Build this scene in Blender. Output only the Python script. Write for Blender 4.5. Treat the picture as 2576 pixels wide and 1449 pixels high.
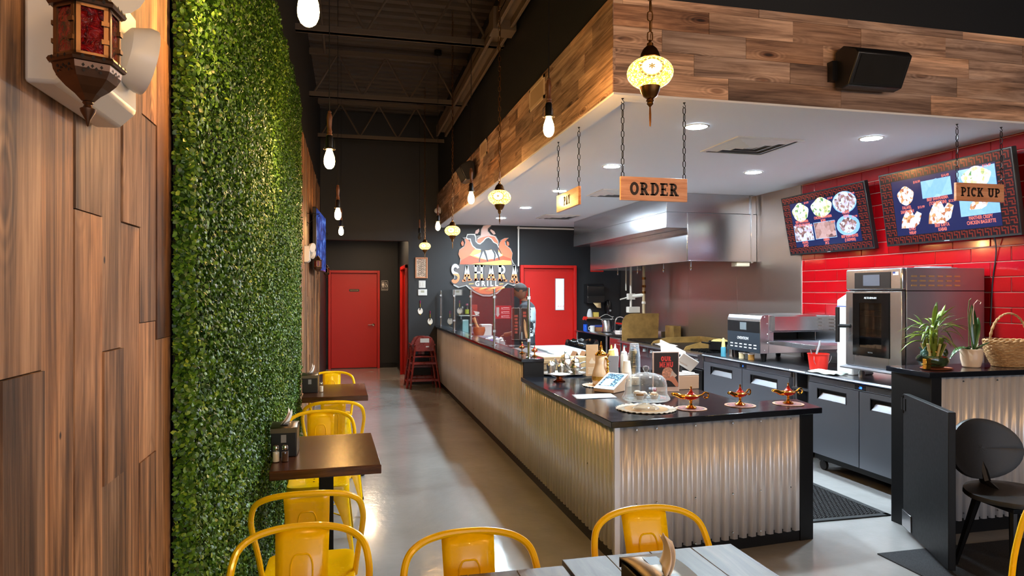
import bpy, bmesh, math, random
import numpy as np
from mathutils import Vector, Matrix, Euler
for o in list(bpy.data.objects):
    bpy.data.objects.remove(o)
SC = bpy.context.scene
COL = SC.collection
R = math.radians
random.seed(7)
rnd = random.Random(11)

# ---------------------------------------------------------------- camera
cam_d = bpy.data.cameras.new('camera')
cam_d.sensor_width = 36.0
cam_d.lens = 1712 / 2576 * 36.0
cam_d.shift_y = 12.5 / 2576
cam_d.clip_start = 0.05
cam = bpy.data.objects.new('camera', cam_d)
COL.objects.link(cam)
cam.location = (0, 0, 1.61)
cam.rotation_euler = (R(90), 0, R(-13.34))
SC.camera = cam

# ---------------------------------------------------------------- world, exposure
SC.view_settings.view_transform = 'Standard'
SC.view_settings.look = 'None'
SC.view_settings.exposure = 0.6
SC.view_settings.gamma = 1.0
SC.view_settings.use_curve_mapping = False
world = bpy.data.worlds.new('world')
SC.world = world
world.use_nodes = True
bg = world.node_tree.nodes['Background']
bg.inputs[0].default_value = (0.72, 0.84, 1.0, 1)      # overcast daylight outside the front windows
bg.inputs[1].default_value = 4.2
LED_STRENGTH = 850.0     # kitchen downlight lenses
LED_COLOR = (0.74, 0.90, 1.0)
BULB_STRENGTH = 230.0   # carbon-filament pendant bulbs
BULB_COLOR = (1.0, 0.44, 0.11)
MOSAIC_STRENGTH = 2.3

def portal(x0, x1, z0, z1, y):
    d = bpy.data.lights.new('window_portal', 'AREA')
    d.shape = 'RECTANGLE'; d.size = x1 - x0; d.size_y = z1 - z0
    d.cycles.is_portal = True
    o = bpy.data.objects.new('window_portal', d); COL.objects.link(o)
    o.location = ((x0 + x1) / 2, y, (z0 + z1) / 2); o.rotation_euler = (R(90), 0, 0)
FRONT_Y = -5.0
FRONT_WINDOWS = [(0.3, 2.4), (2.7, 4.8), (5.1, 7.2)]
for x0, x1 in FRONT_WINDOWS:
    portal(x0, x1, 0.9, 2.7, FRONT_Y - 0.02)

# ---------------------------------------------------------------- colour and node helpers
def lin(c):
    c = c / 255.0
    return c / 12.92 if c <= 0.04045 else ((c + 0.055) / 1.055) ** 2.4
def rgb(r, g, b):
    return (lin(r), lin(g), lin(b), 1.0)

class NT:
    def __init__(s, name):
        s.m = bpy.data.materials.new(name); s.m.use_nodes = True
        s.t = s.m.node_tree; s.n = s.t.nodes; s.l = s.t.links
        s.b = s.n['Principled BSDF']; s.out = s.n['Material Output']
    def add(s, typ, **kw):
        n = s.n.new(typ)
        for k, v in kw.items():
            setattr(n, k, v)
        return n
    def link(s, a, b):
        s.l.new(a, b)
    def val(s, sock, v):
        s.b.inputs[sock].default_value = v
    def ramp(s, fac, stops):
        r = s.add('ShaderNodeValToRGB')
        e = r.color_ramp.elements
        while len(e) > 1:
            e.remove(e[-1])
        e[0].position = stops[0][0]; e[0].color = stops[0][1]
        for p, c in stops[1:]:
            x = e.new(p); x.color = c
        s.link(fac, r.inputs[0])
        return r.outputs[0]
    def coords(s, kind='pos', scale=(1, 1, 1), jitter=False):
        if kind == 'pos':
            src = s.add('ShaderNodeNewGeometry').outputs['Position']
        else:
            src = s.add('ShaderNodeTexCoord').outputs[kind]
        if jitter:
            oi = s.add('ShaderNodeObjectInfo')
            mu = s.add('ShaderNodeVectorMath', operation='MULTIPLY_ADD')
            cx = s.add('ShaderNodeCombineXYZ')
            for i in range(3):
                s.link(oi.outputs['Random'], cx.inputs[i])
            s.link(cx.outputs[0], mu.inputs[0]); mu.inputs[1].default_value = (37, 53, 71)
            s.link(src, mu.inputs[2]); src = mu.outputs[0]
        mp = s.add('ShaderNodeMapping'); mp.inputs['Scale'].default_value = scale
        s.link(src, mp.inputs[0])
        return mp.outputs[0]
    def noise(s, vec, scale=5, detail=4, rough=0.55, dist=0.0):
        n = s.add('ShaderNodeTexNoise'); n.inputs['Scale'].default_value = scale
        n.inputs['Detail'].default_value = detail; n.inputs['Roughness'].default_value = rough
        n.inputs['Distortion'].default_value = dist
        if vec is not None:
            s.link(vec, n.inputs['Vector'])
        return n.outputs[0]
    def mix(s, fac, a, b, mode='MIX'):
        n = s.add('ShaderNodeMix', data_type='RGBA', blend_type=mode)
        for k, v in ((0, fac), (6, a), (7, b)):
            if hasattr(v, 'is_linked'):
                s.link(v, n.inputs[k])
            else:
                n.inputs[k].default_value = v
        return n.outputs[2]
    def bump(s, h, strength=0.2, dist=0.01):
        b = s.add('ShaderNodeBump'); b.inputs['Strength'].default_value = strength; b.inputs['Distance'].default_value = dist
        s.link(h, b.inputs['Height']); s.link(b.outputs[0], s.b.inputs['Normal'])
    def math(s, op, a, b=None):
        n = s.add('ShaderNodeMath', operation=op)
        for i, v in enumerate((a, b)):
            if v is None:
                continue
            if hasattr(v, 'is_linked'):
                s.link(v, n.inputs[i])
            else:
                n.inputs[i].default_value = v
        return n.outputs[0]

_M = {}
def mat(name, c=None, rough=0.5, metal=0.0, coat=0.0, emit=None, estr=0.0, bump=None, alpha=None, spec=None, var=0.0):
    if name in _M:
        return _M[name]
    t = NT(name)
    t.val('Base Color', c); t.val('Roughness', rough); t.val('Metallic', metal)
    if coat:
        t.val('Coat Weight', coat); t.val('Coat Roughness', 0.06)
    if spec is not None:
        t.val('Specular IOR Level', spec)
    if emit:
        t.val('Emission Color', emit); t.val('Emission Strength', estr)
    v = t.coords('Object')
    n = t.noise(v, bump[0] if bump else 14, 4)
    if bump:
        t.bump(n, bump[1], 0.004)
    if var:
        d = tuple(x * (1 - var) for x in c[:3]) + (1,)
        u = tuple(min(1, x * (1 + var)) for x in c[:3]) + (1,)
        t.link(t.ramp(n, [(0.3, d), (0.7, u)]), t.b.inputs['Base Color'])
    # a little uneven gloss on every surface
    rr = t.math('MULTIPLY_ADD', n, 0.12);
    rr.node.inputs[2].default_value = max(0.0, rough - 0.06)
    t.link(rr, t.b.inputs['Roughness'])
    _M[name] = t.m
    return t.m

def wood(name, axis, stops, rough=0.55, knots=True, grain=26, tints=None, bump=0.35, coat=0):
    if name in _M:
        return _M[name]
    t = NT(name); ax = 'xyz'.index(axis)
    def stretched(across, along):
        sc = [across] * 3; sc[ax] = along
        return t.coords('pos', tuple(sc), True)
    fine = t.noise(stretched(grain * 3.2, 2.2), 1.0, 6, 0.7, 0.4)
    if knots:
        # broad weathered figure, then knots with rings, streaks, saw marks and nail holes
        vo = t.add('ShaderNodeTexVoronoi'); vo.inputs['Scale'].default_value = 1.0
        t.link(stretched(6.0, 1.9), vo.inputs['Vector'])
        pull = t.ramp(vo.outputs['Distance'], [(0.0, (1, 1, 1, 1)), (0.32, (0, 0, 0, 1))])
        broad = t.noise(stretched(grain * 0.42, 1.0), 1.0, 7, 0.60, 1.1)
        rings = t.math('SINE', t.math('MULTIPLY', vo.outputs['Distance'], 95.0))
        fig = t.math('ADD', broad, t.math('MULTIPLY', t.math('MULTIPLY', rings, pull), 0.10))
        fig = t.math('ADD', fig, t.math('MULTIPLY', t.math('SUBTRACT', fine, 0.5), 0.60))
        colr = t.ramp(fig, stops)
        gray = t.noise(stretched(3.6, 0.8), 1.0, 4, 0.55, 0.8)
        sh = t.ramp(gray, [(0.30, (0.46, 0.42, 0.40, 1)), (0.44, (0.86, 0.84, 0.84, 1)), (0.60, (1.08, 1.02, 0.96, 1)), (0.74, (1.22, 1.04, 0.82, 1))])
        colr = t.mix(1.0, colr, sh, 'MULTIPLY')
        kn = t.ramp(vo.outputs['Distance'], [(0.035, (0.07, 0.04, 0.03, 1)), (0.075, (0.42, 0.30, 0.24, 1)), (0.15, (1, 1, 1, 1))])
        colr = t.mix(1.0, colr, kn, 'MULTIPLY')
        nv = t.add('ShaderNodeTexVoronoi'); nv.inputs['Scale'].default_value = 1.0
        t.link(stretched(5.5, 3.5), nv.inputs['Vector'])
        nh = t.ramp(nv.outputs['Distance'], [(0.022, (0.05, 0.03, 0.02, 1)), (0.034, (1, 1, 1, 1))])
        colr = t.mix(1.0, colr, nh, 'MULTIPLY')
    else:
        broad = t.noise(stretched(grain, 1.6), 1.0, 9, 0.62, 1.3)
        fig = t.math('ADD', broad, t.math('MULTIPLY', t.math('SUBTRACT', fine, 0.5), 0.2))
        colr = t.ramp(fig, stops)
    if tints:
        oi = t.add('ShaderNodeObjectInfo')
        tr = t.ramp(oi.outputs['Random'], tints); tr.node.color_ramp.interpolation = 'CONSTANT'
        colr = t.mix(1.0, colr, tr, 'MULTIPLY')
    t.link(colr, t.b.inputs['Base Color'])
    t.val('Roughness', rough)
    if coat:
        t.val('Coat Weight', coat); t.val('Coat Roughness', 0.12)
    t.bump(fig, bump, 0.004)
    _M[name] = t.m
    return t.m

def clear(name, tint=(1, 1, 1, 1), refl=1.0, rough=0.02, ior=1.5, haze=0.0):
    """thin clear sheet: see-through with a Fresnel reflection"""
    if name in _M:
        return _M[name]
    t = NT(name); t.n.remove(t.b)
    tr = t.add('ShaderNodeBsdfTransparent'); tr.inputs[0].default_value = tint
    gl = t.add('ShaderNodeBsdfGlossy'); gl.inputs['Roughness'].default_value = rough
    gl.inputs[0].default_value = (1, 1, 1, 1)
    fr = t.add('ShaderNodeFresnel')
    bf = t.math('MULTIPLY_ADD', t.add('ShaderNodeNewGeometry').outputs['Backfacing'], 1.0 / ior - ior); bf.node.inputs[2].default_value = ior
    t.link(bf, fr.inputs[0])
    f = t.math('MULTIPLY', fr.outputs[0], refl)
    mx = t.add('ShaderNodeMixShader')
    t.link(f, mx.inputs[0]); t.link(tr.outputs[0], mx.inputs[1]); t.link(gl.outputs[0], mx.inputs[2])
    if haze:  # rim highlight put into the glass as pale haze at grazing edges
        df = t.add('ShaderNodeBsdfDiffuse'); df.inputs[0].default_value = (0.85, 0.88, 0.9, 1)
        lw = t.add('ShaderNodeLayerWeight'); lw.inputs[0].default_value = 0.5
        m2 = t.add('ShaderNodeMixShader'); t.link(t.math('MULTIPLY', lw.outputs['Facing'], haze), m2.inputs[0])
        t.link(mx.outputs[0], m2.inputs[1]); t.link(df.outputs[0], m2.inputs[2]); mx = m2
    t.link(mx.outputs[0], t.out.inputs[0])
    _M[name] = t.m
    return t.m

# ---------------------------------------------------------------- mesh builder
def rrect(w, h, r, n=4, cx=0.0, cy=0.0):
    p = []
    for (sx, sy, a0) in ((1, 1, 0), (-1, 1, 90), (-1, -1, 180), (1, -1, 270)):
        for i in range(n + 1):
            a = R(a0 + 90 * i / n)
            p.append((cx + sx * (w / 2 - r) + r * math.cos(a), cy + sy * (h / 2 - r) + r * math.sin(a)))
    return p
def ell(rx, ry, n=24, cx=0.0, cy=0.0, a0=0, a1=360):
    k = n if a1 - a0 == 360 else n + 1
    return [(cx + rx * math.cos(R(a0 + (a1 - a0) * i / n)), cy + ry * math.sin(R(a0 + (a1 - a0) * i / n))) for i in range(k)]
def cr(pts, n=6):
    P = [Vector(p) for p in pts]; P = [P[0] * 2 - P[1]] + P + [P[-1] * 2 - P[-2]]
    out = []
    for i in range(1, len(P) - 2):
        for k in range(n):
            t = k / n
            out.append(0.5 * ((2 * P[i]) + (P[i + 1] - P[i - 1]) * t + (2 * P[i - 1] - 5 * P[i] + 4 * P[i + 1] - P[i + 2]) * t * t + (3 * P[i] - 3 * P[i + 1] + P[i + 2] - P[i - 1]) * t ** 3))
    out.append(P[-2].copy())
    return out

class MB:
    def __init__(s):
        s.v = []; s.f = []; s.mi = []; s.cur = 0
    def face(s, idx):
        s.f.append(tuple(idx)); s.mi.append(s.cur)
    def box(s, x0, x1, y0, y1, z0, z1):
        b = len(s.v)
        s.v += [(x, y, z) for z in (z0, z1) for y in (y0, y1) for x in (x0, x1)]
        for q in ((0, 2, 3, 1), (4, 5, 7, 6), (0, 1, 5, 4), (2, 6, 7, 3), (0, 4, 6, 2), (1, 3, 7, 5)):
            s.face([b + i for i in q])
        return s
    def cbox(s, c, d):
        return s.box(c[0] - d[0] / 2, c[0] + d[0] / 2, c[1] - d[1] / 2, c[1] + d[1] / 2, c[2] - d[2] / 2, c[2] + d[2] / 2)
    def prism(s, poly, a, b, axis='z'):
        """polygon extruded a..b; axis z: (x,y); axis y: (x,z); axis x: (y,z)"""
        k = len(s.v); n = len(poly)
        def P(p, h):
            return (p[0], p[1], h) if axis == 'z' else ((p[0], h, p[1]) if axis == 'y' else (h, p[0], p[1]))
        ar = sum(poly[i][0] * poly[(i + 1) % n][1] - poly[(i + 1) % n][0] * poly[i][1] for i in range(n))
        if (ar < 0) != (axis == 'y'):
            poly = poly[::-1]
        s.v += [P(p, a) for p in poly] + [P(p, b) for p in poly]
        s.face([k + i for i in range(n)][::-1]); s.face([k + n + i for i in range(n)])
        for i in range(n):
            j = (i + 1) % n
            s.face((k + i, k + j, k + n + j, k + n + i))
        return s
    def lathe(s, prof, n=20, c=(0, 0, 0), sx=1.0, sy=1.0, caps=True):
        k = len(s.v); m = len(prof)
        for r, z in prof:
            for i in range(n):
                a = 2 * math.pi * i / n
                s.v.append((c[0] + sx * r * math.cos(a), c[1] + sy * r * math.sin(a), c[2] + z))
        for j in range(m - 1):
            for i in range(n):
                i2 = (i + 1) % n
                s.face((k + j * n + i, k + j * n + i2, k + (j + 1) * n + i2, k + (j + 1) * n + i))
        if caps and prof[0][0] > 1e-5:
            s.face([k + i for i in range(n)][::-1])
        if caps and prof[-1][0] > 1e-5:
            s.face([k + (m - 1) * n + i for i in range(n)])
        return s
    def tube(s, pts, r, n=8, closed=False, flat=1.0):
        P = [Vector(p) for p in pts]; m = len(P); k = len(s.v)
        rad = r if isinstance(r, (list, tuple)) else [r] * m
        up = None
        for i in range(m):
            if closed:
                t = (P[(i + 1) % m] - P[i - 1])
            else:
                t = P[min(i + 1, m - 1)] - P[max(i - 1, 0)]
            t.normalize()
            if up is None:
                up = Vector((0, 0, 1)) if abs(t.z) < 0.9 else Vector((1, 0, 0))
            u = t.cross(up); u.normalize(); w = u.cross(t); w.normalize(); up = w
            for q in range(n):
                a = 2 * math.pi * q / n
                s.v.append(tuple(P[i] + u * (rad[i] * math.cos(a)) + w * (rad[i] * flat * math.sin(a))))
        for i in range(m if closed else m - 1):
            i2 = (i + 1) % m
            for q in range(n):
                q2 = (q + 1) % n
                s.face((k + i * n + q, k + i * n + q2, k + i2 * n + q2, k + i2 * n + q))
        if not closed:
            s.face([k + q for q in range(n)][::-1]); s.face([k + (m - 1) * n + q for q in range(n)])
        return s
    def cyl(s, a, b, r, n=12):
        return s.tube([a, b], r, n)
    def ball(s, c, r, n=12, m=8, sz=1.0):
        return s.lathe([(r * math.sin(math.pi * j / m), -r * sz * math.cos(math.pi * j / m)) for j in range(m + 1)], n, c)
    def grid(s, fn, nu, nv):
        k = len(s.v)
        for j in range(nv + 1):
            for i in range(nu + 1):
                s.v.append(tuple(fn(i / nu, j / nv)))
        for j in range(nv):
            for i in range(nu):
                a = k + j * (nu + 1) + i
                s.face((a, a + 1, a + nu + 2, a + nu + 1))
        return s
    def poly(s, pts):
        k = len(s.v); s.v += [tuple(p) for p in pts]; s.face(range(k, k + len(pts))); return s
    def xf(s, M, start=0):
        for i in range(start, len(s.v)):
            s.v[i] = tuple(M @ Vector(s.v[i]))
        return s
    def mesh(s, name, mats, smooth=True, angle=35):
        me = bpy.data.meshes.new(name)
        me.from_pydata(s.v, [], s.f); me.update()
        for m in (mats if isinstance(mats, (list, tuple)) else [mats]):
            me.materials.append(m)
        if any(s.mi):
            me.polygons.foreach_set('material_index', s.mi)
        if smooth:
            me.polygons.foreach_set('use_smooth', [True] * len(me.polygons))
            me.set_sharp_from_angle(angle=R(angle))
        return me

def put(name, data, parent=None, loc=None, rot=None):
    o = bpy.data.objects.new(name, data); COL.objects.link(o)
    if parent is not None:
        o.parent = parent
    if loc is not None:
        o.location = loc
    if rot is not None:
        o.rotation_euler = rot
    return o
def part(name, mb, m, parent=None, bevel=0.0, solid=0.0, smooth=True, angle=35, seg=2, label=None, loc=None, rot=None):
    me = mb if isinstance(mb, bpy.types.Mesh) else mb.mesh(name, m, smooth, angle)
    o = put(name, me, parent, loc, rot)
    if solid:
        md = o.modifiers.new('solid', 'SOLIDIFY'); md.thickness = solid; md.offset = 0
    if bevel:
        md = o.modifiers.new('bevel', 'BEVEL'); md.width = bevel; md.segments = seg; md.limit_method = 'ANGLE'; md.angle_limit = R(40)
    if label:
        o['label'] = label
    return o
def tag(o, label, cat, group=None, kind=None):
    o['label'] = label; o['category'] = cat
    if group:
        o['group'] = group
    if kind:
        o['kind'] = kind
    return o
def thing(name, label, cat, loc=(0, 0, 0), rz=0.0, group=None):
    o = bpy.data.objects.new(name, None); COL.objects.link(o)
    o.empty_display_size = 0.05
    o.location = loc; o.rotation_euler = (0, 0, R(rz))
    return tag(o, label, cat, group)
def struct(name, mb, m, parent=None, **kw):
    o = part(name, mb, m, parent, **kw)
    if parent is None:
        o['kind'] = 'structure'
    return o
def copy_tree(o, parent=None):
    c = o.copy(); COL.objects.link(c)
    if parent is not None:
        c.parent = parent; c.matrix_parent_inverse = o.matrix_parent_inverse.copy()
    for ch in list(KIDS.get(o, ())) or [x for x in o.children]:
        copy_tree(ch, c)
    return c
KIDS = {}
def dup(o, loc, rz, label, group=None):
    c = copy_tree(o); c.location = loc; c.rotation_euler = (0, 0, R(rz)); c['label'] = label
    if group:
        c['group'] = group
    return c
FACE_CAM = (R(90), 0, 0)          # print that faces -Y
FACE_LEFT = (R(90), 0, R(-90))    # print that faces -X
FACE_RIGHT = (R(90), 0, R(90))    # print that faces +X
def text(name, s, size, loc, rot, m, parent=None, bold=0.0, ext=0.0008, sx=1.0, align='CENTER'):
    c = bpy.data.curves.new(name, 'FONT'); c.body = s; c.size = size; c.align_x = align; c.align_y = 'CENTER'
    c.offset = bold * size; c.extrude = ext; c.space_line = 0.9; c.resolution_u = 3
    tmp = bpy.data.objects.new('tmp_text', c); COL.objects.link(tmp)
    me = bpy.data.meshes.new_from_object(tmp); bpy.data.objects.remove(tmp); bpy.data.curves.remove(c)
    me.materials.clear(); me.materials.append(m)
    me.transform(Matrix.Diagonal((sx, 1, 1, 1)))
    return put(name, me, parent, loc, rot)

# block letters with slab serifs, drawn in a 0.72 x 1 cell
def _arc(cx, cy, rx, ry, a0, a1, w, n=10):
    o = [(cx + rx * math.cos(R(a0 + (a1 - a0) * i / n)), cy + ry * math.sin(R(a0 + (a1 - a0) * i / n))) for i in range(n + 1)]
    q = [(cx + (rx - w) * math.cos(R(a0 + (a1 - a0) * i / n)), cy + (ry - w) * math.sin(R(a0 + (a1 - a0) * i / n))) for i in range(n + 1)]
    return [[o[i], o[i + 1], q[i + 1], q[i]] for i in range(n)]
def _bar(x0, y0, x1, y1, w):
    d = Vector((x1 - x0, y1 - y0)); d.normalize(); p = Vector((-d.y, d.x)) * w / 2
    return [[(x0 + p.x, y0 + p.y), (x1 + p.x, y1 + p.y), (x1 - p.x, y1 - p.y), (x0 - p.x, y0 - p.y)]]
def _rc(x0, x1, y0, y1):
    return [[(x0, y0), (x1, y0), (x1, y1), (x0, y1)]]
def letter(ch, w=0.19, sf=0.10, h=0.12):
    """list of convex polygons and the advance width"""
    def stem(x, top=True, bot=True):
        q = _rc(x, x + w, 0, 1)
        if top: q += _rc(x - sf, x + w + sf, 1 - h, 1)
        if bot: q += _rc(x - sf, x + w + sf, 0, h)
        return q
    b = sf
    if ch == 'O': return _arc(0.40, 0.5, 0.40, 0.52, 0, 360, w, 28), 0.80
    if ch == 'Q': return _arc(0.40, 0.5, 0.40, 0.52, 0, 360, w, 28), 0.80
    if ch == 'D': return stem(b) + _rc(b, b + 0.32, 1 - h, 1) + _rc(b, b + 0.32, 0, h) + _arc(b + 0.30, 0.5, 0.38, 0.5, -90, 90, w - 0.03, 14), 0.80
    if ch == 'P': return stem(b) + _rc(b, b + 0.32, 1 - h, 1) + _rc(b, b + 0.32, 0.40, 0.40 + h) + _arc(b + 0.30, 0.70, 0.33, 0.30, -90, 90, w - 0.04, 12), 0.76
    if ch == 'R': return stem(b) + _rc(b, b + 0.30, 1 - h, 1) + _rc(b, b + 0.30, 0.42, 0.42 + h) + _arc(b + 0.28, 0.71, 0.31, 0.29, -90, 90, w - 0.04, 12) + _bar(b + 0.32, 0.46, b + 0.56, 0.05, w) + _rc(b + 0.44, b + 0.76, 0, h), 0.86
    if ch == 'E': return stem(b) + _rc(0, 0.68, 1 - h, 1) + _rc(0, 0.70, 0, h) + _rc(b, 0.50, 0.45, 0.45 + h) + _rc(0.60, 0.68, 0.74, 1) + _rc(0.62, 0.70, 0, 0.28) + _rc(0.45, 0.52, 0.38, 0.64), 0.76
    if ch == 'I': return stem(b), w + 2 * sf + 0.04
    if ch == 'C': return _arc(0.40, 0.5, 0.40, 0.52, 48, 312, w, 22) + _rc(0.62, 0.72, 0.66, 1.0), 0.76
    if ch == 'G': return _arc(0.40, 0.5, 0.40, 0.52, 48, 345, w, 22) + _rc(0.40, 0.80, 0.40, 0.40 + h), 0.84
    if ch == 'K': return stem(b) + _bar(b + w, 0.42, 0.68, 0.95, w * 0.8) + _bar(b + w + 0.10, 0.52, 0.74, 0.05, w) + _rc(0.54, 0.84, 1 - h, 1) + _rc(0.58, 0.90, 0, h), 0.90
    if ch == 'U': return _rc(b, b + w, 0.34, 1) + _rc(0.58, 0.58 + w, 0.34, 1) + _arc((b + 0.58 + w) / 2, 0.34, (0.58 + w - b) / 2, 0.36, 180, 360, w, 14) + _rc(0, w + 2 * sf, 1 - h, 1) + _rc(0.58 - sf, 0.58 + w + sf, 1 - h, 1), 0.90
    if ch == 'A': return _bar(0.20, 0.04, 0.43, 0.97, w * 0.85) + _bar(0.66, 0.04, 0.43, 0.97, w) + _rc(0.24, 0.62, 0.28, 0.28 + h) + _rc(0.02, 0.38, 0, h) + _rc(0.48, 0.84, 0, h), 0.88
    if ch == 'Y': return _bar(0.14, 0.96, 0.43, 0.48, w) + _bar(0.72, 0.96, 0.43, 0.48, w * 0.85) + _rc(0.43 - w / 2, 0.43 + w / 2, 0, 0.55) + _rc(0.43 - w / 2 - sf, 0.43 + w / 2 + sf, 0, h) + _rc(0, 0.34, 1 - h, 1) + _rc(0.52, 0.86, 1 - h, 1), 0.88
    if ch == 'M': return stem(b) + stem(0.70) + _bar(b + w / 2, 0.95, 0.50, 0.25, w) + _bar(0.70 + w / 2, 0.95, 0.50, 0.25, w), 1.04
    if ch == 'N': return stem(b) + stem(0.60, True, False) + _bar(b + w / 2, 0.95, 0.60 + w / 2, 0.08, w), 0.94
    if ch == 'S': return _arc(0.36, 0.72, 0.34, 0.30, 20, 270, w - 0.02, 14) + _arc(0.36, 0.28, 0.36, 0.30, -160, 90, w - 0.02, 14), 0.76
    if ch == 'H': return stem(b) + stem(0.58) + _rc(b, 0.70, 0.46, 0.46 + h), 0.92
    if ch == 'L': return stem(b) + _rc(0, 0.66, 0, h + 0.03), 0.72
    return [], 0.42
def slab(name, s, height, loc, rot, m, parent, depth=0.002, gap=0.10, sx=1.0, w=0.19, sf=0.10, fn=None):
    mb = MB(); x = 0; polys = []
    for ch in s:
        P, adv = letter(ch, w, sf)
        for p in P:
            polys.append([(q[0] + x, q[1]) for q in p])
        x += adv + gap
    W = x - gap
    for p in polys:
        q = [((a - W / 2) * height * sx, (b - 0.5) * height) for a, b in p]
        if fn:
            q = [fn(a, b) for a, b in q]
        mb.prism(q, 0, depth, 'z')
    return part(name, mb, m, parent, smooth=False, loc=loc, rot=rot)
# ---------------------------------------------------------------- materials
BLACKWALL = mat('black_wall_paint', rgb(24, 27, 32), 0.55, bump=(60, 0.06))
DARKCEIL = mat('dark_ceiling_paint', rgb(60, 52, 48), 0.75)
WHITECEIL = mat('white_ceiling_paint', rgb(222, 222, 226), 0.7)
REDPAINT = mat('red_door_paint', rgb(196, 18, 8), 0.42, bump=(90, 0.05))
REDTILE = mat('red_glazed_tile', rgb(150, 8, 16), 0.10, coat=0.3, bump=(4, 0.015))
GROUT = mat('pale_grout', rgb(225, 190, 180), 0.8)
STEEL = None
def steel(name, c, rough, axis='z'):
    t = NT(name); t.val('Base Color', c); t.val('Metallic', 1.0)
    sc = [140, 140, 140]; sc['xyz'.index(axis)] = 2.0
    n = t.noise(t.coords('Object', tuple(sc)), 1.0, 3)
    v2 = t.noise(t.coords('Object', (1.6, 1.6, 1.6)), 1.0, 1)
    rr = t.math('MULTIPLY_ADD', v2, 0.08); rr.node.inputs[2].default_value = rough - 0.04
    t.link(rr, t.b.inputs['Roughness'])
    ad = t.math('MULTIPLY_ADD', v2, 14.0); t.link(n, ad.node.inputs[2])
    t.bump(ad, 0.07, 0.004)
    return t.m
STEEL = steel('brushed_steel', rgb(196, 196, 200), 0.26)
HOODSTEEL = steel('hood_steel', rgb(186, 186, 190), 0.21)
STEEL_DARK = steel('dark_brushed_steel', rgb(168, 172, 182), 0.38)
WORKSTEEL = steel('worktop_steel', rgb(134, 136, 142), 0.30)
STEEL_WARM = steel('worn_wall_steel', rgb(168, 158, 152), 0.36)
CHROME = mat('chrome', rgb(225, 225, 225), 0.06, 1.0)
GOLD = mat('polished_gold', rgb(236, 170, 70), 0.14, 1.0)
BRASS = mat('antique_brass', rgb(120, 84, 48), 0.34, 1.0)
BLACKMETAL = mat('black_metal', rgb(22, 21, 21), 0.42, 0.6)
BLACKPLASTIC = mat('black_plastic', rgb(20, 20, 22), 0.35)
WHITEPLASTIC = mat('white_plastic', rgb(216, 214, 210), 0.35)
GREYPLASTIC = mat('grey_plastic', rgb(140, 142, 145), 0.45)
BLACKSTONE = mat('black_countertop', rgb(18, 21, 29), 0.13, spec=0.6)
BLACKPAINT = mat('black_satin_paint', rgb(13, 13, 15), 0.5, bump=(40, 0.05), spec=0.3)
YELLOW = mat('yellow_enamel', rgb(255, 204, 0), 0.26, coat=0.22, spec=0.4)
RUBBER = mat('black_rubber', rgb(24, 24, 26), 0.7)
PAPER = mat('white_paper', rgb(184, 180, 176), 0.8)
GLASSM = clear('clear_glass', (0.93, 0.96, 0.95, 1))
PANE = clear('sneeze_glass', (0.94, 0.96, 0.955, 1), 0.85)
ACRYL = clear('clear_acrylic', (0.92, 0.95, 0.96, 1), 0.9)
GALV = None
def galv():
    t = NT('galvanised_corrugated_steel')
    v = t.coords('pos', (5, 5, 1.2)); n = t.noise(v, 1.0, 5)
    t.link(t.ramp(n, [(0.3, rgb(212, 208, 208)), (0.7, rgb(236, 232, 232))]), t.b.inputs['Base Color'])
    t.val('Metallic', 0.3); t.val('Roughness', 0.34)
    return t.m
GALV = galv()
BARN = [(0.27, rgb(42, 28, 18)), (0.42, rgb(112, 84, 58)), (0.57, rgb(164, 130, 98)), (0.80, rgb(218, 184, 148))]
TINTS = [(0.0, (0.80, 0.77, 0.77, 1)), (0.16, (1.18, 1.04, 0.90, 1)), (0.34, (0.66, 0.50, 0.38, 1)), (0.46, (1.0, 0.95, 0.93, 1)), (0.60, (0.46, 0.38, 0.33, 1)),
         (0.72, (1.48, 1.30, 1.12, 1)), (0.84, (0.62, 0.58, 0.58, 1)), (0.93, (1.12, 0.74, 0.44, 1))]
TINTS2 = [(p, tuple(0.70 * x + 0.30 * q for x, q in zip(c[:3], (0.86, 0.80, 0.75))) + (1,)) for p, c in TINTS]
BARN_Z = wood('reclaimed_wood_upright', 'z', BARN, 0.62, tints=TINTS, bump=0.6)
BARNX = [(0.26, rgb(80, 62, 52)), (0.42, rgb(152, 126, 110)), (0.58, rgb(200, 174, 156)), (0.78, rgb(238, 216, 198))]
BARN_X = wood('reclaimed_wood_across', 'x', BARNX, 0.6, tints=TINTS2)
BARN_Y = wood('reclaimed_wood_along', 'y', BARNX, 0.6, tints=TINTS2)

def floor_mat():
    t = NT('polished_concrete')
    v = t.coords('pos', (1, 1, 1))
    n1 = t.noise(v, 0.9, 5, 0.55, 0.4)
    t.link(t.ramp(n1, [(0.3, rgb(138, 136, 134)), (0.5, rgb(152, 150, 149)), (0.72, rgb(166, 165, 164))]), t.b.inputs['Base Color'])
    n2 = t.noise(v, 2.2, 4)
    rr = t.math('MULTIPLY_ADD', n2, 0.22); rr.node.inputs[2].default_value = 0.08
    t.link(rr, t.b.inputs['Roughness'])
    n3 = t.noise(v, 11, 4)
    t.bump(n3, 0.14, 0.02)
    t.val('Coat Weight', 0.35); t.val('Coat Roughness', 0.12)
    return t.m
CONCRETE = floor_mat()

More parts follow.
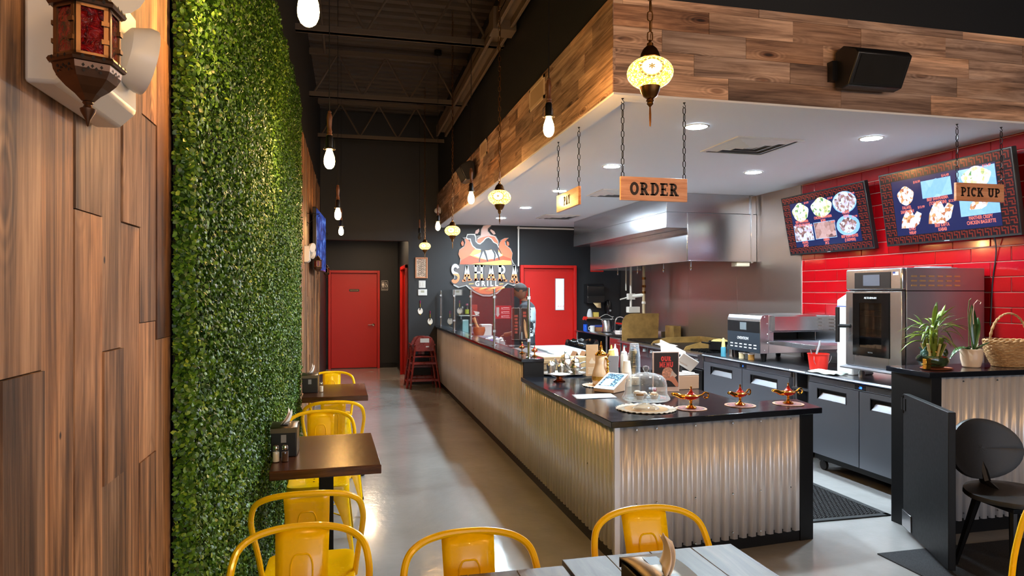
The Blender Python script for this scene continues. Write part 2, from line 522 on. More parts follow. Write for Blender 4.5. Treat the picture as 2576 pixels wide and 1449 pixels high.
# ---------------------------------------------------------------- shell
XL, YB, XR, YA = -0.505, 12.12, 5.0, 14.93     # left wall, back wall, kitchen right wall, alcove end
CEIL = 4.75
struct('floor', MB().box(-0.7, 7.6, FRONT_Y - 0.1, 15.1, -0.1, 0), CONCRETE)
wall_left = struct('wall_left', MB().box(-0.7, XL, FRONT_Y, 15.0, 0, CEIL), BLACKWALL)
struct('wall_back', MB().box(0.995, 5.2, YB, YB + 0.15, 0, CEIL).box(XL, 0.995, YB, YB + 0.15, 2.53, CEIL), BLACKWALL)
struct('wall_alcove', MB().box(-0.7, 1.2, YA, YA + 0.1, 0, 2.9).box(0.995, 1.12, YB + 0.15, YA, 2.12, 2.9).box(0.995, 1.12, 13.62, YA, 0, 2.12).box(0.995, 1.12, YB + 0.15, 12.35, 0, 2.12), BLACKWALL)
struct('ceiling_alcove', MB().box(XL, 1.12, YB + 0.15, YA, 2.83, 2.9), BLACKWALL)
wall_right = struct('wall_right', MB().box(XR, XR + 0.2, 3.9, YB, 0, CEIL), GROUT)
struct('wall_side', MB().box(XR + 0.2, 7.6, 3.9, 4.1, 0, CEIL).box(7.5, 7.6, FRONT_Y, 3.9, 0, CEIL), BLACKWALL)
fw = MB(); xs = [-0.7] + [v for w in FRONT_WINDOWS for v in w] + [7.6]
for i in range(0, len(xs), 2):
    fw.box(xs[i], xs[i + 1], FRONT_Y - 0.15, FRONT_Y, 0, CEIL)
for x0, x1 in FRONT_WINDOWS:
    fw.box(x0, x1, FRONT_Y - 0.15, FRONT_Y, 0, 0.9); fw.box(x0, x1, FRONT_Y - 0.15, FRONT_Y, 2.7, CEIL)
struct('wall_front', fw, BLACKWALL)
for i, (x0, x1) in enumerate(FRONT_WINDOWS):
    w = struct('window_%d' % (i + 1), MB().box(x0, x0 + 0.05, FRONT_Y - 0.1, FRONT_Y - 0.03, 0.9, 2.7).box(x1 - 0.05, x1, FRONT_Y - 0.1, FRONT_Y - 0.03, 0.9, 2.7)
               .box(x0, x1, FRONT_Y - 0.1, FRONT_Y - 0.03, 0.9, 0.95).box(x0, x1, FRONT_Y - 0.1, FRONT_Y - 0.03, 2.65, 2.7), BLACKMETAL)
    part('pane', MB().box(x0 + 0.05, x1 - 0.05, FRONT_Y - 0.07, FRONT_Y - 0.06, 0.95, 2.65), clear('window_glass', (1, 1, 1, 1)), w)
# corrugated roof deck
deck = MB(); k = 0; y = FRONT_Y
prof = []
while y < 12.2:
    prof += [(y, CEIL), (y + 0.09, CEIL), (y + 0.11, CEIL + 0.04), (y + 0.18, CEIL + 0.04)]; y += 0.2
for i in range(len(prof) - 1):
    (y0, z0), (y1, z1) = prof[i], prof[i + 1]
    deck.poly([(-0.7, y0, z0), (-0.7, y1, z1), (7.6, y1, z1), (7.6, y0, z0)])
deck.box(-0.7, 7.6, FRONT_Y, 15, CEIL + 0.06, CEIL + 0.1)
ceil = struct('ceiling', deck, DARKCEIL, smooth=False)
JOIST = mat('joist_lit_brown', rgb(78, 67, 58), 0.6)  # brown lightened to stand in for light the joists catch
# open-web steel joists under the deck
for y in (2.4, 4.55, 6.7, 8.9, 11.2):
    j = MB().box(XL, 1.5, y - 0.04, y + 0.04, 4.08, 4.10).box(XL, 1.5, y - 0.03, y + 0.03, 4.08, 4.14).box(XL, 1.5, y - 0.035, y + 0.035, 4.62, 4.68)
    x = XL + 0.05
    while x < 1.3:
        j.cyl((x, y, 4.12), (x + 0.3, y, 4.64), 0.014, 6); j.cyl((x + 0.3, y, 4.64), (x + 0.6, y, 4.12), 0.014, 6); x += 0.6
    part('roof_joist', j, JOIST, ceil)
part('roof_beam', MB().box(1.30, 1.33, 3.2, 10.6, 4.05, 4.22).box(1.43, 1.46, 3.2, 10.6, 4.05, 4.22).box(1.30, 1.46, 3.2, 10.6, 4.12, 4.14).box(1.27, 1.49, 6.1, 6.3, 4.03, 4.24), mat('brown_steel_paint', rgb(92, 76, 62), 0.6), ceil, bevel=0.004)
part('conduit', MB().cyl((0.72, 3.0, 4.45), (0.72, 5.2, 4.45), 0.02, 8).cyl((-0.3, 3.0, 4.5), (-0.3, 8.5, 4.5), 0.015, 8), DARKCEIL, ceil)

# ---------------------------------------------------------------- kitchen soffit
SO_X, SO_Y, SO_Z, SO_T = 1.5, 3.75, 2.79, 3.365
soffit = struct('ceiling_soffit', MB().box(SO_X + 0.016, SO_X + 0.1, SO_Y + 0.016, YB, SO_Z, CEIL).box(SO_X + 0.1, 7.6, SO_Y + 0.016, SO_Y + 0.1, SO_Z, CEIL), BLACKWALL)
struct('ceiling_kitchen', MB().box(SO_X + 0.1, XR + 2.6, SO_Y + 0.1, YB, 2.84, 2.9), WHITECEIL)
struct('trim_1', MB().box(SO_X + 0.004, SO_X + 0.13, SO_Y + 0.13, YB, SO_Z - 0.012, SO_Z + 0.05).box(SO_X + 0.004, XR + 2.6, SO_Y + 0.004, SO_Y + 0.13, SO_Z - 0.012, SO_Z + 0.05), WHITECEIL)
rowh = (SO_T - SO_Z) / 4.4
zrows = [(SO_Z + i * rowh, min(SO_T, SO_Z + (i + 1) * rowh)) for i in range(5)]
# front face: joints follow the photograph where it shows them
front_rows = [[1.5, 2.25, 3.05, 3.74, 4.6, 5.5, 6.4], [1.5, 2.02, 2.68, 3.30, 3.95, 4.72, 5.6, 6.4], [1.5, 1.81, 2.37, 2.92, 3.42, 4.05, 4.9, 5.7, 6.4],
              [1.5, 2.12, 2.70, 3.20, 3.86, 4.5, 5.3, 6.4], [1.5, 1.56, 2.46, 3.1, 4.0, 4.8, 6.4]]
rq = random.Random(5)
for (z0, z1), xs in zip(zrows, front_rows):
    for a, b in zip(xs[:-1], xs[1:]):
        d = rq.uniform(0, 0.004)
        part('plank', MB().box(a + 0.0008, b - 0.0008, SO_Y - d, SO_Y + 0.015, z0 + 0.0008, z1 - 0.0008), BARN_X, soffit, smooth=False)
for z0, z1 in zrows:
    y = SO_Y - 0.001
    while y < YB - 0.01:
        b = min(YB - 0.002, y + rq.choice([0.35, 0.5, 0.62, 0.8, 1.0, 1.2]))
        if YB - b < 0.25:
            b = YB - 0.002
        d = rq.uniform(0, 0.004)
        part('plank', MB().box(SO_X - d, SO_X + 0.015, y + 0.0008, b - 0.0008, z0 + 0.0008, z1 - 0.0008), BARN_Y, soffit, smooth=False)
        y = b

# ---------------------------------------------------------------- left wall boards
WT = 3.32
cols = [(0.90, 1.126, [1.1]), (1.126, 1.267, [0.55, 1.483, 2.9]), (1.267, 1.402, [0.35, 2.75]), (1.402, 1.545, [0.75, 1.765, 2.6]), (1.545, 1.671, [0.4, 1.213, 1.489, 2.5]),
        (1.671, 1.813, [0.62, 1.768, 2.85]), (1.813, 1.954, [1.197, 1.537, 2.048, 2.7]), (1.954, 2.10, [0.7, 1.488, 2.3])]
y = 6.36
while y < 11.7:
    w = rq.choice([0.09, 0.12, 0.14])
    cols.append((y, min(y + w, 11.7), sorted(rq.uniform(0.4, 3.0) for _ in range(2)))); y += w
for y0, y1, br in cols:
    zs = [0.0] + br + [WT]
    for a, b in zip(zs[:-1], zs[1:]):
        d = rq.uniform(0.006, 0.016)
        part('plank', MB().box(XL, XL + d, y0 + 0.001, y1 - 0.001, a + 0.001, b - 0.001), BARN_Z, wall_left, smooth=False)
struct('baseboard_left', MB().box(XL, XL + 0.012, 2.1, 6.36, 0, 0.1), BLACKPAINT)
struct('baseboard_alcove', MB().box(XL, 0.995, YA - 0.012, YA, 0, 0.1).box(0.983, 0.995, 13.66, YA, 0, 0.1), BLACKPAINT)
struct('baseboard_back', MB().box(0.995, 1.45, YB - 0.012, YB, 0, 0.1), BLACKPAINT)

# ---------------------------------------------------------------- red tiles on the right wall
def tile_mesh(w, h, name):
    mb = MB(); c = 0.004; t = 0.010
    o = [(0, 0), (w, 0), (w, h), (0, h)]; i_ = [(c, c), (w - c, c), (w - c, h - c), (c, h - c)]
    mb.v += [(0, -a, b) for a, b in o] + [(-t + 0.003, -a, b) for a, b in o] + [(-t, -a, b) for a, b in i_]
    for q in range(4):
        r = (q + 1) % 4
        mb.face((q, r, 4 + r, 4 + q)); mb.face((4 + q, 4 + r, 8 + r, 8 + q))
    mb.face((8, 9, 10, 11))
    return mb.mesh(name, REDTILE, False)
TW, TH = 0.354, 0.1213
full = tile_mesh(TW - 0.006, TH - 0.006, 'tile')
cache = {}
k = -6
while True:
    z0 = 1.858 + k * TH
    if z0 > 2.83:
        break
    zh = min(TH - 0.005, 2.835 - z0)
    off = 4.60 if k % 2 == 0 else 4.60 + TW / 2
    i = -2
    while True:
        ya = off + i * TW
        i += 1
        if ya < 3.95:
            continue
        yb0 = ya - TW
        if yb0 > 6.76:
            break
        lo, hi = max(yb0, 3.95), min(ya, 6.765)
        if hi - lo < 0.03:
            continue
        key = (round(hi - lo, 3), round(zh, 3))
        me = full if key == (round(TW, 3), round(TH - 0.005, 3)) else cache.setdefault(key, tile_mesh(hi - lo - 0.006, zh, 'tile'))
        put('tile', me, wall_right, (XR, hi - 0.0025, z0 + 0.0025))
    k += 1
# stainless wall panels beside and below the hood
for a, b in ((6.775, 8.09), (8.09, 9.43), (9.43, 10.75), (10.75, 12.1)):
    part('panel', MB().box(XR - 0.014, XR - 0.002, a + 0.002, b - 0.002, 0.6, 2.835), STEEL_WARM, wall_right, bevel=0.002)

# ---------------------------------------------------------------- doors
def door(name, x0, x1, z1, yface, label_kind, swing=None):
    d = struct(name, MB().box(x0, x0 + 0.055, yface - 0.09, yface, 0, z1).box(x1 - 0.055, x1, yface - 0.09, yface, 0, z1).box(x0 + 0.055, x1 - 0.055, yface - 0.09, yface, z1 - 0.055, z1), REDPAINT, bevel=0.004)
    return d
d1 = door('door_1', -0.46, 0.61, 2.09, YA, 'restroom')
lf = part('door_leaf', MB().box(-0.40, 0.55, YA - 0.022, YA - 0.002, 0.012, 2.03), REDPAINT, d1, bevel=0.003)
hd = MB().lathe([(0.001, 0), (0.028, 0), (0.028, 0.012), (0.012, 0.016), (0.010, 0.045), (0.001, 0.045)], 16)
hd.xf(Matrix.Translation((0.475, YA - 0.022, 0.93)) @ Matrix.Rotation(R(90), 4, 'X')); hd.tube([(0.475, YA - 0.066, 0.93), (0.44, YA - 0.07, 0.93), (0.36, YA - 0.066, 0.925)], 0.010, 8)
part('door_handle', hd, CHROME, d1, label='chrome lever handle')
pl = part('door_plaque', MB().prism(rrect(0.21, 0.055, 0.02, 4, 0.075, 1.665), YA - 0.028, YA - 0.022, 'y'), mat('plaque_brown', rgb(52, 40, 30), 0.4), d1, label='small dark brown plaque')
text('lettering', 'RESTROOM', 0.032, (0.075, YA - 0.0285, 1.665), FACE_CAM, mat('plaque_gold', rgb(190, 150, 90), 0.4), d1, 0.01)
d2 = struct('door_2', MB().box(0.95, 0.995, 12.30, 12.36, 0, 2.12).box(0.95, 0.995, 13.57, 13.63, 0, 2.12).box(0.95, 0.995, 12.30, 13.63, 2.06, 2.12).box(0.995, 1.12, 12.35, 12.37, 0, 2.1).box(0.995, 1.12, 13.60, 13.62, 0, 2.1), REDPAINT, bevel=0.003)
part('door_leaf', MB().box(1.03, 1.06, 12.37, 13.60, 0.01, 2.10), REDPAINT, d2)
d3 = door('door_3', 3.02, 4.09, 2.12, YB, 'back')
part('door_leaf', MB().box(3.075, 4.035, YB - 0.026, YB - 0.002, 0.012, 2.06).box(3.09, 4.02, YB - 0.04, YB - 0.026, 2.02, 2.05), REDPAINT, d3, bevel=0.003)
WINL = mat('lit_window_glass', rgb(190, 225, 235), 0.15, emit=(0.75, 0.92, 1, 1), estr=0.9)
part('glass_panel', MB().box(3.70, 3.855, YB - 0.031, YB - 0.026, 1.30, 1.87), WINL, d3, label='narrow lit vision window')
part('panel_frame', MB().box(3.69, 3.70, YB - 0.034, YB - 0.026, 1.29, 1.88).box(3.855, 3.865, YB - 0.034, YB - 0.026, 1.29, 1.88).box(3.70, 3.855, YB - 0.034, YB - 0.026, 1.29, 1.30).box(3.70, 3.855, YB - 0.034, YB - 0.026, 1.87, 1.88), GREYPLASTIC, d3)
text('lettering', 'AVISO', 0.055, (3.81, YB - 0.0325, 1.36), FACE_CAM, mat('red_print', rgb(210, 50, 40), 0.5), d3, 0.01)
text('lettering', 'AVISO', 0.035, (3.81, YB - 0.0325, 1.325), FACE_CAM, mat('red_print', None), d3, 0.01)
# ---------------------------------------------------------------- boxwood wall
def leaf_mat():
    t = NT('boxwood_leaf')
    a = t.add('ShaderNodeAttribute', attribute_name='tone')
    c = t.ramp(a.outputs['Fac'], [(0.0, rgb(26, 54, 12)), (0.35, rgb(58, 98, 20)), (0.7, rgb(100, 144, 34)), (0.93, rgb(156, 182, 60)), (1.0, rgb(194, 206, 96))])
    t.link(c, t.b.inputs['Base Color']); t.val('Roughness', 0.42); t.val('Specular IOR Level', 0.45)
    return t.m
def boxwood(y0, y1, z0, z1, x, n):
    r = np.random.default_rng(3)
    cy = r.uniform(y0, y1, n); cz = r.uniform(z0, z1, n)
    # clumps: the sheet surface bulges a little, and leaves stand at random depths
    k = int(n * 0.03); cy[:k] = r.uniform(y0 - 0.012, y0 + 0.006, k)
    bul = 0.010 * np.sin(cy * 23 + 2 * np.sin(cz * 9)) * np.sin(cz * 21 + 1.5 * np.sin(cy * 11))
    cx = x + bul + r.uniform(-0.028, 0.012, n)
    cx[:k] = r.uniform(x - 0.046, x + 0.006, k)
    s = r.uniform(0.0055, 0.0095, n)
    nx = np.abs(r.normal(1.0, 0.45, n)) + 0.15; ny = r.normal(0, 0.75, n); nz = r.normal(0.15, 0.75, n)
    ny[:k] = -np.abs(r.normal(1.0, 0.4, k)); nx[:k] = r.normal(0.2, 0.6, k)
    nn = np.stack([nx, ny, nz], 1); nn /= np.linalg.norm(nn, axis=1)[:, None]
    h = r.normal(0, 1, (n, 3)); u = np.cross(nn, h); u /= np.linalg.norm(u, axis=1)[:, None]; w = np.cross(nn, u)
    c = np.stack([cx, cy, cz], 1)
    shape = [(-1.0, 0.0, 0.0), (-0.45, 0.62, 0.25), (0.45, 0.66, 0.25), (1.0, 0.05, 0.05), (0.45, -0.66, 0.25), (-0.45, -0.62, 0.25)]
    V = np.empty((n, 6, 3))
    for i, (a, b, d) in enumerate(shape):
        V[:, i] = c + u * (a * s)[:, None] * 1.15 + w * (b * s)[:, None] + nn * (d * s)[:, None]
    me = bpy.data.meshes.new('boxwood_foliage')
    nb = 8
    bx = x - 0.04
    verts = np.concatenate([V.reshape(-1, 3), np.array([(xx, yy, zz) for xx in (bx - 0.01, bx) for yy in (y0, y1) for zz in (z0, z1)])])
    tri = np.array([(0, 1, 5), (1, 2, 4), (1, 4, 5), (2, 3, 4)])
    F = (np.arange(n)[:, None, None] * 6 + tri[None]).reshape(-1, 3)
    b0 = n * 6
    bq = [(4, 6, 7, 5), (0, 1, 3, 2), (0, 4, 5, 1), (2, 3, 7, 6), (0, 2, 6, 4), (1, 5, 7, 3)]
    bt = np.array([(b0 + q[a], b0 + q[b_], b0 + q[c_]) for q in bq for a, b_, c_ in ((0, 1, 2), (0, 2, 3))])
    F = np.concatenate([F, bt])
    me.vertices.add(len(verts)); me.vertices.foreach_set('co', verts.ravel())
    me.loops.add(len(F) * 3); me.loops.foreach_set('vertex_index', F.ravel())
    me.polygons.add(len(F)); me.polygons.foreach_set('loop_start', np.arange(len(F)) * 3); me.polygons.foreach_set('loop_total', np.full(len(F), 3))
    mi = np.zeros(len(F), int); mi[-12:] = 1
    me.materials.append(leaf_mat()); me.materials.append(mat('hedge_backing', rgb(16, 22, 10), 0.9))
    me.polygons.foreach_set('material_index', mi)
    me.update(calc_edges=True)
    tone = np.clip(r.beta(2.0, 2.6, n) + 0.10 * np.sin(cy * 3.1) * np.sin(cz * 2.3), 0, 1)
    at = me.attributes.new('tone', 'FLOAT', 'POINT'); at.data.foreach_set('value', np.concatenate([np.repeat(tone, 6), np.zeros(8)]))
    return me
o = put('boxwood_foliage', boxwood(2.085, 6.37, 0.10, 3.32, -0.437, 200000))
tag(o, 'tall artificial boxwood hedge panel of small green leaves covering the left wall', 'hedge', kind='stuff')

# ---------------------------------------------------------------- chains
def chain(mb, p0, p1, L=0.034, W=0.018, wire=0.0022, n=10):
    p0, p1 = Vector(p0), Vector(p1); d = p1 - p0; D = d.length; k = max(1, int(D / (L - 2.4 * wire)))
    st = D / k
    for i in range(k):
        c = p0 + d * ((i + 0.5) / k); pts = []
        for q in range(n):
            a = 2 * math.pi * q / n
            h = (L / 2 - wire) * math.sin(a); s = (W / 2 - wire) * math.cos(a)
            s = max(-W / 2 + wire, min(W / 2 - wire, s * 1.25))
            pts.append(c + (Vector((s, 0, h)) if i % 2 == 0 else Vector((0, s, h))))
        mb.tube(pts, wire, 5, True)
    return mb

# ---------------------------------------------------------------- filament pendants
BULB = None
def bulb_mat():
    t = NT('filament_bulb_glass')
    lw = t.add('ShaderNodeLayerWeight'); lw.inputs[0].default_value = 0.35
    c = t.ramp(lw.outputs['Facing'], [(0.0, (1.0, 0.60, 0.22, 1)), (0.75, (1.0, 0.42, 0.08, 1))])
    t.link(c, t.b.inputs['Emission Color'])
    t.val('Base Color', (0.9, 0.6, 0.3, 1)); t.val('Emission Strength', BULB_STRENGTH); t.val('Roughness', 0.1)
    return t.m
BULB = bulb_mat()
BULB_OFF = clear('dark_bulb_glass', (0.55, 0.5, 0.42, 1), 1.0)
TURNED = wood('turned_handle_wood', 'z', [(0.3, rgb(70, 40, 24)), (0.6, rgb(120, 72, 42)), (0.8, rgb(150, 96, 60))], 0.4, knots=False)
def pendant(x, y, zb, label, lit=True):
    t = thing('pendant_light', label, 'pendant light', (x, y, zb), group='filament bulb pendants')
    m = MB().lathe([(0.0, 0.0), (0.012, 0.002), (0.022, 0.010), (0.029, 0.026), (0.0315, 0.044), (0.029, 0.068), (0.022, 0.090), (0.015, 0.110), (0.013, 0.118)], 18)
    part('bulb', m, BULB if lit else BULB_OFF, t, angle=70)
    part('socket', MB().lathe([(0.014, 0.112), (0.024, 0.114), (0.024, 0.122), (0.020, 0.126), (0.020, 0.185), (0.015, 0.195), (0.0, 0.196)], 16), BLACKMETAL, t)
    cage = MB()
    for a in range(3):
        q = 2 * math.pi * a / 3 + 0.5
        cage.tube([(0.020 * math.cos(q), 0.020 * math.sin(q), 0.18), (0.033 * math.cos(q), 0.033 * math.sin(q), 0.165), (0.034 * math.cos(q), 0.034 * math.sin(q), 0.115)], 0.0016, 5)
    cage.tube([(0.034 * math.cos(2 * math.pi * i / 20), 0.034 * math.sin(2 * math.pi * i / 20), 0.115) for i in range(20)], 0.0018, 5, True)
    part('wire_guard', cage, BLACKMETAL, t)
    part('handle', MB().lathe([(0.015, 0.194), (0.017, 0.200), (0.013, 0.208), (0.016, 0.216), (0.013, 0.226), (0.012, 0.24), (0.015, 0.275), (0.0165, 0.295), (0.013, 0.318), (0.010, 0.325), (0.013, 0.330), (0.007, 0.338)], 16), TURNED, t)
    part('cord', MB().cyl((0, 0, 0.336), (0, 0, 4.70 - zb), 0.0032, 6), BLACKPLASTIC, t)
    part('ceiling_rose', MB().lathe([(0.0, 4.70 - zb), (0.05, 4.70 - zb), (0.05, 4.75 - zb)], 16), BLACKMETAL, t)
    return t
ORD = ['nearest', 'second', 'third', 'farthest']
for i, (y, zb) in enumerate(((2.07, 2.388), (4.09, 2.33), (6.8, 2.318), (9.1, 2.358))):
    pendant(-0.12, y, zb, 'lit filament bulb pendant over the wall tables, %s from the camera' % ORD[i])
for i, (y, zb) in enumerate(((3.73, 2.50), (6.3, 2.445), (8.8, 2.42))):
    pendant(1.1, y, zb, 'lit filament bulb pendant hanging beside the wood soffit, %s of three' % ['nearest', 'middle', 'farthest'][i])
pendant(1.1, 11.2, 2.48, 'unlit dark filament pendant in front of the black back wall', False)
for x, y, nm in ((2.6, 0.2, 'nearest the right front table'), (4.4, 0.6, 'farthest right'), (-0.1, -0.6, 'by the left wall'), (1.3, -1.6, 'in the middle of the room'), (3.4, -2.0, 'nearest the street windows'), (0.9, -0.25, 'just behind the camera'), (2.0, -0.8, 'left of the middle of the room'), (3.7, -0.5, 'right of the middle of the room'), (5.4, -0.4, 'nearest the right wall'), (1.6, 0.6, 'above the gap between the front tables')):
    pendant(x, y, 2.55, 'added unseen filament bulb pendant giving fill light from the front room, %s' % nm)  # extra unseen pendants, added to brighten chairs, soffit front and counter end

# ---------------------------------------------------------------- mosaic lamps
def mosaic_mat():
    t = NT('mosaic_glass')
    v = t.coords('Object', (1, 1, 1))
    vo = t.add('ShaderNodeTexVoronoi'); vo.inputs['Scale'].default_value = 210; t.link(v, vo.inputs['Vector'])
    sep = t.add('ShaderNodeSeparateColor'); t.link(vo.outputs['Color'], sep.inputs[0])
    base = t.ramp(sep.outputs[0], [(0.0, (1.0, 0.42, 0.02, 1)), (0.35, (1.0, 0.62, 0.06, 1)), (0.6, (1.0, 0.80, 0.18, 1)), (0.82, (1.0, 0.95, 0.55, 1))])
    vd = t.add('ShaderNodeTexVoronoi', feature='DISTANCE_TO_EDGE'); vd.inputs['Scale'].default_value = 210; t.link(v, vd.inputs['Vector'])
    edge = t.ramp(vd.outputs['Distance'], [(0.04, (0.35, 0.30, 0.2, 1)), (0.12, (1, 1, 1, 1))])
    base = t.mix(1.0, base, edge, 'MULTIPLY')
    sx = t.add('ShaderNodeSeparateXYZ'); t.link(v, sx.inputs[0])
    zz = t.math('MULTIPLY', sx.outputs[2], 1.25)
    rr = t.math('SQRT', t.math('ADD', t.math('MULTIPLY', sx.outputs[0], sx.outputs[0]), t.math('MULTIPLY', zz, zz)))
    th = t.math('ARCTAN2', zz, sx.outputs[0])
    saw = t.math('ABSOLUTE', t.math('SINE', t.math('MULTIPLY', th, 8.0)))
    ring = t.ramp(rr, [(0.0365, (0, 0, 0, 1)), (0.039, (1, 1, 1, 1)), (0.044, (1, 1, 1, 1)), (0.047, (0, 0, 0, 1))])
    dia = t.math('MULTIPLY', ring, t.math('GREATER_THAN', saw, 0.55))
    star = t.math('LESS_THAN', rr, t.math('ADD', t.math('MULTIPLY', t.math('ABSOLUTE', t.math('SINE', t.math('MULTIPLY', th, 3.0))), 0.009), 0.004))
    pale = t.ramp(rr, [(0.030, (1, 1, 1, 1)), (0.036, (0, 0, 0, 1))])
    base = t.mix(pale, base, (1.0, 0.93, 0.66, 1))
    base = t.mix(t.math('MAXIMUM', dia, star), base, (0.05, 0.06, 0.02, 1))
    t.link(base, t.b.inputs['Emission Color']); t.val('Emission Strength', MOSAIC_STRENGTH)
    t.val('Base Color', rgb(200, 140, 30)); t.val('Roughness', 0.25)
    return t.m
MOSAIC = mosaic_mat()
def mosaic(y, z, label):
    t = thing('mosaic_lamp', label, 'lamp', (1.1, y, z), -20, 'hanging mosaic glass lamps')
    part('glass_globe', MB().lathe([(0.0866 * math.cos(R(a)), 0.060 * math.sin(R(a))) for a in range(-62, 63, 6)], 36), MOSAIC, t, angle=80)
    part('top_cap', MB().lathe([(0.040, 0.050), (0.041, 0.056), (0.037, 0.062), (0.034, 0.074), (0.026, 0.090), (0.016, 0.100), (0.012, 0.101), (0.012, 0.112), (0.006, 0.114), (0.004, 0.125)], 24), BRASS, t)
    part('bottom_cap', MB().lathe([(0.003, -0.128), (0.008, -0.122), (0.013, -0.117), (0.010, -0.110), (0.015, -0.105), (0.012, -0.098), (0.026, -0.088), (0.036, -0.068), (0.040, -0.052), (0.042, -0.046), (0.039, -0.045)], 24), BRASS, t)
    ts = MB()
    for i in range(11):
        a = i * 2.4; q = 0.006 * (i % 4) / 3
        ts.tube([(q * 0.4 * math.cos(a), q * 0.4 * math.sin(a), -0.127), (q * math.cos(a), q * math.sin(a), -0.155), (q * 0.7 * math.cos(a), q * 0.7 * math.sin(a), -0.192 + 0.01 * math.sin(i * 3))], 0.0017, 5)
    part('tassel', ts, BRASS, t)
    c = MB(); chain(c, (0, 0, 0.120), (0, 0, 4.74 - z), 0.044, 0.024, 0.0026, 8)
    c.tube([(0.008 * math.sin(k * 0.9), 0.006 * math.cos(k * 0.9), 0.12 + k * 0.05) for k in range(int((4.6 - z) / 0.05))], 0.0018, 5)
    part('chain', c, BRASS, t)
    return t
for i, (y, z) in enumerate(((2.38, 2.44), (5.05, 2.335), (7.5, 2.30), (10.38, 2.323))):
    mosaic(y, z, ['large looking yellow mosaic glass lamp on a chain, nearest the camera', 'yellow mosaic glass lamp on a chain, second from the camera',
                  'yellow mosaic glass lamp on a chain, third from the camera', 'yellow mosaic glass lamp above the small carved wall picture'][i])

# ---------------------------------------------------------------- downlights and vents
LENS = mat('downlight_lens', rgb(240, 246, 255), 0.4, emit=LED_COLOR + (1,), estr=LED_STRENGTH)
DL = [(2.485, 4.576), (4.02, 4.596), (2.465, 6.2), (3.988, 6.173), (2.449, 7.84), (2.449, 9.485), (2.393, 10.883)]
DLN = ['left column, first', 'right column, nearest the menu screens', 'left column, second', 'right column, in front of the steel hood', 'left column, third', 'left column, fourth', 'left column, farthest']
for (x, y), nm in zip(DL, DLN):
    t = thing('downlight', 'round white recessed kitchen ceiling light, %s' % nm, 'ceiling light', (x, y, 2.84), group='kitchen downlights')
    part('trim_ring', MB().lathe([(0.078, -0.001), (0.096, -0.001), (0.096, -0.005), (0.090, -0.008), (0.078, -0.007)], 28, caps=False), WHITEPLASTIC, t)
    part('lens', MB().lathe([(0.0, -0.004), (0.078, -0.004), (0.078, -0.001)], 28), LENS, t)
t = thing('alcove_light', 'small round ceiling light in the restroom alcove', 'ceiling light', (0.35, 13.2, 2.83))
part('trim_ring', MB().lathe([(0.10, 0.0), (0.125, 0.0), (0.125, -0.012), (0.10, -0.012)], 24, caps=False), WHITEPLASTIC, t)
part('lens', MB().lathe([(0.0, -0.008), (0.10, -0.008), (0.10, -0.004)], 24), mat('warm_lens', rgb(255, 240, 220), 0.4, emit=(1.0, 0.72, 0.45, 1), estr=260), t)
def vent(x, y, s, label, sy=None):
    t = thing('ceiling_vent', label, 'vent', (x, y, 2.84), group='square ceiling vents'); h = s / 2; k = (sy or s) / s
    f = MB()
    def ringz(a, b, z0, z1):
        f.grid(lambda u, v: ((a + (b - a) * v) * (1 if u in (0.25, 0.5) else -1) if True else 0, 0, 0), 0, 0) if False else None
        A = [(-a, -a * k), (a, -a * k), (a, a * k), (-a, a * k)]; B = [(-b, -b * k), (b, -b * k), (b, b * k), (-b, b * k)]
        for i in range(4):
            j = (i + 1) % 4
            f.poly([(A[i][0], A[i][1], z0), (A[j][0], A[j][1], z0), (B[j][0], B[j][1], z1), (B[i][0], B[i][1], z1)])
    ringz(h, h - 0.035, -0.010, -0.012); ringz(h, h, -0.010, 0.0)
    part('vent_frame', f, WHITEPLASTIC, t, smooth=False)
    part('duct', MB().box(-h + 0.035, h - 0.035, (-h + 0.035) * k, (h - 0.035) * k, -0.004, -0.002), mat('dark_duct', rgb(140, 141, 146), 0.8), t)
    for i in range(3):
        f = MB(); a = h - 0.05 - i * 0.075
        ringz(a, a - 0.055, -0.006, -0.022)
        part('louvre', f, WHITEPLASTIC, t, smooth=False)
    part('vent_centre', MB().box(-0.05, 0.05, -0.05, 0.05, -0.016, -0.014), WHITEPLASTIC, t)
    return t
vent(3.25, 5.07, 0.60, 'large white square ceiling vent above the cook line, nearest')
vent(3.2, 7.86, 0.60, 'white square ceiling vent hidden partly by the order sign')
vent(3.25, 10.5, 0.58, 'white ceiling vent near the black back wall')

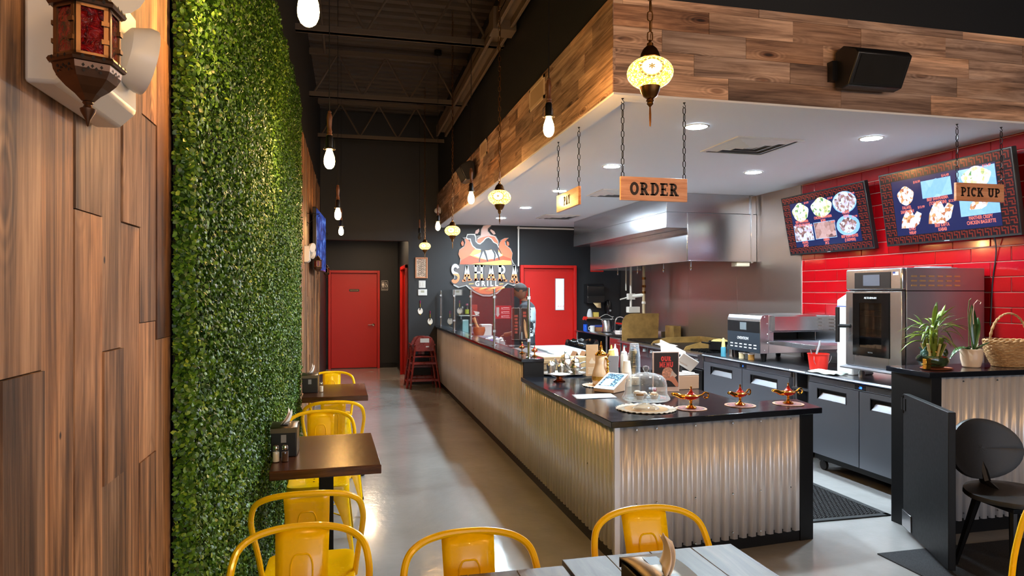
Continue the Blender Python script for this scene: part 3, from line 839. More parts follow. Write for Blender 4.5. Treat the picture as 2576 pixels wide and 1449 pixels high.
# ---------------------------------------------------------------- hanging wood signs
SIGNWOOD = wood('sign_pine', 'x', [(0.3, rgb(196, 124, 80)), (0.5, rgb(230, 160, 118)), (0.75, rgb(244, 188, 150))], 0.42, knots=False, bump=0.15, coat=0.2)
SIGNWOODY = wood('sign_pine_along', 'y', [(0.3, rgb(168, 104, 62)), (0.5, rgb(204, 140, 96)), (0.75, rgb(224, 166, 124))], 0.42, knots=False, bump=0.15, coat=0.2)
BURNT = mat('burnt_brown_lettering', rgb(44, 24, 14), 0.6)
def sign(words, c, w, h, rz, ztop, label, sx, wd, hgt=0.5):
    t = thing('hanging_sign', label, 'sign', c, rz, 'hanging wooden signs')
    part('board', MB().box(-w / 2, w / 2, -0.01, 0.01, -h / 2, h / 2), wd, t, bevel=0.002)
    slab('lettering', words, h * hgt, (0, -0.0102, 0), FACE_CAM, BURNT, t, 0.0012, sx=sx, w=0.23)
    ch = MB()
    for s in (-1, 1):
        x = s * (w / 2 - 0.016)
        chain(ch, (x, 0, h / 2 - 0.012), (x, 0, ztop - c[2] - 0.03), 0.046, 0.022, 0.0026, 10)
    part('chain', ch, BLACKMETAL, t)
    for s in (-1, 1):
        x = s * (w / 2 - 0.016); z = ztop - c[2]
        part('hook', MB().lathe([(0.008, z), (0.008, z - 0.004), (0.003, z - 0.006), (0.003, z - 0.012)], 10, (x, 0, 0)).tube([(x + 0.008 * math.sin(a), 0, z - 0.022 + 0.010 * math.cos(a)) for a in [0.4 * k for k in range(13)]], 0.002, 6), BLACKMETAL, t)
sign('ORDER', (1.79, 3.82, 2.238), 0.436, 0.142, 0, 2.778, 'hanging wooden sign reading ORDER over the counter corner', 0.93, SIGNWOOD, 0.54)
sign('PICK UP', (4.27, 3.87, 2.311), 0.41, 0.125, 0, 2.778, 'hanging wooden sign reading PICK UP in front of the large menu screen', 0.96, SIGNWOOD, 0.5)
sign('PAY', (1.565, 4.80, 2.297), 0.52, 0.13, -90, 2.778, 'hanging wooden sign reading PAY turned edge on beside the order sign', 0.85, SIGNWOODY, 0.5)

# ---------------------------------------------------------------- wall plates, speakers, cameras
def plate(y, z, w, h, label):
    t = thing('wall_grille', label, 'grille', (1.5, y, z), group='pale grilles on the soffit')
    part('grille_frame', MB().box(-0.012, -0.0045, -w / 2, w / 2, -h / 2, -h / 2 + 0.025).box(-0.012, -0.0045, -w / 2, w / 2, h / 2 - 0.025, h / 2).box(-0.012, -0.0045, -w / 2, -w / 2 + 0.025, -h / 2, h / 2).box(-0.012, -0.0045, w / 2 - 0.025, w / 2, -h / 2, h / 2), mat('beige_plastic', rgb(214, 188, 160), 0.5), t)
    part('grille_panel', MB().box(-0.008, -0.0045, -w / 2 + 0.025, w / 2 - 0.025, -h / 2 + 0.025, h / 2 - 0.025), mat('beige_plastic_inset', rgb(190, 160, 132), 0.55), t)
plate(5.41, 3.25, 0.46, 0.19, 'cream rectangular grille on the wood soffit, nearest of three')
plate(7.73, 3.27, 0.42, 0.18, 'cream rectangular grille on the wood soffit, middle of three')
plate(10.0, 3.29, 0.40, 0.19, 'cream rectangular grille on the wood soffit beside the far speaker')
def speaker(c, rz, s, label):
    t = thing('wall_speaker', label, 'speaker', c, rz, 'black wall speakers')
    body = [(0.0, -0.085), (0.0, 0.10), (-0.06, 0.115), (-0.15, 0.075), (-0.17, 0.05), (-0.10, -0.095), (-0.05, -0.10)]
    part('cabinet', MB().prism([(a * s, b * s) for a, b in body], -0.16 * s, 0.16 * s, 'x'), BLACKPLASTIC, t, bevel=0.008)
    part('bracket', MB().box(-0.19 * s, 0.02 * s, -0.02 * s, 0.022 * s, -0.05 * s, 0.05 * s), BLACKPLASTIC, t)
    part('speaker_grille', MB().poly([(-0.14 * s, -0.1685 * s, 0.040 * s), (0.14 * s, -0.1685 * s, 0.040 * s), (0.14 * s, -0.1075 * s, -0.085 * s), (-0.14 * s, -0.1075 * s, -0.085 * s)]), mat('speaker_mesh', rgb(8, 8, 9), 0.9), t)
speaker((3.18, 3.722, 3.01), 0, 1.22, 'black angled loudspeaker mounted on the front of the wood soffit')
speaker((1.475, 8.35, 3.10), -90, 1.1, 'black loudspeaker on the aisle side of the wood soffit')
def dome_camera(c, rz, label, tilt=25):
    t = thing('security_camera', label, 'camera', c, rz, 'white security cameras')
    b = MB().lathe([(0.0, 0), (0.05, 0), (0.05, 0.02), (0.035, 0.035)], 20); b.xf(Matrix.Rotation(R(90), 4, 'X'))
    part('mount', b, WHITEPLASTIC, t)
    e = MB().ball((0, 0, 0), 0.045, 18, 12); e.xf(Matrix.Translation((0, -0.065, -0.005)))
    part('housing', e, WHITEPLASTIC, t)
    l = MB().lathe([(0.0, 0.038), (0.028, 0.036), (0.032, 0.028)], 18); l.xf(Matrix.Translation((0, -0.065, -0.005)) @ Matrix.Rotation(R(90 + tilt), 4, 'X'))
    part('lens', l, BLACKPLASTIC, t)
dome_camera((1.497, 11.6, 3.02), -90, 'white dome security camera at the far end of the wood soffit')
dome_camera((1.78, YB, 2.76), -10, 'white dome security camera above the round logo sign')
dome_camera((5.0, 4.02, 2.70), -90, 'white dome security camera above the large menu screen')

# ---------------------------------------------------------------- metal lanterns on the left wall
REDGLASS = None
def redglass():
    t = NT('red_hammered_glass')
    n = t.noise(t.coords('Object', (60, 60, 60)), 1.0, 3, 0.5, 1.6)
    t.link(t.ramp(n, [(0.3, rgb(70, 2, 8)), (0.55, rgb(176, 8, 16)), (0.8, rgb(214, 30, 34))]), t.b.inputs['Base Color'])
    t.val('Roughness', 0.10); t.val('Transmission Weight', 0.35); t.bump(n, 0.9, 0.01); t.val('Coat Weight', 0.5)
    return t.m
REDGLASS = redglass()
LANT = mat('aged_bronze', rgb(92, 64, 46), 0.34, 0.8, var=0.25)
LANTL = mat('worn_bronze', rgb(118, 84, 56), 0.36, 0.8, var=0.25)
def hexpt(r, k, z, off=0.0):
    a = R(60 * k + off)
    return (r * math.cos(a), r * math.sin(a), z)
def lantern(c, rz, label, chain_to=None):
    t = thing('lantern', label, 'lantern', c, rz, 'moroccan metal lanterns')
    t.scale = (0.8, 0.8, 0.8)
    P = 0.049; H0, H1 = -0.037, 0.056; DZ = 0.019
    top = MB()
    top.lathe([(0.060, 0.055), (0.063, 0.060), (0.060, 0.065), (0.052, 0.066), (0.040, 0.081), (0.030, 0.101), (0.014, 0.119), (0.008, 0.125), (0.008, 0.131)], 6)
    top.tube([(0.010 * math.cos(a), 0, 0.139 + 0.010 * math.sin(a)) for a in [2 * math.pi * k / 12 for k in range(12)]], 0.002, 6, True)
    part('roof', top, LANT, t, smooth=False)
    low = MB().lathe([(0.050, -0.048), (0.060, -0.046), (0.063, -0.041), (0.060, -0.036), (0.050, -0.035)], 6)
    part('rim', low, LANT, t, smooth=False)
    bowl = MB().lathe([(0.055, -0.047), (0.053, -0.058), (0.046, -0.071), (0.034, -0.084), (0.020, -0.095), (0.010, -0.106), (0.0, -0.107)], 6)
    part('bowl', bowl, LANT, t, smooth=False)
    part('finial', MB().lathe([(0.007, -0.105), (0.009, -0.109), (0.006, -0.113), (0.008, -0.117), (0.013, -0.120), (0.012, -0.125), (0.004, -0.140), (0.002, -0.150), (0.0, -0.152)], 14), LANT, t)
    for i in range(6):
        a = Vector(hexpt(P, i, 0)); b = Vector(hexpt(P, i + 1, 0)); d = (b - a).normalized(); n = Vector((a.y + b.y, -(a.x + b.x), 0)); m = (a + b) / 2; nn = m.normalized()
        g = MB(); q0, q1 = a + d * 0.006, b - d * 0.006
        k = MB()
        def slabq(p, q, z0, z1, th, mb):
            mb.poly([(p.x, p.y, z0), (q.x, q.y, z0), (q.x, q.y, z1), (p.x, p.y, z1)])
            o = nn * th
            mb.poly([(p.x + o.x, p.y + o.y, z0), (p.x + o.x, p.y + o.y, z1), (q.x + o.x, q.y + o.y, z1), (q.x + o.x, q.y + o.y, z0)])
            mb.poly([(p.x, p.y, z1), (q.x, q.y, z1), (q.x + o.x, q.y + o.y, z1), (p.x + o.x, p.y + o.y, z1)])
            mb.poly([(p.x, p.y, z0), (p.x, p.y, z1), (p.x + o.x, p.y + o.y, z1), (p.x + o.x, p.y + o.y, z0)])
            mb.poly([(q.x, q.y, z0), (q.x, q.y, z1), (q.x + o.x, q.y + o.y, z1), (q.x + o.x, q.y + o.y, z0)])
        slabq(q0, q1, -0.031, 0.050, 0.0, g)
        part('glass_panel', g, REDGLASS, t, smooth=False)
        slabq(a, a + d * 0.007, H0, H1, 0.004, k); slabq(b - d * 0.007, b, H0, H1, 0.004, k)
        slabq(a, b, 0.049, 0.056, 0.004, k); slabq(a, b, -0.037, -0.030, 0.004, k)
        for s in (0.024, -0.008):
            slabq(b - d * 0.011, b + d * 0.001, s - 0.004, s + 0.004, 0.007, k)
        part('panel_frame', k, LANTL, t, smooth=False)
    # pierced holes: dark studs set into bowl and rims, with pale dots
    hm = MB()
    for i in range(6):
        u = R(60 * i + 30); ca, sa = math.cos(u), math.sin(u)
        def stud(dx, z, r, rad):
            c0 = Vector((ca * rad - sa * dx, sa * rad + ca * dx, z)); tx = Vector((-sa, ca, 0)); nx = Vector((ca, sa, 0)); 
            up = Vector((0, 0, 1))
            hm.poly([tuple(c0 + nx * 0.0012 + tx * r), tuple(c0 + nx * 0.0012 + up * r * 1.3), tuple(c0 + nx * 0.0012 - tx * r), tuple(c0 + nx * 0.0012 - up * r * 1.3)])
        for dx in (-0.016, 0.0, 0.016):
            stud(dx, -0.041, 0.0032, 0.0552); stud(dx, 0.060, 0.0032, 0.0552)
        for dx, z in ((-0.014, -0.054), (0.014, -0.054), (-0.006, -0.058), (0.006, -0.058), (0.0, -0.054), (-0.013, -0.063), (0.013, -0.063)):
            stud(dx, z, 0.0026, 0.0475 - (abs(z) - 0.047) * 0.12 - 0.0005)
    part('pierced_holes', hm, mat('pierced_dark', rgb(14, 6, 5), 0.8), t, smooth=False)
    if chain_to:
        part('chain', chain(MB(), (0, 0, 0.147), (0, 0, chain_to), 0.03, 0.014, 0.0016, 8), BLACKMETAL, t)
    return t
lantern((-0.37, 1.10, 1.972), 27, 'large looking bronze lantern with red glass hung on the left boards', 0.325)
lantern((-0.37, 8.2, 1.94), 10, 'small bronze red glass lantern below the wall television', 0.69)
lantern((-0.375, 11.35, 1.965), 0, 'farthest bronze red glass lantern on a chain beside the restroom door', 0.72)
def scroll_bracket(y, z, label):
    t = thing('scroll_bracket', label, 'bracket', (XL + 0.012, y, z), group='iron scroll brackets')
    pts = [(0.0, 0, -0.14), (0.0, 0, 0.0), (0.145, 0, 0.0)]
    part('arm', MB().tube([(0, 0, 0), (0.145, 0, 0.0)], 0.004, 6).tube([(0.0, 0, -0.15), (0, 0, 0.02)], 0.005, 6), BLACKMETAL, t)
    sp = [(0.0 + 0.018 * math.cos(a) * (1 - a / 14), 0, -0.12 + 0.018 * math.sin(a) * (1 - a / 14)) for a in [0.5 * k for k in range(12)]][::-1]
    part('scroll', MB().tube(sp + cr([(0.03, 0, -0.105), (0.07, 0, -0.07), (0.10, 0, -0.02), (0.13, 0, -0.012), (0.138, 0, -0.03), (0.125, 0, -0.035)], 4), 0.004, 6), BLACKMETAL, t)
scroll_bracket(8.2, 2.53, 'black iron scroll bracket holding the lantern under the television')
scroll_bracket(11.35, 2.575, 'black iron scroll bracket holding the farthest lantern')
scroll_bracket(1.10, 2.27, 'black iron scroll bracket above the nearest lantern')

# ---------------------------------------------------------------- emergency lights
def emergency(y, z, s, label):
    t = thing('emergency_light', label, 'emergency light', (XL + 0.016, y, z), group='twin head emergency lights')
    W = 0.30 * s; H = 0.22 * s
    part('housing', MB().prism([(0.0, -H / 2), (0.045 * s, -H / 2), (0.075 * s, -H / 2 + 0.03 * s), (0.075 * s, H / 2), (0, H / 2)], -W / 2, W / 2, 'y'), WHITEPLASTIC, t, bevel=0.006)
    for k, (dy, dz, ry) in enumerate(((-0.10, 0.09, -35), (0.075, 0.005, 30))):
        h = MB().lathe([(0.0, -0.045), (0.026, -0.044), (0.050, -0.03), (0.062, 0.0), (0.062, 0.012), (0.058, 0.012)], 20)
        M = Matrix.Translation((0.105 * s, dy * s, dz * s)) @ Matrix.Rotation(R(ry), 4, 'Z') @ Matrix.Rotation(R(100), 4, 'Y') @ Matrix.Diagonal((s, s, s, 1))
        h.xf(M)
        hd = part('lamp_head', h, WHITEPLASTIC, t, label='round tilted lamp head')
        f = MB().lathe([(0.0, 0.012), (0.057, 0.010)], 20); f.xf(M)
        part('reflector', f, mat('lamp_reflector', rgb(236, 214, 180), 0.12, 0.4, bump=(120, 0.8)), hd)
emergency(1.34, 2.045, 1.0, 'white twin head emergency light behind the nearest lantern')
emergency(7.75, 2.03, 0.8, 'white emergency light on the far boards below the wall television')

# ---------------------------------------------------------------- wall television
def screen_blue():
    t = NT('blue_screen'); n = t.noise(t.coords('Object', (5, 5, 9)), 1.0, 4)
    t.link(t.ramp(n, [(0.35, (0.005, 0.012, 0.08, 1)), (0.55, (0.02, 0.06, 0.32, 1)), (0.7, (0.16, 0.3, 0.75, 1))]), t.b.inputs['Emission Color'])
    t.val('Emission Strength', 0.8); t.val('Base Color', (0.01, 0.01, 0.012, 1)); t.val('Roughness', 0.08)
    return t.m
t = thing('wall_television', 'wall television with a blue picture seen edge on above the lanterns', 'television', (-0.37, 9.17, 2.27))
t.rotation_euler = (0, 0, R(87))
part('television_body', MB().box(-0.63, 0.63, 0.0, 0.045, -0.38, 0.38), BLACKPLASTIC, t, bevel=0.005)
part('screen', MB().box(-0.615, 0.615, -0.003, 0.0, -0.365, 0.365), screen_blue(), t)
part('mount_arm', MB().box(-0.12, 0.12, 0.045, 0.125, -0.15, 0.15), BLACKMETAL, t)

# ---------------------------------------------------------------- menu screens
def emitmat(name, c, s, rough=0.15):
    return mat(name, rgb(8, 8, 10), rough, emit=c, estr=s)
NAVY = emitmat('screen_navy', (0.010, 0.016, 0.085, 1), 1.0)
SALMON = emitmat('screen_salmon', (0.90, 0.20, 0.14, 1), 1.0)
FRET = emitmat('screen_fret_red', (0.15, 0.018, 0.012, 1), 1.0)
FRETBG = emitmat('screen_black', (0.008, 0.006, 0.010, 1), 1.0)
def food(name, stops, scale=38):
    t = NT(name); vo = t.add('ShaderNodeTexVoronoi'); vo.inputs['Scale'].default_value = scale
    nv = t.coords('Object', (1, 1, 1)); ns = t.noise(nv, 30, 4)
    t.link(nv, vo.inputs['Vector'])
    sep = t.add('ShaderNodeSeparateColor'); t.link(vo.outputs['Color'], sep.inputs[0])
    f = t.math('ADD', t.math('MULTIPLY', sep.outputs[0], 0.6), t.math('MULTIPLY', ns, 0.4))
    t.link(t.ramp(f, stops), t.b.inputs['Emission Color']); t.val('Emission Strength', 1.0)
    t.val('Base Color', (0.01, 0.01, 0.012, 1)); t.val('Roughness', 0.15)
    return t.m
F_SALAD = food('food_rice', [(0.2, (0.10, 0.30, 0.10, 1)), (0.35, (0.75, 0.72, 0.30, 1)), (0.5, (0.62, 0.80, 0.95, 1)), (0.7, (0.80, 0.9, 0.8, 1))])
F_MEAT = food('food_meat', [(0.2, (0.10, 0.04, 0.05, 1)), (0.4, (0.36, 0.20, 0.18, 1)), (0.55, (0.55, 0.50, 0.72, 1)), (0.75, (0.62, 0.74, 0.98, 1))])
F_BLUE = food('food_plate', [(0.3, (0.20, 0.45, 0.9, 1)), (0.6, (0.28, 0.55, 0.98, 1)), (0.8, (0.42, 0.66, 1.0, 1))], 6)
F_WRAP = food('food_wrap', [(0.22, (0.42, 0.12, 0.05, 1)), (0.38, (0.75, 0.42, 0.16, 1)), (0.52, (0.62, 0.70, 0.95, 1)), (0.8, (0.75, 0.85, 1.0, 1))])
F_KIB = food('food_kibbeh', [(0.25, (0.12, 0.05, 0.05, 1)), (0.5, (0.42, 0.24, 0.22, 1)), (0.75, (0.55, 0.36, 0.36, 1))], 14)
def menu_screen(c, w, h, tilt, label, items):
    t = thing('menu_screen', label, 'screen', c, 0, 'wall menu screens'); t.rotation_euler = (R(tilt), 0, R(-90))
    part('bezel', MB().box(-w / 2, w / 2, 0, 0.045, -h / 2, h / 2), BLACKPLASTIC, t, bevel=0.004)
    part('wall_mount', MB().box(-0.2, 0.2, 0.045, 0.10, -0.12, 0.12), BLACKMETAL, t)
    part('screen', MB().box(-w / 2 + 0.012, w / 2 - 0.012, -0.002, 0, -h / 2 + 0.02, h / 2 - 0.012), FRETBG, t)
    iw, ih = w * 0.78, h * 0.74
    part('menu_panel', MB().box(-iw / 2, iw / 2, -0.003, -0.002, -ih / 2, ih / 2), NAVY, t)
    fr = MB()
    def cell(x, z, s, rot):
        for a, b, cc, d in ((-0.45, 0.05, -0.08, 0.08), (-0.08, 0.08, -0.45, 0.1), (0.1, 0.45, 0.22, 0.38), (0.26, 0.42, -0.45, 0.3), (-0.45, -0.28, 0.05, 0.45), (-0.2, 0.1, 0.30, 0.45)):
            r = (a, b, cc, d)
            if rot:
                r = (cc, d, a, b)
            fr.poly([(x + r[0] * s, -0.0027, z + r[2] * s), (x + r[1] * s, -0.0027, z + r[2] * s), (x + r[1] * s, -0.0027, z + r[3] * s), (x + r[0] * s, -0.0027, z + r[3] * s)])
    bz = (h - ih) / 2; bx = (w - iw) / 2
    n = int(w / 0.072)
    for i in range(n):
        x = -w / 2 + 0.02 + (i + 0.5) * (w - 0.04) / n
        cell(x, h / 2 - bz / 2 - 0.004, 0.068, 0); cell(x, -h / 2 + bz / 2 + 0.006, 0.068, 0)
    n = int(ih / 0.07)
    for i in range(n):
        z = -ih / 2 + (i + 0.5) * ih / n
        for xx in (-w / 2 + bx * 0.32, -w / 2 + bx * 0.76, w / 2 - bx * 0.32, w / 2 - bx * 0.76):
            cell(xx, z, 0.064, 1)
    part('fret_pattern', fr, FRET, t, smooth=False)
    for (x, z, pw, ph, shape, m, plate_, words, tz, price, pxz) in items:
        X, Z = x * iw / 2, z * ih / 2
        if plate_:
            part('dish_picture', MB().poly([(X + a, -0.0034, Z + b) for a, b in plate_[::1]]), F_BLUE, t, smooth=False)
        if shape == 'o':
            pts = [(X + pw / 2 * math.cos(a) * (1 + 0.07 * math.sin(5 * a)), -0.0038, Z + ph / 2 * math.sin(a) * (1 + 0.08 * math.cos(4 * a))) for a in [2 * math.pi * k / 28 for k in range(28)]]
        elif shape == 'w':
            pts = [(X + a * pw, -0.0038, Z + b * ph) for a, b in ((-0.5, -0.45), (0.1, -0.5), (0.35, -0.3), (0.5, 0.2), (0.3, 0.35), (0.15, 0.15), (0.05, 0.5), (-0.2, 0.42), (-0.42, 0.0))]
        else:
            pts = [(X - pw / 2, -0.0038, Z - ph / 2), (X + pw / 2, -0.0038, Z - ph / 2), (X + pw / 2, -0.0038, Z + ph / 2), (X - pw / 2, -0.0038, Z + ph / 2)]
        part('dish_picture', MB().poly(pts), m, t, smooth=False)
        if words:
            text('lettering', words, 0.041, (X, -0.0045, tz * ih / 2), FACE_CAM, SALMON, t, 0.014, 0.0003, 0.66)
        text('lettering', price, 0.030, (pxz[0] * iw / 2, -0.0045, pxz[1] * ih / 2), FACE_CAM, SALMON, t, 0.008, 0.0003, 0.9)
    part('status_logo', MB().box(-0.025, 0.025, -0.001, 0.0, -h / 2 + 0.006, -h / 2 + 0.012), GREYPLASTIC, t)
    return t
q = lambda w, h: [(-w / 2, -h / 2), (w / 2, -h / 2), (w / 2, h / 2), (-w / 2, h / 2)]
menu_screen((4.862, 6.232, 2.365), 1.30, 0.665, 11.0, 'smaller looking tilted menu screen beside the steel hood', [
    (-0.68, 0.55, 0.27, 0.20, 'o', F_SALAD, None, 'BEEF SHAWARMA\n(TOP SIRLOIN) BOWL', 0.06, '$14.99', (-0.44, 0.93)),
    (0.0, 0.62, 0.32, 0.20, 'o', F_SALAD, None, 'CHICKEN SHAWARMA\nBOWL', 0.12, '$13.49', (0.30, 0.93)),
    (0.68, 0.66, 0.32, 0.20, 'o', F_MEAT, ell(0.17, 0.11, 20), 'FALAFEL\nBOWL', 0.16, '$13.99', (0.92, 0.95)),
    (-0.68, -0.38, 0.30, 0.17, 'r', F_MEAT, q(0.31, 0.18), 'FALAFEL\n10 PCS', -0.88, '$7.99', (-0.42, -0.10)),
    (0.0, -0.36, 0.32, 0.17, 'r', F_KIB, q(0.33, 0.18), 'KIBBEH\n3PCS', -0.86, '$8.99', (0.28, -0.06)),
    (0.68, -0.30, 0.24, 0.15, 'o', F_MEAT, ell(0.165, 0.105, 18), 'BEEF SUSHI ARAYES\n(2 SKEWERS)', -0.82, '$11.99', (0.90, 0.02))])
menu_screen((4.848, 4.74, 2.375), 1.32, 0.67, 8.5, 'large tilted menu screen behind the pick up sign', [
    (-0.72, 0.42, 0.18, 0.16, 'o', F_WRAP, None, 'FALAFEL\nSANDWICH', -0.08, '$10.99', (-0.45, 0.84)),
    (-0.08, 0.52, 0.26, 0.16, 'w', F_BLUE, q(0.30, 0.15), 'BEEF SHAWARMA\n(TOP SIRLOIN)', 0.08, '$14.49', (0.12, 0.88)),
    (0.66, 0.62, 0.26, 0.17, 'o', F_SALAD, q(0.34, 0.16), '', 0.1, '$13.49', (0.86, 0.93)),
    (-0.66, -0.42, 0.24, 0.17, 'w', F_WRAP, None, 'GYRO\nWRAP', -0.86, '$13.99', (-0.42, -0.06)),
    (-0.05, -0.32, 0.27, 0.20, 'w', F_WRAP, None, 'BEEF KAFTA\nKABAB', -0.84, '$13.99', (0.20, 0.0)),
    (0.66, -0.22, 0.18, 0.09, 'w', F_WRAP, q(0.35, 0.18), 'PANTHER CRISPY\nCHICKEN BAGUETTE', -0.74, '$13.49', (0.86, 0.14))])
c = MB().tube(cr([(4.93, 4.35, 2.10), (4.975, 4.36, 1.95), (4.985, 4.40, 1.7), (4.985, 4.42, 1.35)], 5), 0.005, 6)
tag(part('power_cord', c, BLACKPLASTIC), 'black power cord hanging from the large menu screen', 'cord')

# ---------------------------------------------------------------- Sahara Grill sign on the back wall
t = thing('logo_sign', 'large cut out camel and flame sign reading SAHARA GRILL on the back wall', 'sign', (2.381, YB, 2.2))
LZ = lambda zx, zy: ((zx - 703.8) * 0.001062, (1.873 - (zy - 1035) * 0.001044) - 2.2)
def layer(name, pts, d0, d1, m, lab=None):
    return part(name, MB().prism([LZ(*p) for p in pts], -d1, -d0, 'y'), m, t, smooth=False, label=lab)
def flat_grad(name, stops, lo, hi):
    g = NT(name); sx = g.add('ShaderNodeSeparateXYZ'); g.link(g.coords('Object', (1, 1, 1)), sx.inputs[0])
    mr = g.add('ShaderNodeMapRange'); mr.inputs[1].default_value = lo; mr.inputs[2].default_value = hi; g.link(sx.outputs[2], mr.inputs[0])
    r = g.ramp(mr.outputs[0], stops); g.link(r, g.b.inputs['Base Color']); g.val('Roughness', 0.45)
    return g.m
SGREY = mat('sign_grey', rgb(96, 90, 90), 0.45); SOR = mat('sign_orange', rgb(236, 130, 92), 0.45); SPINK = mat('sign_pale_pink', rgb(246, 208, 198), 0.45)
SCREAM = mat('sign_cream', rgb(238, 242, 236), 0.45); SAMB = mat('sign_amber', rgb(246, 190, 104), 0.45); SCAM = mat('sign_camel', rgb(66, 66, 72), 0.45); SRUST = mat('sign_rust', rgb(206, 96, 66), 0.45)
SPALE = mat('sign_outline', rgb(176, 176, 174), 0.45)
def grow(pts, k):
    cx = sum(p[0] for p in pts) / len(pts); cy = sum(p[1] for p in pts) / len(pts)
    return [(cx + (p[0] - cx) * k, cy + (p[1] - cy) * k) for p in pts]
plate = [(250, 800), (262, 700), (228, 620), (250, 540), (330, 480), (350, 420), (330, 350), (296, 335), (365, 330), (380, 270), (520, 265), (540, 300), (610, 290), (618, 190), (660, 120), (740, 98), (805, 112), (745, 170),
         (745, 215), (790, 270), (880, 300), (925, 380), (930, 440), (960, 370), (1030, 330), (1105, 322), (1045, 390), (1060, 450), (1140, 510), (1172, 590), (1160, 690), (1190, 760), (1240, 820), (1268, 900), (1250, 1000), (1262, 1140), (1190, 1165),
         (1090, 1130), (1010, 1195), (905, 1300), (780, 1350), (650, 1345), (520, 1290), (420, 1220), (360, 1165), (230, 1200), (150, 1160), (140, 1080), (165, 1010), (128, 920), (150, 840)]
layer('backing_plate', plate, 0.004, 0.028, SPALE)
layer('inner_plate', grow(plate, 0.965), 0.028, 0.031, SGREY)
layer('flame_left', [(255, 795), (275, 720), (232, 620), (255, 545), (335, 485), (360, 420), (345, 360), (380, 350), (440, 420), (520, 520), (600, 560), (600, 795)], 0.031, 0.035, SOR)
layer('flame_right', [(800, 760), (900, 600), (925, 500), (945, 410), (985, 360), (1040, 335), (1095, 325), (1030, 390), (1040, 450), (1120, 510), (1165, 590), (1150, 690), (1155, 790)], 0.031, 0.035, SOR)
layer('flame_tall', [(540, 440), (560, 340), (615, 300), (625, 200), (660, 130), (740, 104), (795, 116), (735, 170), (735, 220), (785, 280), (860, 300), (910, 370), (918, 450), (800, 420), (740, 400), (640, 450)], 0.031, 0.035, SPINK)
layer('flame_band', [(545, 430), (560, 360), (620, 330), (740, 300), (850, 310), (905, 380), (915, 460), (800, 400), (700, 420), (620, 470)], 0.035, 0.037, SOR)
for nm, pts in (('flame_drop', [(515, 260), (530, 210), (585, 175), (590, 220), (560, 265)]), ('flame_drop', [(790, 180), (850, 215), (872, 260), (840, 275), (780, 205)]), ('flame_drop', [(275, 430), (300, 385), (325, 420), (320, 470), (295, 480)]), ('flame_drop', [(1070, 380), (1105, 400), (1112, 450), (1085, 470), (1068, 430)])):
    layer(nm, pts, 0.004, 0.031, SPINK if pts[0][1] < 300 else SOR)
layer('sky_glow', [(420, 640), (480, 560), (560, 500), (760, 480), (900, 520), (1000, 620), (960, 700), (700, 720)], 0.035, 0.037, SAMB)
layer('pale_sky', [(490, 640), (590, 600), (640, 560), (800, 540), (910, 560), (990, 630), (870, 690), (700, 710)], 0.037, 0.039, SCREAM)
layer('dune_far', [(258, 790), (270, 730), (430, 640), (560, 690), (720, 715), (860, 690), (1000, 640), (1150, 690), (1150, 790)], 0.038, 0.041, SRUST)
layer('dune_near', [(450, 790), (600, 770), (840, 735), (1000, 712), (1145, 725), (1150, 795), (900, 803)], 0.041, 0.043, SAMB)
camel = [(372, 330), (390, 290), (440, 284), (500, 288), (518, 330), (520, 400), (560, 440), (600, 450), (660, 400), (700, 350), (745, 330), (790, 355), (830, 410), (890, 440), (915, 490), (915, 600), (935, 660), (942, 710), (925, 712), (910, 650), (870, 580), (830, 530),
         (868, 600), (872, 650), (852, 722), (834, 722), (848, 650), (845, 610), (800, 530), (740, 548), (690, 545), (715, 620), (742, 740), (722, 742), (690, 640), (655, 560), (640, 600), (600, 700), (598, 752), (578, 752), (585, 690), (612, 610), (615, 530), (540, 520), (480, 470), (450, 400), (440, 350), (395, 350)]
layer('camel_outline', [(358, 340), (380, 275), (440, 268), (515, 272), (535, 330), (536, 395), (566, 424), (600, 430), (650, 385), (690, 335), (745, 312), (800, 340), (845, 400), (900, 430), (930, 490), (915, 500), (880, 460), (600, 545), (530, 535), (465, 480), (434, 410), (425, 365), (385, 368)], 0.043, 0.0445, SCREAM)
layer('camel', camel, 0.044, 0.047, SCAM)
layer('camel_tail', [(905, 490), (925, 500), (975, 600), (965, 605)], 0.044, 0.047, SCAM)
g = flat_grad('sign_letter_split', [(0.0, rgb(232, 128, 84)), (0.48, rgb(240, 170, 110)), (0.5, rgb(240, 244, 236)), (1.0, rgb(240, 246, 240))], 0, 1)
for n in g.node_tree.nodes:
    if n.type == 'MAP_RANGE':
        n.inputs[1].default_value = -0.16; n.inputs[2].default_value = 0.16
for n in g.node_tree.nodes:
    if n.type == 'SEPXYZ':
        for l in list(n.outputs[2].links):
            g.node_tree.links.new(n.outputs[1], l.to_socket)
def arch(a, b):
    k = 1 + 0.9 * a * a
    return (a, b * k + 0.02 - 0.20 * a * a * 0.35)
def out(a, b):
    q = arch(a, b); return (q[0], q[1])
LC = LZ(700, 955)
slab('lettering', 'SAHARA', 0.285, (LC[0], -0.033, LC[1]), FACE_CAM, SCAM, t, 0.002, 0.10, 0.79, 0.30, 0.09, arch)
slab('lettering', 'SAHARA', 0.265, (LC[0], -0.0355, LC[1]), FACE_CAM, g, t, 0.003, 0.155, 0.795, 0.20, 0.055, arch)
GC = LZ(715, 1128)
text('lettering', 'G R I L L', 0.13, (GC[0], -0.034, GC[1]), FACE_CAM, SCREAM, t, 0.03, 0.001, 0.88)
for a, b in ((410, 495), (938, 1010)):
    layer('dash', [(a, 1125), (b, 1120), (b, 1130), (a, 1138)], 0.031, 0.034, SAMB)
layer('dune_bowl', [(440, 1175), (700, 1195), (1010, 1160), (900, 1265), (760, 1310), (620, 1300), (520, 1250)], 0.031, 0.034, SOR)
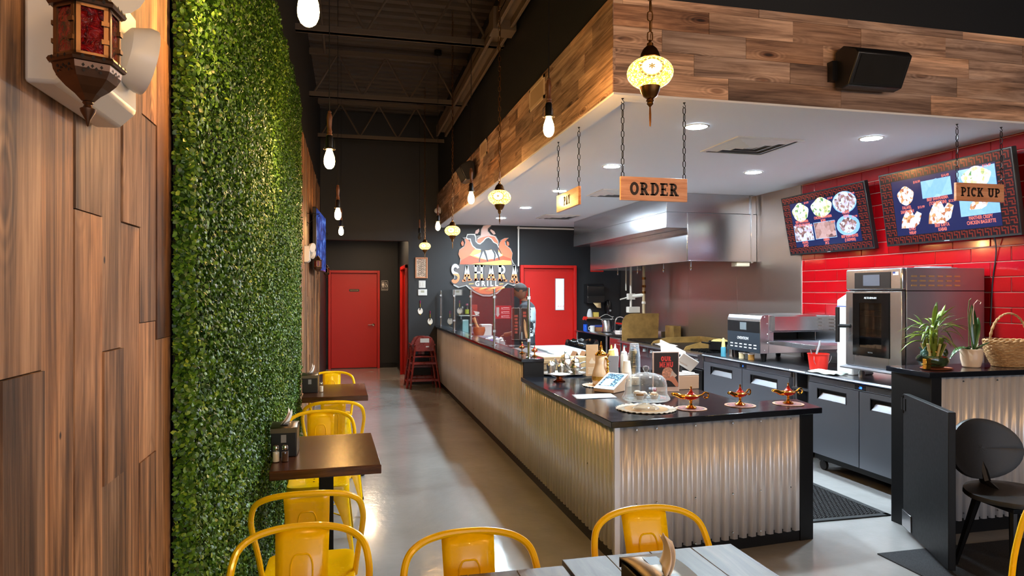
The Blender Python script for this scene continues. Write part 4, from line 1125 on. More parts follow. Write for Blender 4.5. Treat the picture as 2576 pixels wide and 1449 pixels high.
for i in range(6):
    x = 500 + i * 78
    layer('dune_ripple', [(x, 1200 + i * 6), (x + 130, 1185), (x + 150, 1195), (x + 20, 1235 + (i % 2) * 8)], 0.034, 0.0355, SAMB if i % 2 else SRUST)
# ---------------------------------------------------------------- yellow metal chairs (local: sitter faces -Y)
def make_chair(label):
    t = thing('metal_chair', label, 'chair', (0, 0, 0), 0, 'yellow metal cafe chairs')
    half = [(0.182, 0.045, 0.435), (0.196, 0.075, 0.55), (0.212, 0.125, 0.665), (0.213, 0.155, 0.725), (0.196, 0.185, 0.785), (0.150, 0.21, 0.817), (0.08, 0.226, 0.832), (0.0, 0.231, 0.835)]
    pts = cr(half + [(-a, b, c) for a, b, c in half[-2::-1]], 5)
    part('back_tube', MB().tube(pts, 0.0118, 10), YELLOW, t)
    # splat with a raised panel
    sp = MB()
    def S(u, v):
        w = 0.150 + 0.022 * v
        y = 0.150 + 0.078 * v - 0.018 * math.sin(math.pi * v) - 0.010 * (1 - (2 * u - 1) ** 2)
        return ((u - 0.5) * w, y + 0.004, 0.452 + 0.380 * v - 0.004 * (2 * u - 1) ** 2)
    sp.grid(S, 6, 10)
    part('backrest', sp, YELLOW, t, solid=0.003)
    q = []
    for a, b in rrect(0.42, 0.56, 0.12, 4, 0.5, 0.52):
        q.append(Vector(S(a, b)))
    for off in (-0.002, 0.002):
        part('embossed_ridge', MB().tube([(p.x, p.y + off, p.z) for p in q], 0.0034, 6, True), YELLOW, t)
    # seat pan
    st = MB(); n = 5
    rings = [(0.362, 0.05, 0.452, -0.0), (0.352, 0.045, 0.458, 0), (0.30, 0.04, 0.459, 0), (0.26, 0.04, 0.452, 0), (0.10, 0.03, 0.449, 0)]
    base = len(st.v)
    prof = [(0.366, 0.05, 0.405), (0.366, 0.05, 0.450), (0.358, 0.05, 0.458), (0.316, 0.045, 0.460), (0.290, 0.045, 0.453), (0.06, 0.02, 0.450)]
    L = None
    for w, r, z in prof:
        ring = [(a, b - 0.01, z) for a, b in rrect(w, w, r, n)]
        k = len(st.v); st.v += ring; m = len(ring)
        if L is not None:
            for i in range(m):
                j = (i + 1) % m
                st.face((L + i, L + j, k + j, k + i))
        L = k
    st.face([L + i for i in range(m)])
    part('seat', st, YELLOW, t)
    for a, b in ((-0.03, 0.03), (0.03, 0.03), (-0.03, -0.03), (0.03, -0.03)):
        part('drain_hole', MB().lathe([(0.0, 0.4512), (0.006, 0.4512), (0.006, 0.449)], 10, (a, b - 0.01, 0)), BLACKMETAL, t)
    # tapered pressed legs with curved gussets
    for sx in (-1, 1):
        for sy in (-1, 1):
            lg = MB()
            top = Vector((sx * 0.172, sy * 0.172 - 0.01, 0.44)); bot = Vector((sx * 0.215, sy * (0.235 if sy > 0 else 0.215) - 0.01, 0.012))
            N = 8; prev = None
            for i in range(N + 1):
                u = i / N; p = top.lerp(bot, u)
                w = 0.020 + 0.085 * (1 - u) ** 2.2 + 0.012 * (1 - u)
                x0 = Vector((-sx * w, 0, 0)); y0 = Vector((0, -sy * w, 0)); c_ = 0.010
                cross = [p + x0, p + Vector((-sx * c_, 0, 0)), p + Vector((0, -sy * c_, 0)), p + y0, p + y0 + Vector((-sx * 0.003, 0, 0)), p + Vector((-sx * 0.003 - sx * c_ * 0.3, -sy * c_, 0)), p + Vector((-sx * c_, -sy * 0.003 - sy * c_ * 0.3, 0)), p + x0 + Vector((0, -sy * 0.003, 0))]
                k = len(lg.v); lg.v += [tuple(v) for v in cross]
                if prev is not None:
                    for a in range(8):
                        b = (a + 1) % 8
                        lg.face((prev + a, prev + b, k + b, k + a))
                prev = k
            l = part('leg', lg, YELLOW, t, angle=50)
            part('rubber_foot', MB().cbox((bot.x - sx * 0.010, bot.y - sy * 0.010, 0.010), (0.028, 0.028, 0.020)), RUBBER, l, bevel=0.004)
    br = MB().tube([(-0.185, -0.195, 0.26), (0.0, -0.01, 0.272), (0.185, 0.185, 0.26)], 0.006, 6, flat=0.6).tube([(0.185, -0.195, 0.26), (0.0, -0.01, 0.272), (-0.185, 0.185, 0.26)], 0.006, 6, flat=0.6)
    part('cross_brace', br, YELLOW, t)
    return t
ch0 = make_chair('yellow metal chair facing the camera, nearest the hedge at the bottom edge')
ch0.location = (-0.155, 2.13, 0)
CH = [((-0.165, 2.97, 0), 180, 'yellow metal chair tucked under the near side of the middle wall table'),
      ((-0.19, 4.39, 0), 0, 'yellow metal chair on the far side of the middle wall table'),
      ((-0.12, 5.22, 0), 180, 'yellow metal chair on the near side of the farthest wall table, back to camera'),
      ((-0.18, 6.66, 0), 0, 'yellow metal chair on the far side of the farthest wall table'),
      ((0.37, 1.955, 0), 0, 'yellow metal chair at the left of the two front tables'),
      ((1.025, 2.045, 0), 0, 'yellow metal chair at the right front table before the corrugated counter'),
      ((2.52, 2.02, 0), -95, 'yellow metal chair just showing at the lower right corner')]
for loc, rz, lab in CH:
    dup(ch0, loc, rz, lab)

# ---------------------------------------------------------------- wood tables
DARKTABLE = wood('dark_stained_table', 'x', [(0.3, rgb(34, 17, 10)), (0.5, rgb(66, 34, 19)), (0.75, rgb(100, 56, 30))], 0.25, knots=False, bump=0.10, grain=18)
GREYTABLE = wood('grey_brown_table', 'y', [(0.3, rgb(46, 40, 38)), (0.5, rgb(78, 70, 66)), (0.75, rgb(108, 98, 92))], 0.42, knots=False, bump=0.12, grain=16, tints=[(0, (0.8, 0.78, 0.78, 1)), (0.3, (1.05, 0.95, 0.86, 1)), (0.6, (0.7, 0.68, 0.68, 1)), (0.8, (1.2, 1.05, 0.92, 1))])
TH_ = 0.045
def table(x0, x1, y0, y1, label, m, boards=0, rz=0):
    cx, cy = (x0 + x1) / 2, (y0 + y1) / 2; w, d = x1 - x0, y1 - y0
    t = thing('cafe_table', label, 'table', (cx, cy, 0), rz, 'dark wood cafe tables')
    if boards:
        for i in range(boards):
            a = -w / 2 + w * i / boards
            part('board', MB().box(a + 0.0006, a + w / boards - 0.0006, -d / 2, d / 2, 0.76 - TH_, 0.76), m, t, bevel=0.002)
    else:
        part('tabletop', MB().box(-w / 2, w / 2, -d / 2, d / 2, 0.76 - TH_, 0.76), m, t, bevel=0.004)
    part('column', MB().box(-0.038, 0.038, -0.038, 0.038, 0.03, 0.71), BLACKMETAL, t, bevel=0.004)
    part('top_plate', MB().box(-0.16, 0.16, -0.02, 0.02, 0.70, 0.714).box(-0.02, 0.02, -0.16, 0.16, 0.70, 0.714), BLACKMETAL, t)
    part('base', MB().box(-0.25, 0.25, -0.03, 0.03, 0.004, 0.03).box(-0.03, 0.03, -0.28, 0.28, 0.004, 0.03), BLACKMETAL, t, bevel=0.006)
    return t
table(-0.392, 0.135, 3.42, 4.22, 'dark brown wall table holding a napkin dispenser and two shakers', DARKTABLE, 0, 2)
table(-0.392, 0.135, 5.77, 6.55, 'farthest dark brown wall table beside the end of the hedge', DARKTABLE, 0, 1)
table(0.655, 1.255, 1.32, 2.075, 'right front table of grey brown boards with napkin dispenser', GREYTABLE, 4, 0)
table(0.045, 0.645, 1.30, 2.03, 'left front table of grey brown boards, mostly below the picture', GREYTABLE, 4, 0)

# ---------------------------------------------------------------- napkin dispensers and shakers
NAPKIN = mat('paper_napkin', rgb(244, 236, 228), 0.85)
DISP = steel('dispenser_metal', rgb(120, 108, 92), 0.34)
def dispenser(x0, x1, y0, y1, label, flame=False, rz=0):
    w, d, h = x1 - x0, y1 - y0, 0.165
    t = thing('napkin_dispenser', label, 'napkin dispenser', ((x0 + x1) / 2, (y0 + y1) / 2, 0.76), rz, 'black napkin dispensers')
    part('case', MB().box(-w / 2, w / 2, -d / 2, d / 2, 0.0, h - 0.025), BLACKPLASTIC, t, bevel=0.004)
    tp = MB()
    def T(u, v):
        x = (u - 0.5) * (w + 0.006); y = (v - 0.5) * (d + 0.006)
        return (x, y, h - 0.012 * (2 * v - 1) ** 2 - 0.004)
    tp.grid(T, 2, 12)
    part('steel_top', tp, DISP, t, solid=0.004)
    part('steel_band', MB().box(-w / 2 - 0.003, w / 2 + 0.003, -d / 2 - 0.003, -d / 2, h - 0.040, h - 0.016), DISP, t)
    part('steel_band', MB().box(-w / 2 - 0.003, w / 2 + 0.003, d / 2, d / 2 + 0.003, h - 0.040, h - 0.016), DISP, t)
    part('end_plate', MB().box(w / 2, w / 2 + 0.003, -d / 2 + 0.008, d / 2 - 0.008, 0.006, h - 0.03), DISP, t)
    part('slot', MB().box(-0.020, 0.020, -d * 0.33, d * 0.33, h - 0.004, h - 0.0028), BLACKPLASTIC, t)
    nk = MB()
    nk.grid(lambda u, v: ((u - 0.5) * 0.030 * (1 - v) + 0.022 * math.sin(2.2 * v) - 0.004, (u - 0.5) * 0.10 * (1 - 0.72 * v ** 1.6) + 0.035 * v * v, h - 0.006 + 0.075 * v + 0.008 * math.sin(6 * u)), 8, 8)
    nk.grid(lambda u, v: ((u - 0.5) * 0.024 * (1 - v) + 0.026 * math.sin(1.8 * v) + 0.004, (u - 0.5) * 0.092 * (1 - 0.6 * v ** 1.4) + 0.028 * v * v, h - 0.006 + 0.066 * v), 8, 8)
    part('napkin', nk, NAPKIN, t, solid=0.0012)
    if flame:
        fl = [(0.0, 0.0), (0.02, 0.01), (0.024, 0.035), (0.014, 0.055), (0.012, 0.04), (0.004, 0.068), (-0.006, 0.045), (-0.012, 0.06), (-0.02, 0.03), (-0.016, 0.008)]
        part('flame_logo', MB().prism([(a - 0.0, b + 0.05) for a, b in fl], -w / 2 - 0.0008, -w / 2, 'x'), SRUST, t, smooth=False)
        part('flame_logo', MB().prism([(a * 0.5 - 0.0, b * 0.6 + 0.052) for a, b in fl], -w / 2 - 0.0014, -w / 2 - 0.0008, 'x'), SOR, t, smooth=False)
    else:
        part('logo_window', MB().box(-0.013, 0.013, -d / 2 - 0.001, -d / 2, 0.075, 0.115), GREYPLASTIC, t)
    return t
dispenser(-0.40, -0.275, 3.70, 3.88, 'black napkin dispenser on the middle wall table behind the shakers')
dispenser(-0.40, -0.275, 6.02, 6.20, 'black napkin dispenser on the farthest wall table')
dispenser(0.695, 0.82, 1.44, 1.685, 'black napkin dispenser with flame logo on the right front table', True)
def shaker(x, y, fill, label):
    t = thing('shaker', label, 'shaker', (x, y, 0.76), 0, 'salt and pepper shakers')
    part('contents', MB().lathe([(0.0, 0.004), (0.0155, 0.004), (0.0155, 0.050), (0.0, 0.052)], 14), fill, t)
    part('glass_jar', MB().lathe([(0.017, 0.0), (0.018, 0.004), (0.018, 0.052), (0.014, 0.062), (0.013, 0.066)], 14, caps=False), GLASSM, t)
    part('cap', MB().lathe([(0.0145, 0.064), (0.0155, 0.066), (0.0155, 0.076), (0.012, 0.084), (0.0, 0.086)], 14), CHROME, t)
SALT = mat('salt', rgb(240, 226, 206), 0.9); PEPPER = mat('ground_pepper', rgb(92, 58, 36), 0.9, var=0.4)
shaker(-0.365, 3.60, SALT, 'glass salt shaker on the middle wall table')
shaker(-0.322, 3.60, PEPPER, 'brown filled pepper shaker on the middle wall table')
shaker(-0.245, 6.06, SALT, 'salt shaker beside the farthest napkin dispenser')

# ---------------------------------------------------------------- service counter
ct = thing('service_counter', 'long corrugated metal service counter with black stone top and raised ledge', 'counter', (1.5, 3.74, 0))
CT0 = Vector((1.5, 3.74, 0))
def L(p):
    return tuple(Vector(p) - CT0)
def shift(mb):
    return mb.xf(Matrix.Translation(-CT0))
E0, E1 = Vector((1.51, 3.735, 0)), Vector((2.925, 3.875, 0))      # near end, bottom line
body = MB().prism([(1.535, 3.765), (2.90, 3.895), (2.94, 4.12), (2.55, 4.12), (2.55, 6.9), (1.66, 6.9), (1.66, YB - 0.005), (1.535, YB - 0.005)], 0.0, 0.832)
body.box(1.535, 1.63, 5.80, YB - 0.005, 0.832, 1.0)
part('carcass', shift(body), BLACKPAINT, ct)
kick = MB().prism([(1.518, 3.748), (2.915, 3.882), (2.915, 3.90), (1.535, 3.765), (1.535, YB - 0.005), (1.518, YB - 0.005)], 0, 0.09)
part('kick_board', shift(kick), BLACKPAINT, ct)
def corrugated(p0, p1, z0, z1, name='corrugated_panel', amp=0.0125, pitch=0.0677, parent=None, org=None):
    p0, p1 = Vector(p0), Vector(p1); d = p1 - p0; ln = d.length; d.normalize(); n = Vector((d.y, -d.x, 0))
    k = 8; N = max(4, int(round(ln / pitch)) * k); mb = MB()
    def prof(u):
        s = math.sin(2 * math.pi * u); return amp * max(-1, min(1, 2.6 * s + 0.9))
    def P(u, v):
        s = u * ln
        q = p0 + d * s + n * prof(s / pitch)
        return (q.x, q.y, z0 + (z1 - z0) * v)
    mb.grid(P, N, 1)
    mb.xf(Matrix.Translation(-(org or Vector((0, 0, 0)))))
    return part(name, mb, GALV, parent, solid=0.0012, angle=60)
dE = (E1 - E0).normalized()
corrugated(E0, E0 + dE * 0.6775, 0.075, 0.835, parent=ct, org=CT0)
corrugated(E0 + dE * 0.677, E1 - dE * 0.085, 0.075, 0.835, parent=ct, org=CT0)
for a, b, z1 in ((3.74, 5.80, 0.835), (5.80, 7.9, 1.0), (7.9, 10.0, 1.0), (10.0, YB - 0.01, 1.0)):
    corrugated((1.51, b, 0), (1.51, a, 0), 0.085, z1, parent=ct, org=CT0)
part('corner_trim', shift(MB().box(1.498, 1.502, 3.725, 3.76, 0.075, 0.835).box(1.498, 1.53, 3.722, 3.726, 0.075, 0.835)), GALV, ct)
ep = MB().prism([tuple((E1 - dE * 0.085).to_2d()), tuple((E1 + dE * 0.02).to_2d()), (2.985, 4.13), (2.86, 4.13)], 0.0, 0.835)
part('end_post', shift(ep), BLACKPAINT, ct, bevel=0.003)
top = MB().prism([(1.455, 3.665), (2.965, 3.815), (3.03, 4.17), (2.60, 4.15), (2.60, 6.95), (1.64, 6.95), (1.64, 5.80), (1.455, 5.80)], 0.832, 0.87)
part('countertop', shift(top), BLACKSTONE, ct, bevel=0.004)
part('ledge_front', shift(MB().box(1.48, 1.663, 5.792, 5.83, 0.832, 1.0)), BLACKPAINT, ct)
part('ledge_top', shift(MB().box(1.455, 1.665, 5.785, YB - 0.005, 1.0, 1.03)), BLACKSTONE, ct, bevel=0.004)
scr = MB().lathe([(0.0, 0.004), (0.005, 0.003), (0.007, 0.0)], 8).mesh('screw', CHROME)
nE = Vector((dE.y, -dE.x, 0))
for s in (0.135, 0.27, 0.54, 0.81, 1.02, 1.25, 1.30):
    for z in (0.10 + 0.02 * math.sin(9 * s), 0.36, 0.80):
        q = E0 + dE * s + nE * 0.009
        o = put('screw', scr, ct, L((q.x, q.y, z)), (R(90), 0, math.atan2(nE.y, nE.x) + R(90)))
for y in (4.2, 4.9, 5.6, 6.4, 7.3, 8.4, 9.5, 10.6):
    for z in (0.16, 0.5, 0.80):
        put('screw', scr, ct, L((1.501, y, z)), (R(90), 0, R(-90)))

# sneeze guard: posts and panes
sg = thing('sneeze_guard', 'clear glass sneeze guard on steel posts standing on the raised counter ledge', 'glass screen', (1.555, 5.9, 1.03))
PY = [5.90, 7.41, 8.93, 10.40, 12.02]
for i, y in enumerate(PY):
    p = MB().lathe([(0.0, 0), (0.030, 0), (0.030, 0.006), (0.0125, 0.010), (0.0125, 0.625), (0.0, 0.628)], 14, (0, y - 5.9, 0))
    part('post', p, CHROME if i == 0 else STEEL, sg)
    part('glass_clip', MB().box(-0.02, 0.012, y - 5.9 - 0.018, y - 5.9 + 0.018, 0.14, 0.17).box(-0.02, 0.012, y - 5.9 - 0.018, y - 5.9 + 0.018, 0.52, 0.55), STEEL, sg, bevel=0.003)
for a, b in zip(PY[:-1], PY[1:]):
    part('pane', MB().box(-0.004, 0.004, a - 5.9 + 0.018, b - 5.9 - 0.018, 0.03, 0.63), PANE, sg)

# ---------------------------------------------------------------- right counter, swing gate, black chair
rc = thing('plant_counter', 'black topped counter with corrugated front holding the plants and basket', 'counter', (3.7, 3.72, 0))
o3 = Vector((3.7, 3.72, 0)); sh3 = lambda mb: mb.xf(Matrix.Translation(-o3))
part('carcass', sh3(MB().box(3.735, 4.985, 3.76, 4.02, 0, 1.055)), BLACKPAINT, rc)
part('end_board', sh3(MB().box(3.715, 3.80, 3.72, 4.06, 0, 1.055)), BLACKPAINT, rc, bevel=0.003)
part('countertop', sh3(MB().prism([(3.665, 3.685), (4.99, 3.685), (4.99, 4.12), (3.725, 4.12), (3.70, 4.0)], 1.055, 1.09)), BLACKSTONE, rc, bevel=0.003)
corrugated((3.80, 3.735, 0), (4.985, 3.735, 0), 0.09, 1.055, parent=rc, org=o3)
part('kick_board', sh3(MB().box(3.80, 4.985, 3.738, 3.76, 0, 0.10)), BLACKPAINT, rc)
for x in (3.98, 4.26, 4.55, 4.9):
    for z in (1.02, 0.55, 0.14):
        put('screw', scr, rc, (x - 3.7, 0.004, z), (R(90), 0, 0))
gt = thing('swing_gate', 'black swing gate hinged open between the two counters', 'gate', (3.655, 3.86, 0), 0)
gt.rotation_euler = (0, 0, math.atan2(3.19 - 3.86, 3.33 - 3.655))
part('gate_panel', MB().box(0.0, 0.745, -0.02, 0.02, 0.03, 0.93), BLACKPAINT, gt, bevel=0.003)
part('hinge', MB().cyl((0.004, -0.018, 0.80), (0.004, -0.018, 0.92), 0.010, 8).box(-0.03, 0.05, -0.024, -0.02, 0.82, 0.90), BLACKMETAL, gt)
part('kick_plate', MB().box(0.0, 0.16, -0.028, -0.0205, 0.04, 0.15), STEEL, gt, label='small steel kick plate', bevel=0.002)

cb = thing('shell_chair', 'black moulded chair with a wide oval back before the right counter', 'chair', (3.655, 3.09, 0.012), -6)
bk = MB()
def OB(u, v):
    a = 2 * math.pi * u; r = v
    x = 0.240 * r * math.cos(a); z = 0.175 * r * math.sin(a)
    return (x, 0.245 - 0.95 * x * x - 0.25 * z * z + 0.18 * z, 0.665 + z)
bk.grid(OB, 36, 6)
CHAIRBLK = mat('black_leatherette', rgb(26, 23, 22), 0.42, bump=(260, 0.25))
part('backrest', bk, CHAIRBLK, cb, solid=0.022, bevel=0.006)
se = MB()
se.grid(lambda u, v: (0.25 * v * math.cos(2 * math.pi * u), 0.24 * v * math.sin(2 * math.pi * u), 0.452 - 0.018 * (1 - v * v) + 0.012 * max(0, math.sin(2 * math.pi * u)) * v), 32, 5)
part('seat', se, CHAIRBLK, cb, solid=0.025, bevel=0.006)
part('spine', MB().tube([(0, 0.10, 0.42), (0, 0.20, 0.47), (0, 0.25, 0.60), (0, 0.262, 0.66)], [0.03, 0.03, 0.026, 0.02], 8), BLACKMETAL, cb)
for sx in (-1, 1):
    for sy in (-1, 1):
        part('leg', MB().tube([(sx * 0.12, sy * 0.12, 0.43), (sx * 0.20, sy * 0.20, 0.0)], [0.024, 0.014], 8), BLACKMETAL, cb)
part('seat_frame', MB().box(-0.15, 0.15, -0.15, 0.15, 0.40, 0.425), BLACKMETAL, cb, bevel=0.004)

# ---------------------------------------------------------------- floor mats
def rubber_mat(x0, x1, y0, y1, label):
    t = thing('rubber_mat', label, 'mat', ((x0 + x1) / 2, (y0 + y1) / 2, 0), 0, 'black kitchen floor mats')
    w, d = x1 - x0, y1 - y0
    part('mat_base', MB().box(-w / 2 + 0.04, w / 2 - 0.04, -d / 2 + 0.04, d / 2 - 0.04, 0, 0.002), mat('mat_dark', rgb(10, 10, 11), 0.8), t)
    b = MB()
    for q in ((-w / 2, w / 2, -d / 2, -d / 2 + 0.045), (-w / 2, w / 2, d / 2 - 0.045, d / 2), (-w / 2, -w / 2 + 0.045, -d / 2, d / 2), (w / 2 - 0.045, w / 2, -d / 2, d / 2)):
        b.box(*q, 0, 0.011)
    part('mat_border', b, RUBBER, t, bevel=0.004)
    h = MB(); y = -d / 2 + 0.062; row = 0
    while y < d / 2 - 0.05:
        x = -w / 2 + 0.06 + (0.0175 if row % 2 else 0)
        while x < w / 2 - 0.05:
            k = len(h.v)
            for r, z in ((0.0172, 0.002), (0.0172, 0.011), (0.0118, 0.011), (0.0118, 0.002)):
                h.v += [(x + r * math.cos(math.pi * i / 3 + 0.52), y + r * math.sin(math.pi * i / 3 + 0.52), z) for i in range(6)]
            for a in range(3):
                for i in range(6):
                    j = (i + 1) % 6
                    h.face((k + a * 6 + i, k + a * 6 + j, k + a * 6 + 6 + j, k + a * 6 + 6 + i))
            x += 0.035
        y += 0.0305; row += 1
    g = part('drainage_rings', h, RUBBER, t, smooth=False); g['kind'] = 'stuff'
rubber_mat(2.72, 3.80, 4.15, 5.42, 'black rubber drainage mat by the swing gate')
rubber_mat(2.72, 3.80, 5.46, 6.9, 'black rubber drainage mat farther along the kitchen aisle')
cm = MB().box(3.155, 5.8, 1.9, 3.56, 0.0, 0.008)
def carpet():
    t = NT('charcoal_mat_pile'); n = t.noise(t.coords('pos', (1, 1, 1)), 160, 4)
    t.link(t.ramp(n, [(0.35, rgb(18, 18, 20)), (0.62, rgb(44, 44, 48))]), t.b.inputs['Base Color']); t.val('Roughness', 0.95); t.bump(n, 0.6, 0.006)
    return t.m
tag(part('entrance_mat', cm, carpet(), bevel=0.003), 'charcoal carpet mat lying under the swing gate and black chair', 'mat')
# ---------------------------------------------------------------- undercounter refrigerators (front faces -X)
DISPLAY = mat('blue_digits', rgb(10, 10, 20), 0.3, emit=(0.02, 0.12, 1.0, 1), estr=4.0)
def fridge(y0, y1, label, digits):
    X = 4.10; o = Vector((X, y0, 0)); D = y1 - y0
    t = thing('worktop_refrigerator', label, 'refrigerator', (X, y0, 0), 0, 'steel worktop refrigerators')
    part('body', MB().box(0.03, 0.86, 0.0, D, 0.15, 0.845), STEEL_DARK, t, bevel=0.003)
    wt = MB().prism([(0.90, 0.86), (-0.015, 0.86), (-0.028, 0.863), (-0.034, 0.872), (-0.028, 0.884), (-0.015, 0.888), (0.90, 0.888)], -0.004, D + 0.004, 'y')
    part('worktop', wt, WORKSTEEL, t, angle=50)
    part('grille', MB().box(0.0, 0.03, 0.01, D - 0.01, 0.802, 0.85), STEEL, t, bevel=0.002)
    part('display', MB().box(-0.003, 0.0, D * 0.5 - 0.06, D * 0.5 + 0.06, 0.805, 0.845), BLACKPLASTIC, t)
    text('lettering', digits, 0.026, (-0.0045, D * 0.5 - 0.005, 0.825), FACE_LEFT, DISPLAY, t, 0.02)
    mid = D / 2
    for k, (a, b) in enumerate(((0.012, mid - 0.005), (mid + 0.005, D - 0.012))):
        z0, z1 = 0.165, 0.795
        h0, h1 = a + (b - a) * 0.24, a + (b - a) * 0.80; q0, q1 = 0.665, 0.75
        d = MB().box(-0.012, 0.028, a, h0, z0, z1).box(-0.012, 0.028, h1, b, z0, z1).box(-0.012, 0.028, h0, h1, z0, q0).box(-0.012, 0.028, h0, h1, q1, z1)
        dd = part('door', d, STEEL_DARK, t)
        part('handle_recess', MB().box(0.018, 0.026, h0, h1, q0, q1), BLACKPLASTIC, dd, label='black handle recess')
        part('handle_frame', MB().box(-0.014, 0.0, h0 - 0.008, h0, q0 - 0.006, q1 + 0.008).box(-0.014, 0.0, h1, h1 + 0.008, q0 - 0.006, q1 + 0.008).box(-0.014, 0.0, h0, h1, q1, q1 + 0.008), BLACKPLASTIC, dd)
        w = h1 - h0
        part('handle_scoop', MB().poly([(-0.012, h0 + 0.004, q0), (-0.012, h1 - 0.004, q0), (0.016, h1 - 0.03, q0 + 0.055), (0.016, h0 + 0.03, q0 + 0.055)]), WORKSTEEL, dd, smooth=False)
    part('kick_plate', MB().box(0.05, 0.8, 0.02, D - 0.02, 0.10, 0.15), BLACKMETAL, t)
    for x in (0.10, 0.76):
        for y in (0.08, D - 0.08):
            part('caster', MB().lathe([(0.0, -0.012), (0.045, -0.012), (0.045, 0.012), (0.0, 0.012)], 14).xf(Matrix.Translation((x, y, 0.046)) @ Matrix.Rotation(R(90), 4, 'Y')).box(x - 0.03, x + 0.03, y - 0.03, y + 0.03, 0.085, 0.10), RUBBER, t)
    return t
fr = fridge(4.16, 5.46, 'steel two door worktop refrigerator behind the swing gate under the tall oven', '-38')
part('round_badge', MB().lathe([(0.0, 0.0), (0.03, 0.0), (0.03, -0.002), (0.0, -0.003)], 20).xf(Matrix.Translation((-0.012, 0.20, 0.235)) @ Matrix.Rotation(R(90), 4, 'Y')), mat('blue_badge', rgb(20, 40, 140), 0.3), fr)
fridge(5.72, 7.36, 'steel two door worktop refrigerator under the conveyor oven', '3')
ft = thing('filler_shelf', 'narrow steel top bridging the two worktop refrigerators', 'shelf', (4.10, 5.47, 0))
part('worktop', MB().prism([(0.88, 0.86), (-0.015, 0.86), (-0.028, 0.863), (-0.034, 0.872), (-0.028, 0.884), (-0.015, 0.888), (0.88, 0.888)], 0.0, 0.24, 'y'), WORKSTEEL, ft)
for y in (0.02, 0.22):
    part('leg', MB().cyl((0.03, y, 0), (0.03, y, 0.86), 0.016, 8), STEEL, ft)
    part('leg', MB().cyl((0.82, y, 0), (0.82, y, 0.86), 0.016, 8), STEEL, ft)
part('shelf_edge', MB().box(0.0, 0.04, 0.0, 0.24, 0.70, 0.72), STEEL, ft)

# ---------------------------------------------------------------- conveyor oven
t = thing('conveyor_oven', 'steel conveyor oven with dark control panel on the worktop below the hood', 'oven', (4.15, 6.30, 0.888))
part('oven_body', MB().box(0.10, 0.80, 0.0, 0.62, 0.31, 0.49).box(0.10, 0.80, 0.0, 0.62, 0.09, 0.215).box(0.10, 0.16, 0, 0.62, 0.215, 0.31).box(0.66, 0.80, 0, 0.62, 0.215, 0.31).box(0.12, 0.78, 0.40, 0.60, 0.2, 0.32), STEEL, t, bevel=0.003)
part('oven_hood_front', MB().prism([(0.0, 0.315), (-0.05, 0.33), (-0.05, 0.475), (0.0, 0.49)], 0.14, 0.66, 'x'), STEEL, t)
part('tunnel', MB().box(0.17, 0.65, 0.30, 0.38, 0.216, 0.308), BLACKMETAL, t)
part('control_box', MB().prism([(-0.0, 0.088), (-0.0, 0.44), (0.02, 0.485), (0.05, 0.49), (0.10, 0.49), (0.10, 0.088)], 0.0, 0.63, 'y'), STEEL, t, bevel=0.003)
part('control_panel', MB().box(-0.004, 0.0, 0.01, 0.62, 0.30, 0.42), BLACKPLASTIC, t)
part('panel_screen', MB().box(-0.006, -0.004, 0.25, 0.37, 0.325, 0.405), mat('grey_lcd', rgb(120, 130, 136), 0.2), t)
part('lower_panel', MB().box(-0.005, 0.0, 0.01, 0.62, 0.09, 0.30), mat('slate_panel', rgb(72, 82, 94), 0.32, 0.6), t)
text('lettering', 'OVENTION', 0.042, (-0.0065, 0.315, 0.232), FACE_LEFT, mat('pale_print', rgb(220, 222, 224), 0.4), t, 0.02)
for i in range(6):
    for j in range(2):
        part('vent_slot', MB().box(-0.0068, -0.005, 0.06 + i * 0.09, 0.11 + i * 0.09, 0.13 + j * 0.032, 0.142 + j * 0.032), mat('pale_print', None), t)
b = MB().box(0.17, 0.68, -0.62, 0.05, 0.19, 0.205)
part('conveyor_shelf', b, STEEL, t, bevel=0.003)
part('conveyor_edge', MB().box(0.16, 0.18, -0.64, 0.0, 0.178, 0.222).box(0.67, 0.69, -0.64, 0.0, 0.178, 0.222).box(0.16, 0.69, -0.655, -0.635, 0.178, 0.222), STEEL, t, bevel=0.003)
wires = MB(); y = -0.62
while y < 0.28:
    wires.cyl((0.18, y, 0.214), (0.67, y, 0.214), 0.0022, 5); y += 0.02
part('conveyor_wires', wires, STEEL_DARK, t)['kind'] = 'stuff'
part('side_cabinet', MB().box(0.66, 0.82, -0.36, 0.0, 0.0, 0.49), STEEL, t, bevel=0.004)
for i in range(2):
    for j in range(4):
        part('louvre', MB().box(0.652, 0.66, -0.30 + i * 0.19, -0.22 + i * 0.19, 0.34 + j * 0.035, 0.352 + j * 0.035), CHROME, t)
for x in (0.08, 0.6):
    for yy in (0.06, 0.56):
        part('leg', MB().lathe([(0.022, 0.0), (0.026, 0.01), (0.034, 0.09)], 12, (x, yy, 0)), BLACKMETAL, t)
part('corner_bolts', MB().ball((0.05, -0.002, 0.47), 0.006, 8, 5).ball((0.08, -0.002, 0.40), 0.006, 8, 5).ball((0.05, -0.002, 0.12), 0.006, 8, 5).ball((0.085, -0.002, 0.20), 0.006, 8, 5).ball((0.085, -0.002, 0.29), 0.006, 8, 5), CHROME, t)
